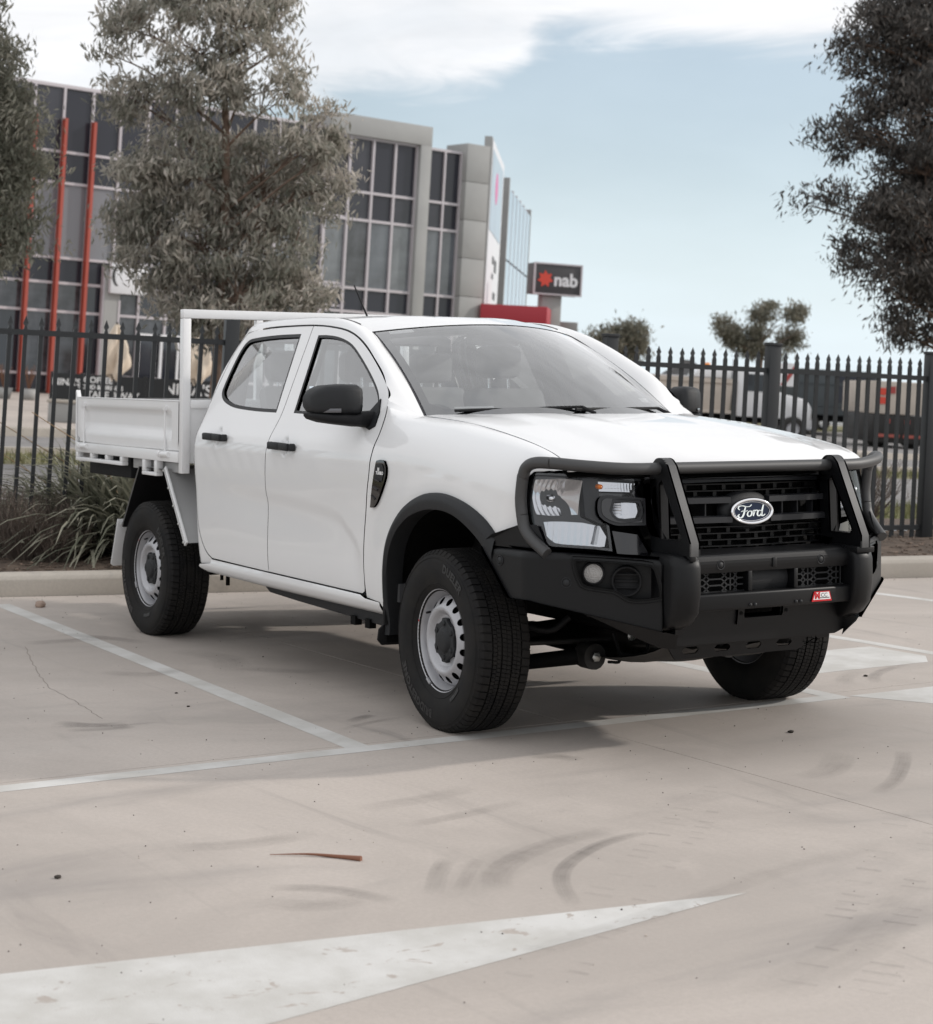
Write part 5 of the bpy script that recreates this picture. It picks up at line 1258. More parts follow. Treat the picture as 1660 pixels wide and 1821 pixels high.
bm = bmesh.new(); bm.from_mesh(bo.data); be = [e for e in bm.edges if e.is_boundary]; r_ = bmesh.ops.extrude_edge_only(bm, edges=be)
for v in [v for v in r_['geom'] if isinstance(v, bmesh.types.BMVert)]: v.co.x -= .022 if v.co.x > .705 else 0; v.co.z -= .003 if v.co.x > .67 else .022; v.co.y *= .996
for e in bm.edges:
    if len(e.link_faces) == 2 and e.calc_face_angle(0) > .7: e.smooth = False
bm.to_mesh(bo.data); bm.free(); bo.data.polygons.foreach_set('use_smooth', [True] * len(bo.data.polygons))
mb = MB(); mb.grid(lambda a, b: (lambda p: (p[0] - .01, p[1], p[2] - .03))(bonp(a * .97 + .01, b)), [i / 8 for i in range(9)], [-1 + i / 6 for i in range(13)]); mb.build('bonnet_liner', MAT['under'], T, fix=False)

# windscreen, its printed border, cowl and wipers
ring = [(-1, 0), (1, 0), (1, 1), (-1, 1)]
ho = [(-.935, .13), (-.86, .075), (-.5, .06), (0, .055), (.5, .06), (.86, .075), (.935, .13), (.925, .88), (.90, .93), (.5, .945), (.24, .945), (.19, .77), (-.19, .77), (-.24, .945), (-.5, .945), (-.90, .93), (-.925, .88)]
wsn = panel('windscreen', [(-.985, .012), (.985, .012), (.985, .985), (-.985, .985)], wsp, MAT['screen'], T, step=.09, thick=0, eps=.01)
panel('windscreen_border', [(-1.0, 0), (1.0, 0), (1.0, 1.0), (-1.0, 1.0)], lambda u, v: tuple(Vector(wsp(u, v)) - Vector((.55, 0, .83)) * .004), MAT['frit'], wsn, holes=[ho], step=.06, thick=.003, eps=.01)
def decal(u0, u1, v0, v1, mat, o=.003, nm='sticker'):
    mb = MB(); mb.grid(lambda u, v: tuple(Vector(wsp(u, v)) - Vector((.55, 0, .83)) * o), [u0, (u0 + u1) / 2, u1], [v0, (v0 + v1) / 2, v1]); return mb.build(nm, mat, wsn, fix=False)
decal(-.89, -.72, .945, .985, MAT['white_print'])
MAT['label_yellow'] = M_('pale yellow label', (.62, .62, .50), .5)
decal(.70, .80, .25, .37, MAT['label_yellow'], .006); decal(.74, .84, .14, .18, MAT['white_print'], .006)
decal(-.80, -.56, .085, .10, MAT['white_print'], .008)
mb = MB(); mb.box(-1.16, -1.02, -.10, .10, 1.655, 1.705); mb.box(-1.1, -1.02, -.14, .13, 1.63, 1.66); mb.build('interior_mirror', MAT['interior'], T, bevel=.012)
mb = MB(); mb.grid(lambda a, b: (lambda p, q: tuple(Vector(p).lerp(Vector(q), a) + Vector((0, 0, -.012 * sin(a * pi)))))(wsp(b, .0), (lambda r: (r[0], r[1], r[2] - .012))(bonp(0.005, b))), [0, .33, .66, 1], [-1 + i / 10 for i in range(21)]); mb.build('cowl', MAT['matt_black'], T, fix=False)
for y0, y1 in ((-.58, .02), (-.02, .56)):
    mb = MB(); a = Vector(wsp(y0 / .7, .03)) + Vector((.01, 0, .012)); b = Vector(wsp(y1 / .7, .05)) + Vector((.01, 0, .012)); mb.tube([a, a.lerp(b, .5), b], .007, 6); mb.tube([b, b + Vector((.03, .06, -.03))], .009, 6); mb.build('wiper', MAT['matt_black'], T)
mb = MB(); mb.tube([(-2.35, .0, 1.775), (-2.36, .0, 1.80)], .018, 8); mb.tube([(-2.355, 0, 1.79), (-2.46, -.035, 1.98)], [.006, .004], 6); mb.build('aerial', MAT['matt_black'], T)

# cabin
cabin = MB(); cabin.box(-2.6, -.45, -.86, .86, .48, .56); cabin.box(-.56, -.46, -.76, .76, .5, 1.2); cabin.build('cabin_floor', MAT['interior'], T)
mb = MB(); dash = cr([(-.42, 1.24), (-.60, 1.285), (-.80, 1.275), (-.90, 1.22), (-.92, 1.08), (-.80, .9), (-.5, .9)], 3); mb.prism(dash, lambda x, z: (x, -.80, z), lambda x, z: (x, .80, z)); mb.build('dashboard', MAT['interior'], T, bevel=.01)
mb = MB(); mb.box(-1.02, -.98, -.05, .13, 1.05, 1.30); mb.build('centre_screen', MAT['gloss_black'], T, bevel=.01)
mb = MB(); M0 = Matrix.Translation((-1.05, -.38, 1.16)) @ Matrix.Rotation(radians(-66), 4, 'Y')
ringp = [M0 @ Vector((.185 * cos(t), .185 * sin(t), 0)) for t in np.linspace(0, 2 * pi, 33)[:-1]]; mb.tube(ringp, .015, 8, closed=True)
for t in (0, pi, pi * 1.5): mb.tube([M0 @ Vector((0, 0, -.02)), M0 @ Vector((.18 * cos(t), .18 * sin(t), 0))], .014, 6)
mb.build('steering_wheel', MAT['interior'], T)
def seat(x, y, w=.50, bench=False):
    mb = MB(); mb.box(x - .05, x + .48, y - w / 2, y + w / 2, .78, .93); c = mb.build('seat', MAT['cloth'], T, bevel=.04)
    mb = MB(); mb.prism([(x + .05, .86), (x - .08, .86), (x - .27, 1.40), (x - .17, 1.43)], lambda a, z: (a, y - w / 2 + .01, z), lambda a, z: (a, y + w / 2 - .01, z)); mb.build('seat_back', MAT['cloth'], c, bevel=.045)
    for yy in ([y] if not bench else [y - .45, y + .45, y]):
        mb = MB(); h = 1.47 if not bench else 1.44; mb.box(x - .31, x - .21, yy - .13, yy + .13, h, h + .17); mb.build('headrest', MAT['cloth'], c, bevel=.04)
        mb = MB()
        for q in (-.06, .06): mb.tube([(x - .25, yy + q, 1.38), (x - .26, yy + q, h + .03)], .007, 6)
        mb.build('headrest_post', MAT['chrome'], c)
seat(-1.35, -.38); seat(-1.35, .38); seat(-2.18, 0, 1.3, True)

# wheels
tp = [(.205, .092), (.222, .108), (.245, .121), (.29, .1290), (.325, .1285), (.352, .122), (.364, .115), (.3705, .105), (.3715, .09), (.3715, 0)]
tprof = [(r, -y) for r, y in tp] + [(r, y) for r, y in reversed(tp[:-1])]
ty = MB(); ty.lathe(tprof, n=96)
for r in (.236, .345): ty.lathe([(r - .002, -ip(r - .002, [q[0] for q in tp[:7]], [q[1] for q in tp[:7]]) - .0002), (r, -ip(r, [q[0] for q in tp[:7]], [q[1] for q in tp[:7]]) - .0022), (r + .002, -ip(r + .002, [q[0] for q in tp[:7]], [q[1] for q in tp[:7]]) - .0002)], n=96)
def block(y0, y1, a0, a1, rt, slant, rb=.3705, r0=None, r1=None):
    vs = []
    for r_b, r_t, y, sl in ((rb, r0 or rt, y0, 0), (rb, r1 or rt, y1, slant)):
        for a in (a0 + sl, a1 + sl): vs += [(r_b * sin(a), y, r_b * cos(a)), (r_t * sin(a), y, r_t * cos(a))]
    ty.add(vs, [(1, 3, 7, 5), (0, 1, 5, 4), (2, 6, 7, 3), (0, 2, 3, 1), (4, 5, 7, 6)])
NP = 68; st_ = 2 * pi / NP
for k in range(NP):
    a = k * st_
    for sg_ in (-1, 1):
        block(sg_ * .070, sg_ * .104, a, a + st_ * .80, .3815, .012 * sg_, r1=.3775)
        block(sg_ * .104, sg_ * .1195, a + .012 * sg_, a + st_ * .80 + .012 * sg_, .377, .0, rb=.355, r0=.3775, r1=.3605)
        for h in (0, 1):
            b = a + (h + .25 * (sg_ > 0)) * st_ / 2
            block(sg_ * .028, sg_ * .045, b, b + st_ * .41, .3815, .010 * sg_); block(sg_ * .047, sg_ * .063, b + .012, b + .012 + st_ * .41, .3815, .010 * sg_)
    for h in (0, 1): b = a + h * st_ / 2; block(-.020, -.001, b, b + st_ * .42, .3815, .014); block(.001, .020, b + .014, b + .014 + st_ * .42, .3815, .012)
tyre_me = ty.mesh('tyre', MAT['rubber'], fix=False)
ry = lambda r: -ip(r, [q[0] for q in tp[:7]], [q[1] for q in tp[:7]])
def round_text(txt, phi, r0, size, sp=1.12):
    vs, fs = text_mesh(txt, size, .0025, sp); q = []
    for v in vs:
        f = phi + v.x / r0; r = r0 + v.y; q.append((r * sin(f), ry(r) - .0016, r * cos(f)))
    q2 = [(a, b + .0015, c) for a, b, c in q]; n = len(q); ed = {}; let = MB()
    for f in fs:
        for i in range(len(f)): ed[(f[i], f[(i + 1) % len(f)])] = 1
    let.add(q + q2, fs + [(a, b, n + b, n + a) for a, b in ed if (b, a) not in ed])
    return let.mesh('tyre_lettering', MAT['rubber_letter'], fix=False)
let_mes = [round_text('BRIDGESTONE', radians(215), .305, .046), round_text('DUELER', radians(28), .312, .046), round_text('255/70R16', radians(140), .262, .018)]
rm = MB(); rm.lathe([(.205, .085), (.2205, .094), (.2205, .098), (.212, .10), (.205, .09), (.196, .05), (.178, .02), (.178, -.02), (.186, -.04), (.198, -.066), (.203, -.084), (.208, -.094), (.2135, -.1005), (.2185, -.1015), (.2215, -.098), (.2215, -.092), (.212, -.086)], n=72)
rim_me = rm.mesh('rim', MAT['steel'], fix=False)
yd = lambda r: -ip(r, [.0, .098, .108, .114, .121, .128, .134, .142, .150, .165, .178, .188, .194], [.068, .068, .071, .080, .091, .0965, .0975, .0955, .0900, .079, .067, .052, .040])
circ = lambda r, n, cx=0, cy=0: [(cx + r * cos(2 * pi * k / n), cy + r * sin(2 * pi * k / n)) for k in range(n)]
hol = [circ(0.0155, 12, .164 * cos(2 * pi * (k + .5) / 16), .164 * sin(2 * pi * (k + .5) / 16)) for k in range(16)]
dsc = panel('wheel_disc', circ(.193, 96), lambda u, v: (u, yd(hypot(u, v)), v), MAT['steel'], None, holes=hol + [circ(.070, 40)], step=.011, thick=.006)
disc_me = dsc.data; bpy.data.objects.remove(dsc)
dk = MB(); dk.lathe([(0, -.010), (.177, -.010)], n=40); drum_me = dk.mesh('brake_drum', MAT['under'], fix=False)
star = []
for k in range(6):
    c = 2 * pi * k / 6 + pi / 6
    for da, r in ((-.30, .083), (-.20, .094), (.20, .094), (.30, .083)): star.append((r * cos(c + da), r * sin(c + da)))
hc = MB(); hc.prism(star, lambda x, z: (x, -.066, z), lambda x, z: (x, -.086, z)); hc.lathe([(.0, -.100), (.036, -.100), (.046, -.097), (.056, -.086)], n=32)
for k in range(6): c = 2 * pi * k / 6; hc.lathe([(.0, -.092), (.011, -.092), (.013, -.08)], (.072 * cos(c + pi / 6), 0, .072 * sin(c + pi / 6)), n=12)
cap_me = hc.mesh('hub_cap', MAT['dark_plastic'], bevel=.003)
bits = MB(); M1 = Matrix.Rotation(radians(30), 4, 'Y'); bits.box(-.018, .018, -.106, -.096, -.217, -.205, M1); bw_me = bits.mesh('balance_weight', MAT['steel'], bevel=.002)
vl = MB(); vl.tube([(-.155, -.07, .10), (-.150, -.092, .098)], .005, 6); valve_me = vl.mesh('valve', MAT['seal'])
dt = MB(); dt.lathe([(0, -.103), (.004, -.1025)], (-.20, 0, .06), n=10); dot_me = dt.mesh('red_dot', MAT['red'], fix=False)
STEER = radians(-2.77)
for x, y, rz, roll in ((0, -.81, STEER, 0.0), (-3.27, -.81, 0, .5), (0, .81, STEER + pi, 1.1), (-3.27, .81, pi, 2.0)):
    w_ = empty('wheel'); w_.parent = T; w_.matrix_parent_inverse = Matrix(); w_.matrix_local = Matrix.Translation((x, y, .3725)) @ Matrix.Rotation(rz, 4, 'Z') @ Matrix.Rotation(roll, 4, 'Y')
    t_ = inst('tyre', tyre_me, w_); [inst('tyre_lettering', q, w_) for q in let_mes]; r_ = inst('rim', rim_me, w_); inst('wheel_disc', disc_me, w_); inst('brake_drum', drum_me, w_); inst('hub_cap', cap_me, w_); inst('balance_weight', bw_me, w_); inst('valve', valve_me, w_); inst('red_dot', dot_me, w_)

# ================================================================== truck front: lamps, grille, bull bar
def lampx(y, z): return ip(abs(y), [0, .47, .6, .7, .8, .86, .895, .93], [.885, .835, .805, .765, .70, .645, .595, .50]) - (z - .83) * .15
def on_lamp(s, off=0.0, f=None): return lambda y, z: (lampx(y, z) + off + (f(y, z) if f else 0), s * y, z)
LENS = cr([(.886, 1.090), (.862, 1.100), (.79, 1.100), (.62, 1.090), (.480, 1.079)], 4) + [(.474, 1.068), (.507, 1.022), (.486, 1.002), (.492, .906), (.622, .898), (.617, .799), (.684, .808)] + cr([(.82, .817), (.858, .842), (.880, .885), (.893, .935), (.895, 1.02), (.886, 1.090)], 4)[:-1]
ARM = cr([(.486, 1.004), (.60, 1.014), (.655, 1.016), (.676, .988), (.672, .935), (.622, .903), (.56, .900), (.492, .900)], 3)
UPR = [(.840, 1.072), (.760, 1.078), (.704, 1.071), (.708, .937), (.80, .932), (.845, .937), (.848, 1.0)]
LOW = cr([(.825, .908), (.76, .910), (.640, .893), (.628, .815), (.72, .818), (.79, .827), (.818, .856)], 2)
IND = [(.664, 1.068), (.49, 1.058), (.513, 1.025), (.664, 1.030)]
ALAMP = cr([(.614, .990), (.518, .987), (.523, .928), (.605, .930), (.625, .958)], 2)
for s in (-1, 1):
    f = s > 0
    hl_ = panel('headlamp', LENS, on_lamp(s, -.055), MAT['gloss_black'], T, step=.04, thick=.05, flip=not f, eps=.002)
    # upper reflector: stepped, fluted bowl; lower lamp; indicator; projector arm
    bowl = lambda y, z: -.020 - .036 * max(0, 1 - ((y - .79) / .10) ** 2) * max(0, 1 - ((z - 1.0) / .095) ** 2) + .0011 * sst(.745, .765, y) * sin((y + .5 * (z - 1.0) ** 2 * 4) * 420) + .30 * (z - 1.0) * sst(.775, .75, y)
    panel('reflector', UPR, on_lamp(s, -.004, bowl), MAT['reflector'], hl_, step=.0038, thick=0, flip=not f, eps=.001)
    low = lambda y, z: -.026 - .020 * sin(max(0, min(1, (y - .62) / .25)) * pi) + .06 * (z - .86) + .0013 * sin((y + .1 * (z - .86)) * 300) * sst(.66, .72, y)
    panel('reflector', LOW, on_lamp(s, -.004, low), MAT['reflector'], hl_, step=.0042, thick=0, flip=not f, eps=.001)
    mb = MB(); mb.prism([(.665, .897), (.655, .897), (.672, .825), (.684, .825)], lambda y, z, s=s: (lampx(y, z) - .02, s * y, z), lambda y, z, s=s: (lampx(y, z) - .005, s * y, z)); mb.build('light_guide', MAT['silver'], hl_)
    panel('reflector', IND, on_lamp(s, -.02, lambda y, z: .0008 * sin(y * 500) + .0006 * sin(z * 420)), MAT['reflector'], hl_, step=.006, thick=0, flip=not f)
    mb = MB(); mb.lathe([(0, .030), (.010, .026), (.016, .012), (.017, 0)], (lampx(.795, 1.0) - .052, s * .795, 1.0), 'x', 16); mb.build('bulb_shield', MAT['chrome'], hl_, fix=False)
    mb = MB(); mb.lathe([(0, .028), (.009, .024), (.011, 0)], (lampx(.645, 1.05) - .02, s * .645, 1.048), 'x', 12); mb.build('indicator_bulb', MAT['amber'], hl_, fix=False)
    mb = MB(); mb.prism([(.645, 1.078), (.640, .90), (.700, .93), (.702, 1.078)], lambda y, z, s=s: (lampx(y, z) - .045, s * y, z), lambda y, z, s=s: (lampx(y, z) - .015, s * y, z)); mb.build('lamp_divider', MAT['grille_grey'], hl_)
    lens_hole = offset_poly(LENS, .002)
    panel('lamp_lens', lens_hole, on_lamp(s, 0.0), MAT['lens'], hl_, step=.03, thick=0, flip=not f, eps=.002)
    panel('lamp_rim', LENS, on_lamp(s, -.003), MAT['gloss_black'], hl_, holes=[offset_poly(LENS, .010)], step=.03, thick=.03, flip=not f, eps=.002)
    arm = panel('lamp_arm', ARM, on_lamp(s, .030), MAT['grille_grey'], T, holes=[ALAMP], step=.02, thick=.06, flip=not f, eps=.002)
    panel('arm_bezel', offset_poly(ARM, .012), on_lamp(s, .034), MAT['gloss_black'], arm, holes=[offset_poly(ALAMP, -.012)], step=.02, thick=.006, flip=not f, eps=.002)
    panel('arm_reflector', ALAMP, on_lamp(s, .012, lambda y, z: -.012 * sin(max(0, min(1, (y - .515) / .11)) * pi) + (.0008 * sin(z * 480) if y > .568 else 0)), MAT['reflector'], arm, step=.006, thick=0, flip=not f, eps=.0015)
    panel('arm_lens', offset_poly(ALAMP, -.002), on_lamp(s, .028), MAT['lens'], arm, step=.03, thick=0, flip=not f, eps=.002)
    panel('lamp_infill', [(.616, .878), (.515, .862), (.470, .781), (.603, .786)], on_lamp(s, .004), MAT['gloss_black'], T, step=.05, thick=.03, flip=not f, eps=.002)
# dark bulkhead behind the lamps and grille
mb = MB()
mb.grid(lambda i, z: (lampx(i, z) - .12, i, z), [-.86 + .086 * k for k in range(21)], [.62, .75, .9, 1.07]); mb.build('front_bulkhead', MAT['under'], T, fix=False)
# grille
GO = cr([(-.478, 1.072), (0, 1.080), (.478, 1.072)], 6) + [(.483, .99), (.478, .90), (.462, .855), (.43, .80), (.36, .757), (-.36, .757), (-.43, .80), (-.462, .855), (-.478, .90), (-.483, .99)]
gl_ = lambda off: (lambda y, z: (lampx(y, z) + off, y, z))
gr = panel('grille', GO, gl_(.012), MAT['grille_grey'], T, holes=[offset_poly(GO, .022)], step=.03, thick=.06, flip=True, eps=.002)
gr.data.flip_normals() if False else None
panel('grille_backing', offset_poly(GO, .004), gl_(-.055), MAT['under'], gr, step=.1, thick=0)
mb = MB(); mb.tube([(lampx(y, 1.078) + .016, y, 1.0785) for y in np.linspace(-.47, .47, 21)], .0065, 8); mb.build('grille_lip', MAT['silver'] if False else M_('satin grey trim', (.07, .07, .075), .35, .2), gr)
def sweep(mb, path, w, h):                 # rectangular bar along a path in y
    vs = []
    for x, y, z in path: vs += [(x - w / 2, y, z - h / 2), (x + w / 2, y, z - h / 2 + h * .12), (x + w / 2, y, z + h / 2 - h * .12), (x - w / 2, y, z + h / 2)]
    m = len(path); fs = [(4 * i + k, 4 * i + (k + 1) % 4, 4 * i + 4 + (k + 1) % 4, 4 * i + 4 + k) for i in range(m - 1) for k in range(4)] + [(0, 1, 2, 3), (4 * m - 4, 4 * m - 3, 4 * m - 2, 4 * m - 1)]
    return mb.add(vs, fs)
for z in (.990, .913):
    for s in (-1, 1): sweep(MB(), [(lampx(y, z) + .022, s * y, z) for y in np.linspace(.10, .47, 12)], .034, .030).build('grille_bar', MAT['grille_grey'], gr)
for s in (-1, 1): mb = MB(); mb.bar((lampx(.463, .95) + .020, s * .463, .899), (lampx(.463, .95) + .012, s * .463, 1.004), .03, .026); mb.build('grille_bar_end', MAT['grille_grey'], gr, bevel=.003)
for s in (-1, 1):
    for y in (.20, .29, .38): mb = MB(); mb.box(lampx(y, .95) - .03, lampx(y, .95) + .006, s * y - .003, s * y + .003, .925, .978); mb.build('grille_tab', MAT['grille_grey'], gr)
for r, (z, yl) in enumerate(((1.052, .455), (1.026, .455), (.883, .445), (.858, .44), (.833, .425), (.808, .40), (.783, .36))):
    mb = MB(); n = 24; off = -.010 if r < 2 else -.006
    ys = np.linspace(-yl, yl, n)
    sweep(mb, [(lampx(y, z) + off, y, z) for y in ys], .036, .006)
    pitch = .092; k0 = int(yl / pitch) + 1
    for k in range(-k0, k0 + 1):
        y = k * pitch + (pitch / 2 if r % 2 else 0)
        if abs(y) < yl - .01: mb.box(lampx(y, z) + off - .016, lampx(y, z) + off + .002, y - .009, y + .009, z - .0235, z - .0032)
    mb.build('grille_slat', MAT['satin_black'], gr)
# badge
bx = lampx(0, .945) + .002
mb = MB()
def pod(a, t): return (bx - .03 + .058 * cos(t * pi / 2) ** .7, .132 * sin(t * pi / 2) * cos(a), .945 + .083 * sin(t * pi / 2) * sin(a))
mb.grid(pod, list(np.linspace(0, 2 * pi, 49)), list(np.linspace(0, 1, 12))); bg = mb.build('badge_pod', MAT['dark_plastic'], T, fix=False)
def ell(ry, rz, x, n=64): return [(x - .35 * (rz * sin(t)) * .15, ry * cos(t), .943 + rz * sin(t)) for t in np.linspace(0, 2 * pi, n + 1)[:-1]]
mb = MB(); mb.tube(ell(.1035, .0475, bx + .031), .0075, 10, closed=True); mb.build('badge_ring', MAT['chrome'], bg)
mb = MB(); e0 = ell(.100, .044, bx + .030); mb.add(e0, [tuple(range(len(e0)))]); mb.build('badge_plate', MAT['blue'], bg, fix=False)
mb = MB(); mb.tube(ell(.0915, .0375, bx + .031), .0011, 6, closed=True); mb.build('badge_line', MAT['chrome'], bg)
sc_ = []
def stroke(P, w0=.055, n=8):
    P = cr(P, n); m = len(P); vs = []
    for i, p in enumerate(P):
        a, b = np.array(P[max(0, i - 1)]), np.array(P[min(m - 1, i + 1)]); t = (b - a) / (np.linalg.norm(b - a) + 1e-9); q = np.array([-t[1], t[0]])
        ang = abs(t[1]); w = w0 * (.45 + .75 * ang) * (.6 + .4 * sin(min(1, i / (m - 1)) * pi)); vs += [tuple(np.array(p) + q * w / 2), tuple(np.array(p) - q * w / 2)]
    sc_.append((vs, [(2 * i, 2 * i + 1, 2 * i + 3, 2 * i + 2) for i in range(m - 1)]))
stroke([(-.66, .10), (-.74, .17), (-.70, .28), (-.52, .31), (-.30, .26), (-.12, .27), (-.02, .36)], .07)
stroke([(-.34, .27), (-.40, .10), (-.46, -.12), (-.56, -.27), (-.70, -.28), (-.76, -.18), (-.68, -.12)], .085)
stroke([(-.60, .01), (-.48, .05), (-.34, .03), (-.24, .07)], .06)
stroke([(-.10, .05), (-.22, -.02), (-.26, -.16), (-.18, -.24), (-.06, -.18), (-.02, -.04), (-.10, .05), (-.02, .02), (.06, .02)], .075)
stroke([(.04, .02), (.12, .06), (.10, -.06), (.05, -.23)], .08); stroke([(.09, -.06), (.18, .05), (.27, .06), (.28, .0)], .07)
stroke([(.50, .03), (.38, .05), (.29, -.06), (.29, -.19), (.38, -.23), (.47, -.14), (.53, .03)], .075)
stroke([(.62, .34), (.57, .16), (.52, -.04), (.51, -.19), (.58, -.23), (.70, -.15)], .085)
mb = MB()
for vs, fs in sc_:
    mb.add([(bx + .0325 - .35 * (z * .085) * .15, y * .096, .942 + z * .078) for y, z in vs], fs)
mb.build('badge_script', MAT['chrome'], bg, fix=False)

# ------------------------------------------------------------------ bull bar
def wing_path(d, s, P=((.36, .945), (.68, .930), (.985, .50)), r=.05):
    A, B, C_ = (np.array(p) for p in P); L1 = np.linalg.norm(B - A); L2 = np.linalg.norm(C_ - B); u1, u2 = (B - A) / L1, (C_ - B) / L2
    d0, d1 = .32 - r, .32 + r
    if d <= d0: q = B + u1 * (d - .32)
    elif d >= d1: q = B + u2 * (d - .32)
    else:
        t = (d - d0) / (2 * r); a, b = B - u1 * r, B + u2 * r; q = a * (1 - t) ** 2 + 2 * B * t * (1 - t) + b * t * t
    return q
DEND = .32 + hypot(.305, .43)
zb = lambda d: .613 if d < .32 else .613 + (.500 - .613) * (d - .32) / (DEND - .32)
zt = lambda d: ip(d, [0, .32, DEND], [.802, .802, .775])
POC = cr([(.500, .770), (.53, .774), (.76, .762), (.80, .750), (.815, .72), (.833, .645), (.82, .628), (.735, .618), (.693, .630), (.651, .654), (.547, .667), (.52, .690), (.503, .735)], 2, True)
bb_ = None
for s in (-1, 1):
    f = s > 0
    def wf(d, z, s=s, off=0.0):
        q = wing_path(d, s); a = wing_path(d + .01, s) - wing_path(d - .01, s); a = a / np.linalg.norm(a); nrm = np.array([a[1] * -1, a[0]]) * (1 if True else 1)
        nrm = -np.array([a[1], -a[0]])
        k = .018 * (1 - sqrt(max(0, 1 - max(0, (z - (zt(d) - .018)) / .018) ** 2))) if z > zt(d) - .018 else 0
        q = q + np.array([-nrm[0] * 0, 0]) + nrm * (off - k) * (1 if nrm[1] > 0 or nrm[0] > 0 else -1)
        return (q[0], s * q[1], z)
    poly = [(d, zt(d)) for d in np.linspace(0, DEND - .01, 24)] + [(DEND - .01, zb(DEND))] + [(d, zb(d)) for d in np.linspace(DEND, .32, 10)] + [(.20, .612)]
    wg = panel('bull_bar_wing', poly, wf, MAT['satin_black'], T, holes=[POC], step=.02, thick=.012, flip=not f, eps=.002)
    panel('lamp_pocket_wall', POC, lambda d, z, wf=wf: wf(d, z, off=-.055), MAT['satin_black'], wg, step=.04, thick=-.055, flip=not f, eps=.002)
    panel('pocket_lip', offset_poly(POC, -.010), lambda d, z, wf=wf: wf(d, z, off=.003), MAT['satin_black'], wg, holes=[offset_poly(POC, .006)], step=.03, thick=.006, flip=not f, eps=.002)
    # top flange and lower return
    mb = MB(); mb.grid(lambda d, w: (lambda q: (q[0] - w * .12 * (d / DEND) - .012 * w, q[1] - s * (w * .16), zt(d) - .0 + .004 * w))(wf(d, zt(d))), list(np.linspace(0, DEND, 24)), [0, .25, .5, 1]); mb.build('wing_top', MAT['satin_black'], wg, fix=False)
    mb = MB(); mb.grid(lambda d, w: (lambda q: (q[0] - w * (.035 + .02 * (d / DEND)), q[1] - s * w * (.03), q[2] + w * ((ip(d, [0, .32, DEND], [.612, .610, .430])) - zb(d) - .002)))(wf(d, zb(d))), list(np.linspace(.20, DEND + .05, 22)), [0, .08, .5, 1]); mb.build('wing_lower', MAT['satin_black'], wg, fix=False, sharp=.4)
    we = [(lambda q, w: (q[0] - w * .055, q[1] - s * w * .03, q[2] + w * (.430 - zb(DEND) - .002)))(wf(DEND + .04, zb(DEND)), w) for w in (0, .08, .5, 1)]
    pe = [(.968, s * .440, .545), (.967, s * .443, .53), (.955, s * .446, .49), (.948, s * .448, .448)]
    mb = MB(); mb.grid(lambda i, w: tuple(Vector(we[int(i)]).lerp(Vector(pe[int(i)]), w)), [0, 1, 2, 3], [0, 1]); mb.build('wing_gusset', MAT['satin_black'], wg, fix=False)
    # fog lamp and round blank
    def disc_at(d, z, off):
        q0, q1 = np.array(wf(d - .01, z)), np.array(wf(d + .01, z)); x = Vector(q1 - q0).normalized(); n_ = x.cross(Vector((0, 0, 1))) * (-1 if s < 0 else 1)
        n_ = n_ if n_.x > 0 else -n_; o = Vector(wf(d, z)) + n_ * off
        return Matrix(((n_.x, x.x, 0, o.x), (n_.y, x.y, 0, o.y), (n_.z, x.z, 1, o.z), (0, 0, 0, 1)))
    M1 = disc_at(.572, .718, -.055); mb = MB(); mb.lathe([(.045, 0), (.045, .03), (.040, .034), (.036, .030)], axis='x', n=28); o = mb.build('fog_lamp', MAT['matt_black'], T); o.matrix_local = M1
    mb = MB(); mb.lathe([(0, .036), (.02, .035), (.037, .029)], axis='x', n=28); mb.build('fog_lamp_lens', M_('frosted lamp lens', (.40, .39, .38), .2, .3, bump=.6, bscale=220), o, fix=False)
    M2 = disc_at(.70, .690, -.055); mb = MB(); mb.lathe([(.060, 0), (.060, .040), (.055, .044), (.050, .040), (.048, .012), (0, .012)], axis='x', n=32)
    for q in (-.025, 0, .025): mb.box(.012, .02, -.045, .045, q - .003, q + .003)
    o = mb.build('fog_lamp_blank', MAT['matt_black'], T); o.matrix_local = M2
    for d, z in ((.135, .752), (.468, .684)):
        mb = MB(); mb.lathe([(.0, .004), (.013, .004), (.014, .0)], axis='x', n=20); mb.lathe([(.017, 0), (.0175, .003), (.020, .003), (.0205, 0)], axis='x', n=20); o = mb.build('parking_sensor', MAT['dark_plastic'], T, fix=False)
        q0, q1 = np.array(wf(d - .01, z)), np.array(wf(d + .01, z)); x = Vector(q1 - q0).normalized(); n_ = x.cross(Vector((0, 0, 1))); n_ = n_ if (n_.y * s > 0) else -n_; p = Vector(wf(d, z)) + n_ * .0005
        o.matrix_local = Matrix(((n_.x, x.x, 0, p.x), (n_.y, x.y, 0, p.y), (n_.z, x.z, 1, p.z), (0, 0, 0, 1)))
    # filler plate between wing and fender
    mb = MB(); mb.add([(.365, s * .950, .806), (.452, s * .954, .852), (.595, s * .918, .898), (.66, s * .875, .90), (.70, s * .86, .82), (.68, s * .90, .806), (.45, s * .80, .80), (.60, s * .75, .86)], [(0, 1, 2, 5), (2, 3, 4, 5), (0, 5, 4, 6), (1, 6, 7, 2), (0, 6, 1)]); mb.build('wing_filler', MAT['satin_black'], wg)
    # A-shaped upright
    oc = cr([(.845, .80), (.835, 1.05), (.845, 1.125), (.875, 1.160), (.915, 1.160), (.945, 1.135)], 4) + [(1.088, .845), (1.088, .795)]
    ic = [(.905, .85), (.893, 1.06), (.910, 1.078), (1.034, .868), (1.026, .85)]
    y0 = .412
    up = panel('bull_bar_upright', oc, lambda x, z, s=s: (x, s * .420, z), MAT['satin_black'], T, holes=[ic], step=.05, thick=.008, flip=f)
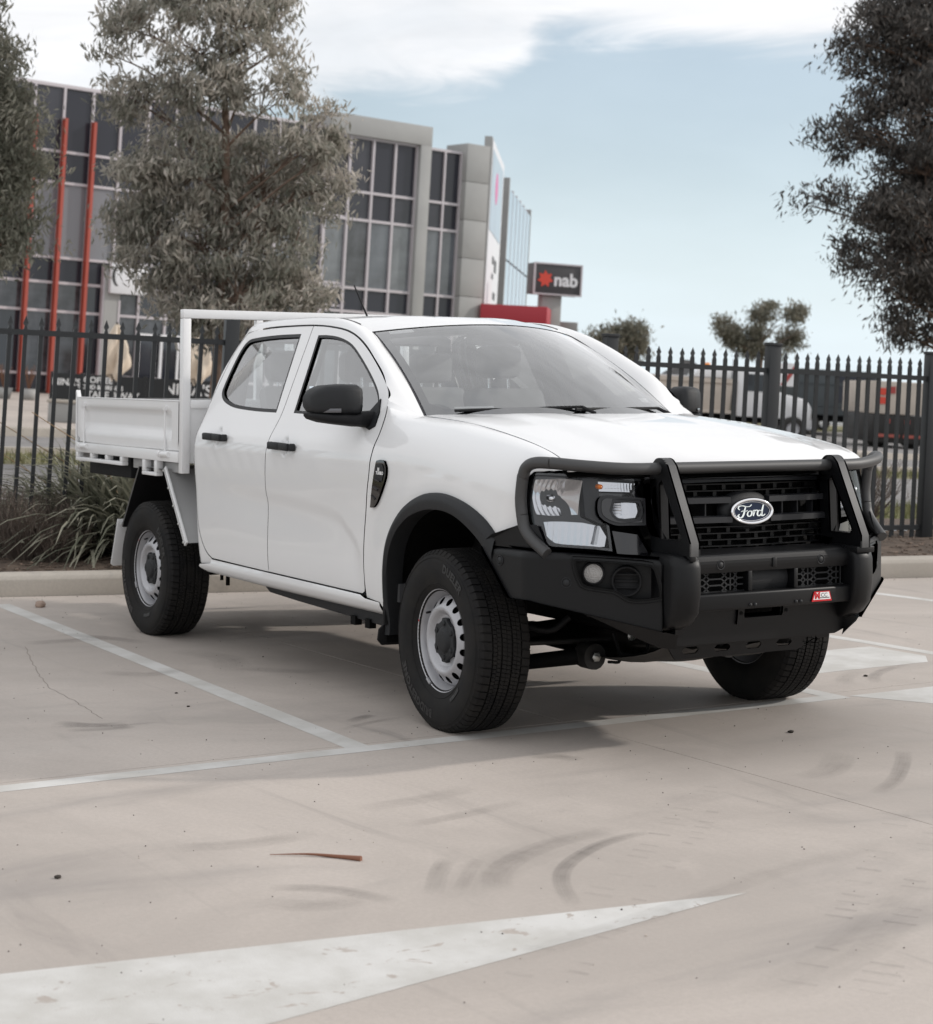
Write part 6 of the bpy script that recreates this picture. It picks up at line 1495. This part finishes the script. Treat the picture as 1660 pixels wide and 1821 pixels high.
    panel('upright_plate', oc, lambda x, z, s=s: (x, s * .464, z), MAT['satin_black'], up, holes=[ic], step=.05, thick=.008, flip=not f if False else f)
    mb = MB()
    fr_ = cr([(.835, 1.05), (.845, 1.125), (.875, 1.160), (.915, 1.160), (.945, 1.135)], 5) + [(1.0, 1.023), (1.088, .845), (1.088, .795)]
    mb.grid(lambda i, y, s=s: (fr_[int(i)][0], s * y, fr_[int(i)][1]), list(range(len(fr_))), [.4205, .426, .458, .4635]); mb.build('upright_face', MAT['bar_sunlit'], up, fix=False, sharp=.5)
    mb = MB(); mb.grid(lambda i, y, s=s: ((ic + ic[:1])[int(i)][0], s * y, (ic + ic[:1])[int(i)][1]), list(range(6)), [.421, .463]); mb.build('upright_inner', MAT['satin_black'], up, fix=False, sharp=.5)
    mb = MB(); mb.box(.84, 1.086, s * .425 - .03, s * .46 + .03, .775, .80); mb.build('upright_foot', MAT['satin_black'], up, bevel=.004)
    # headlamp hoop
    hoop = [(.890, s * .43, 1.122), (.866, s * .60, 1.122), (.80, s * .76, 1.133), (.735, s * .845, 1.142)] + cr([(.735, s * .845, 1.142), (.670, s * .890, 1.142), (.626, s * .905, 1.122), (.604, s * .908, 1.08)], 5)[1:] + [(.592, s * .908, 1.0), (.598, s * .906, .94)] + cr([(.598, s * .906, .94), (.612, s * .903, .89), (.655, s * .896, .845), (.73, s * .876, .795)], 5)[1:]
    mb = MB(); mb.tube(cr(hoop, 3), .0235, 16); mb.build('bull_bar_hoop', MAT['bar_sunlit'], T, fix=False)
    # rubber faced buffer
    secs = [(.505, .985, .045), (.53, 1.035, .054), (.575, 1.075, .058), (.66, 1.088, .060), (.75, 1.086, .060), (.783, 1.075, .058), (.797, 1.05, .053), (.801, .99, .045)]
    mb = MB(); n = 24; vs = []
    for z, xf_, w in secs:
        x0 = .90
        for t in np.linspace(0, 2 * pi, n + 1)[:-1]:
            e = 2 / 5.5; cx, hx_ = (xf_ + x0) / 2, (xf_ - x0) / 2
            yy = .452 + w * math.copysign(abs(cos(t)) ** e, cos(t)); vs.append((cx + hx_ * math.copysign(abs(sin(t)) ** e, sin(t)) - .35 * max(0, yy - .452), s * yy, z))
    mb.add(vs, [(i * n + k, i * n + (k + 1) % n, (i + 1) * n + (k + 1) % n, (i + 1) * n + k) for i in range(len(secs) - 1) for k in range(n)] + [tuple(range(n)), tuple(range((len(secs) - 1) * n, len(secs) * n))], True)
    mb.build('bull_bar_buffer', MAT['satin_black'], T, sharp=1.0)
mb = MB(); mb.tube([(.885, y, 1.122) for y in np.linspace(-.44, .44, 9)], .0235, 16); mb.build('bull_bar_top_tube', MAT['bar_sunlit'], T, fix=False)
def xprof(name, prof, y0, y1, mat, parent=T, bevel=.004):
    mb = MB(); mb.prism(prof, lambda x, z: (x, y0, z), lambda x, z: (x, y1, z)); return mb.build(name, mat, parent, bevel=bevel)
ch = xprof('bull_bar_channel', cr([(1.030, .722), (1.036, .745), (1.036, .768), (1.028, .785), (1.010, .793), (.96, .797), (.89, .800)], 2) + [(.89, .722)], -.415, .415, MAT['satin_black'], bevel=0)
for y in (-.27, .245):
    mb = MB(); mb.lathe([(0, .005), (.011, .005), (.0125, .001)], (1.034, y, .752), 'x', 18); mb.lathe([(.016, 0), (.0165, .004), (.0195, .004), (.0205, 0)], (1.034, y, .752), 'x', 18); mb.build('parking_sensor', MAT['dark_plastic'], ch, fix=False)
mb = MB(); mb.box(1.03, 1.041, -.010, .012, .733, .770); mb.build('camera_cover', MAT['satin_black'], ch, bevel=.003)
lc_ = xprof('bull_bar_lower_channel', [(1.040, .575), (1.046, .582), (1.048, .636), (1.042, .643), (.93, .643), (.93, .575)], -.41, .41, MAT['satin_black'])
for y in (-.13, .13, -.105, .105): mb = MB(); mb.lathe([(0, .006), (.006, .005), (.007, 0)], (1.047, y, .592), 'x', 12); mb.build('bolt', MAT['dark_plastic'], lc_, fix=False)
for y in (-.118, .118): mb = MB(); mb.box(.93, 1.033, y - .010, y + .010, .643, .722); mb.build('bull_bar_divider', MAT['satin_black'], ch, bevel=.003)
pl = MB(); pl.grid(lambda y, z: (.985 - .02 * (1 - (y / .105) ** 2) * 0 + .012 * sin((z - .64) / .085 * pi), y, z), list(np.linspace(-.106, .106, 9)), list(np.linspace(.643, .722, 7))); pl.build('centre_blank', MAT['dark_plastic'], ch, fix=False)
# honeycomb inserts
for s in (-1, 1):
    mb = MB(); H = 3; zc0, zc1 = .645, .720; y0, y1 = .13, .392
    def seg(a, b): mb.bar((1.008, s * a[0], a[1]), (1.008, s * b[0], b[1]), .006, .0032, (1, 0, 0))
    rowh = (zc1 - zc0) / 3
    for c, (ya, yb) in enumerate(((.135, .165), (.185, .215), (.245, .305), (.335, .365))):
        for r in range(4):
            z = zc0 + rowh * r
            seg((ya, z), (yb, z))
    for ya, yb in ((.165, .185), (.215, .245), (.305, .335)):
        for r in range(3):
            z = zc0 + rowh * r; seg((ya, z), ((ya + yb) / 2, z + rowh / 2)); seg(((ya + yb) / 2, z + rowh / 2), (yb, z)); seg((ya, z + rowh), ((ya + yb) / 2, z + rowh / 2)); seg(((ya + yb) / 2, z + rowh / 2), (yb, z + rowh))
    for y in (.200, .352, .375): seg((y, zc0), (y, zc1))
    for z in (zc0, zc1): seg((y0, z), (y1, z))
    mi = mb.build('mesh_insert', MAT['dark_plastic'], ch)
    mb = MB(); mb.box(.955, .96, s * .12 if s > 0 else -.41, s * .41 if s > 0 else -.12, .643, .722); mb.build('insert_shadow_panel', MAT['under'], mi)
# lower pan, fairlead plate, skid plate with slots
pan = [(.41, .590), (.45, .578), (.452, .455), (.40, .436), (-.40, .436), (-.452, .455), (-.45, .578), (-.41, .590)]
px_ = lambda z: .972 - (.59 - z) * .14
lp = panel('lower_pan', pan, lambda y, z: (px_(z), y, z), MAT['satin_black'], T, holes=[[(-.093, .532), (-.093, .572), (.093, .572), (.093, .532)]], step=.06, thick=.05)
fpl = panel('fairlead_plate', [(-.132, .505), (-.132, .588), (.132, .588), (.132, .505)], lambda y, z: (px_(z) + .010, y, z), MAT['satin_black'], lp, holes=[[(-.096, .530), (-.10, .540), (-.10, .565), (-.096, .574), (.096, .574), (.10, .565), (.10, .540), (.096, .530)]], step=.06, thick=.009)
for y in (-.116, .116): mb = MB(); mb.lathe([(0, .002), (.008, .0015)], (px_(.55) + .011, y, .55), 'x', 12); mb.build('hole_shade_disc', MAT['under'], fpl, fix=False)  # black discs painted in for the shade inside holes; nothing is cut
sl = [[(c - .040, 0.040), (c - .028, .052), (c + .028, .052), (c + .040, .040), (c + .040, .034), (c + .028, .022), (c - .028, .022), (c - .040, .034)] for c in (-.32, -.16, 0.0, .16, .30)]
panel('skid_plate', [(.40, .075), (.40, .045), (.32, .040), (.24, 0), (-.39, 0), (-.45, .075)], lambda y, t: (.905 + .25 * t, y, .375 + .95 * t), MAT['satin_black'], T, holes=sl, step=.05, thick=.006)
# maker's badge on the lower channel
bp_ = panel('maker_badge', [(.185, .586), (.198, .626), (.280, .626), (.292, .586)], lambda y, z: (1.0505, y, z), MAT['red'], T, step=.05, thick=.003)
panel('badge_field', [(.193, .593), (.203, .622), (.276, .622), (.285, .593)], lambda y, z: (1.0512, y, z), MAT['white_print'], bp_, step=.05, thick=.0006)
lettering('badge_lettering', 'M', .032, frame((1.0513, .214, .6075), (0, 1, 0), (0, 0, 1)), MAT['red'], bp_, bold=.0022, depth=.0006, sx=1.1)
lettering('badge_lettering', 'CC', .022, frame((1.0513, .250, .610), (0, 1, 0), (0, 0, 1)), MAT['black_print'], bp_, depth=.0006, sx=1.15)
mb = MB(); mb.box(1.0513, 1.0518, .228, .278, .598, .601); mb.build('badge_rule', MAT['black_print'], bp_)

# ------------------------------------------------------------------ underbody
ub = MB()
for s in (-1, 1): ub.box(-4.35, .85, s * .40 - .04, s * .40 + .04, .50, .64)
for x in (-4.2, -3.0, -1.9, -.7, .6): ub.box(x - .04, x + .04, -.42, .42, .50, .60)
ub.build('chassis', MAT['under'], T, bevel=.01)
mb = MB(); mb.box(-.55, .70, -.34, .34, .42, .95); mb.build('engine', MAT['under'], T, bevel=.04)
tr_ = cr([(.86, .40), (.70, .34), (.45, .295), (.1, .285), (-.25, .30), (-.40, .36)], 3); mb = MB(); mb.grid(lambda i, y: (tr_[int(i)][0], y, tr_[int(i)][1] + .03 * sst(.26, .36, abs(y)) + .008 * sin(y * 20) * sst(.30, .2, abs(y))), list(range(len(tr_))), list(np.linspace(-.38, .38, 21))); mb.build('under_tray', MAT['under2'], T, fix=False)
for s in (-1, 1):
    mb = MB(); mb.tube([(.28, s * .36, .31), (.12, s * .55, .275), (0, s * .70, .27)], [.035, .032, .03], 10); mb.tube([(-.30, s * .36, .33), (-.12, s * .55, .285), (0, s * .70, .27)], [.04, .04, .03], 10); mb.build('lower_arm', MAT['under'], T)
    mb = MB(); mb.tube([(.33, s * .36, .31), (.25, s * .36, .31)], .055, 14); mb.tube([(.34, s * .36, .31), (.24, s * .36, .31)], .024, 12); mb.build('arm_bush', MAT['under2'], T)
    mb = MB(); mb.lathe([(0, .01), (.02, .01), (.022, 0)], (.335, s * .36, .31), 'x', 6); mb.build('arm_bolt', MAT['galv'], T, fix=False)
    mb = MB(); mb.lathe([(0, .01), (.018, .01), (.02, 0)], (.42, s * .24, .40), 'x', 12); mb.build('arm_bolt', MAT['galv'], T, fix=False)
    mb = MB(); mb.tube([(0, s * .62, .33), (-.02, s * .60, .75)], .045, 12); mb.tube([(0, s * .62, .40), (-.01, s * .61, .62)], .062, 12); mb.build('strut', MAT['under'], T)
    mb = MB(); mb.tube([(.22, s * .2, .36), (.15, s * .66, .36)], .011, 8); mb.build('tie_rod', MAT['under2'], T)
    mb = MB(); mb.tube([(0, s * .3, .40), (0, s * .72, .375)], .032, 10); mb.build('drive_shaft', MAT['under'], T)
    xs_ = np.linspace(-1.95, -.58, 12); mb = MB(); mb.prism([(-2.02, .425), (-1.90, .372), (-1.6, .362), (-.56, .338), (-.56, .42)], lambda x, z, s=s: (x, s * .80, z), lambda x, z, s=s: (x, s * .74, z)); sk = mb.build('sill_guard', MAT['dark_plastic'], T, bevel=.006)
    mb = MB()
    for x in (-1.0, -.86, -.60): mb.box(x, x + .045, s * .79 - .02, s * .79 + .015, .318, .36)
    mb.build('guard_clip', MAT['under'], sk)
    mb = MB(); mb.box(-2.66, -2.50, s * .70 - .08, s * .70 + .08, .42, .52); mb.tube([(-2.55, s * .74, .43), (-2.55, s * .74, .34)], .012, 8); mb.tube([(-2.63, s * .74, .43), (-2.63, s * .74, .36)], .010, 8); mb.build('body_mount', MAT['under'], T)
    mb = MB(); mb.tube([(-4.1, s * .52, .55), (-3.6, s * .52, .40), (-3.27, s * .52, .365), (-2.9, s * .52, .39), (-2.45, s * .52, .50)], .03, 6); mb.build('leaf_spring', MAT['under'], T)
mb = MB(); mb.tube([(-3.27, -.7, .372), (-3.27, .7, .372)], .055, 14); mb.lathe([(.02, -.16), (.13, -.10), (.16, 0), (.13, .10), (.02, .16)], (-3.27, .05, .38), 'x', 20); mb.build('rear_axle', MAT['under'], T)
mb = MB(); mb.box(-2.5, -1.3, .46, .80, .40, .62); mb.build('fuel_tank', MAT['under'], T, bevel=.04)
mb = MB(); mb.tube([(-.4, -.28, .42), (-1.4, -.26, .40), (-2.6, -.30, .42), (-3.0, -.34, .62)], .035, 10); mb.tube([(-1.5, -.26, .40), (-2.1, -.26, .40)], .08, 12); mb.build('exhaust', MAT['under2'], T)
mb = MB(); mb.tube([(-.3, .02, .42), (-3.1, .04, .40)], .04, 10); mb.box(-1.0, -.4, -.22, .25, .40, .6); mb.build('gearbox', MAT['under'], T, bevel=.0)
mb = MB(); mb.box(.36, .363, -.175, -.13, .455, .505); wl_ = mb.build('warning_label', MAT['white_print'], T)
mb = MB()
for z in (.467, .487): mb.box(.363, .3635, -.170, -.150, z, z + .012); mb.box(.363, .3635, -.147, -.135, z + .002, z + .009)
mb.build('label_print', MAT['black_print'], wl_)
hs_ = MB(); gq = random.Random(4)
for k in range(7):
    a = Vector((gq.uniform(.2, .55), gq.uniform(-.5, -.1), gq.uniform(.38, .62))); b = a + Vector((gq.uniform(-.2, .2), gq.uniform(-.25, .1), gq.uniform(-.15, .2))); hs_.tube(cr([a, a.lerp(b, .5) + Vector((.03, .03, -.05)), b], 4), gq.uniform(.006, .015), 6)
hs_.build('hoses', MAT['matt_black'], T)

# ------------------------------------------------------------------ tray
W_ = MAT['tray_white']
hb = MB()
for s in (-1, 1): hb.box(-2.800, -2.752, s * .907 - .0235, s * .907 + .0235, .935, 1.782)
hb.box(-2.800, -2.752, -.9305, .9305, 1.784, 1.832)
hbo = hb.build('headboard', W_, T, bevel=.004)
mb = MB(); mb.box(-2.798, -2.754, -.883, .883, 1.292, 1.336); mb.build('headboard_rail', W_, hbo, bevel=.003)
mb = MB(); mb.box(-2.785, -2.768, -.883, .883, .99, 1.291); mb.build('headboard_sheet', W_, hbo)
for y in (-.47, -.28, .28, .47): mb = MB(); mb.box(-2.796, -2.756, y - .02, y + .02, 1.337, 1.783); mb.build('headboard_upright', W_, hbo, bevel=.003)
mb = MB(); mb.box(-2.79, -2.76, -.45, -.30, 1.56, 1.59); mb.box(-2.79, -2.76, .30, .45, 1.56, 1.59); mb.build('headboard_bracket', W_, hbo)
def side_panel(x, z): 
    m = sst(-4.36, -4.335, x) * sst(-2.90, -2.925, x)
    d = .020 * sst(1.268, 1.256, z) * sst(1.120, 1.165, z) * m + .006 * sst(1.09, 1.08, z)
    return d
for s in (-1, 1):
    ds = panel('drop_side', [(-4.425, 1.058), (-2.812, 1.058), (-2.812, 1.325), (-4.425, 1.325)], lambda x, z, s=s: (x, s * (.928 - side_panel(x, z)), z), W_, T, step=.028, thick=.028, flip=s > 0)
    mb = MB(); mb.box(-4.426, -2.811, s * .928 - (.031 if s > 0 else -.001), s * .928 + (.001 if s > 0 else .031), 1.3255, 1.333); mb.build('side_cap', W_, ds, bevel=.002)
    for x in (-4.29, -2.985):
        mb = MB(); mb.tube([(x, s * .936, 1.045), (x, s * .936, 1.29)], .006, 8); mb.box(x - .012, x + .012, s * .934 - .01, s * .934 + .01, 1.275, 1.30); mb.tube([(x - .05, s * .94, 1.032), (x + .07, s * .94, 1.032)], .016, 10); mb.tube([(x - .055, s * .94, 1.032), (x - .035, s * .94, 1.032)], .022, 10); mb.build('drop_side_latch', W_, ds)
    mb = MB(); mb.box(-4.438, -2.803, s * .915 - .02, s * .915 + .02, .992, 1.052); co = mb.build('tray_coaming', W_, T, bevel=.004)
    rr_ = MB(); rr_.box(-4.438, -3.640, s * .915 - .02, s * .915 + .02, .940, .962)
    for x in (-4.438, -4.185, -3.925, -3.680): rr_.box(x, x + .04, s * .915 - .0195, s * .915 + .0195, .9625, .9915)
    rr_.box(-3.325, -3.105, s * .915 - .02, s * .915 + .02, .905, .925)
    for x in (-3.325, -3.145): rr_.box(x, x + .04, s * .915 - .0195, s * .915 + .0195, .9255, .9915)
    rr_.build('rope_rail', W_, co, bevel=.003)
    mb = MB(); mb.box(-3.60, -2.83, s * .865 - .015, s * .865 + .015, .930, .985); mb.build('tray_bearer', MAT['mudguard'], T, bevel=.003)
    mb = MB(); mb.box(-4.36, -3.66, s * .72 - .15, s * .72 + .15, .862, .985); mb.build('under_tray_box', MAT['matt_black'], T, bevel=.006)
    # mudguard: folded plate with a white edging strip and flap
    gp_ = [(-3.66, .585), (-3.40, .948), (-3.02, .948), (-2.715, .560)]
    def mg(i, y, s=s): return (gp_[int(i)][0], s * y, gp_[int(i)][1])
    mb = MB(); mb.grid(mg, [0, 1, 2, 3], [.56, .75, .925], False)
    mgd = mb.build('rear_mudguard', MAT['mudguard'], T, fix=False)
    mb = MB(); mb.grid(lambda i, y, s=s: tuple(Vector(mg(i, y)) + Vector((.006, 0, -.006))), [0, 1, 2], [.565, .75, .922], False); mb.build('guard_shade_sheet', MAT['matt_black'], mgd, fix=False)  # added black sheet stands in for the shade inside the guard
    mb = MB(); mb.bar((-3.025, s * .915, .955), (-2.712, s * .915, .555), .035, .012, (0, 1, 0)); mb.build('guard_strip', W_, mgd, bevel=.002)
    for k in range(5): p = Vector((-3.015, s * .931, .94)).lerp(Vector((-2.72, s * .931, .565)), k / 4); mb = MB(); mb.lathe([(0, s * .003), (.006, s * .002), (.007, 0)], p, 'y', 8); mb.build('guard_bolt', MAT['galv'], mgd, fix=False)
    mb = MB(); mb.prism([(.665, .62), (.665, .35), (.68, .335), (.905, .335), (.92, .35), (.92, .62)], lambda y, z, s=s: (-3.735 - (.62 - z) * .38, s * y, z), lambda y, z, s=s: (-3.743 - (.62 - z) * .38, s * y, z)); mb.build('mudflap', W_, T, bevel=.002)
    mb = MB(); mb.bar((-3.66, s * .8, .585), (-3.75, s * .8, .60), .22, .006); mb.build('flap_bracket', MAT['mudguard'], T)
    mb = MB(); mb.tube([(-2.98, s * .60, .94), (-2.93, s * .58, .62)], .02, 8); mb.build('guard_stay', W_, T)
mb = MB(); mb.box(-4.42, -2.81, -.885, .885, 1.0, 1.05); mb.build('tray_deck', MAT['mudguard'], T)
tg = panel('tailgate', [(-.925, 1.058), (.925, 1.058), (.925, 1.325), (-.925, 1.325)], lambda y, z: (-4.432, y, z), W_, T, step=.1, thick=.03, flip=True)
for s in (-1, 1): mb = MB(); mb.prism([(-4.46, 1.0), (-4.46, 1.37), (-4.45, 1.375), (-4.43, 1.335), (-4.43, 1.0)], lambda x, z, s=s: (x, s * .930, z), lambda x, z, s=s: (x, s * .905, z)); mb.build('tray_post', W_, T)
mb = MB(); mb.box(-4.46, -4.44, -.9, .9, .93, 1.05); mb.build('tail_bar', W_, T)

# ================================================================== small things lying on the car park
def ground_thing(name, x, y, mb, mat, label, cat, group=None):
    o = mb.build(name, mat, fix=True); o.matrix_world = LOT @ Matrix.Translation((x, y, 0)); return tag(o, label, cat, group)
def pebble(r, seed, flat=.7):
    mb = MB(); g = random.Random(seed)
    def f(a, t): 
        q = Vector((sin(t) * cos(a), sin(t) * sin(a), cos(t) * flat)); k = r * (1 + .35 * noise.noise(q * 1.6 + Vector((seed, 0, 0)))); return q * k + Vector((0, 0, r * flat * .75))
    mb.grid(f, list(np.linspace(0, 2 * pi, 13)), list(np.linspace(0, pi, 8))); return mb
ground_thing('stone', -4.73, -1.05, pebble(.034, 3), M_('pinkish stone', (.36, .27, .22), .9, var=.2, vscale=30), 'pinkish stone on the concrete beside the left white line', 'stone')
for k, (x, y, r, lb) in enumerate(((.748, .345, .013, 'small dark dry leaf on the concrete ahead of the far front wheel'), (1.407, -3.04, .011, 'dark speck of bark on the concrete near the left edge above the big white arrow'), (-1.011, -1.613, .008, 'dark crumb nearest the left bay line, lower of two'), (-1.36, -1.526, .007, 'dark crumb nearest the left bay line, upper of two'), (-.191, 1.663, .011, 'small dark leaf scrap between the white chevrons'))):
    ground_thing('leaf_scrap', x, y, pebble(r, 20 + k, .45), M_('dark dry leaf', (.035, .028, .022), .9), lb, 'leaf', 'scraps of leaf on the concrete')
mb = MB(); P = cr([(0, 0, .004), (.06, .10, .006), (.13, .17, .005), (.19, .215, .006)], 4); mb.tube(P, [.001 + .008 * (i / (len(P) - 1)) ** 1.2 for i in range(len(P))], 6)
ground_thing('gum_leaf', 1.481, -2.395, mb, M_('reddish brown leaf', (.22, .095, .055), .7), 'long reddish brown dry leaf on the concrete above the white arrow', 'leaf')
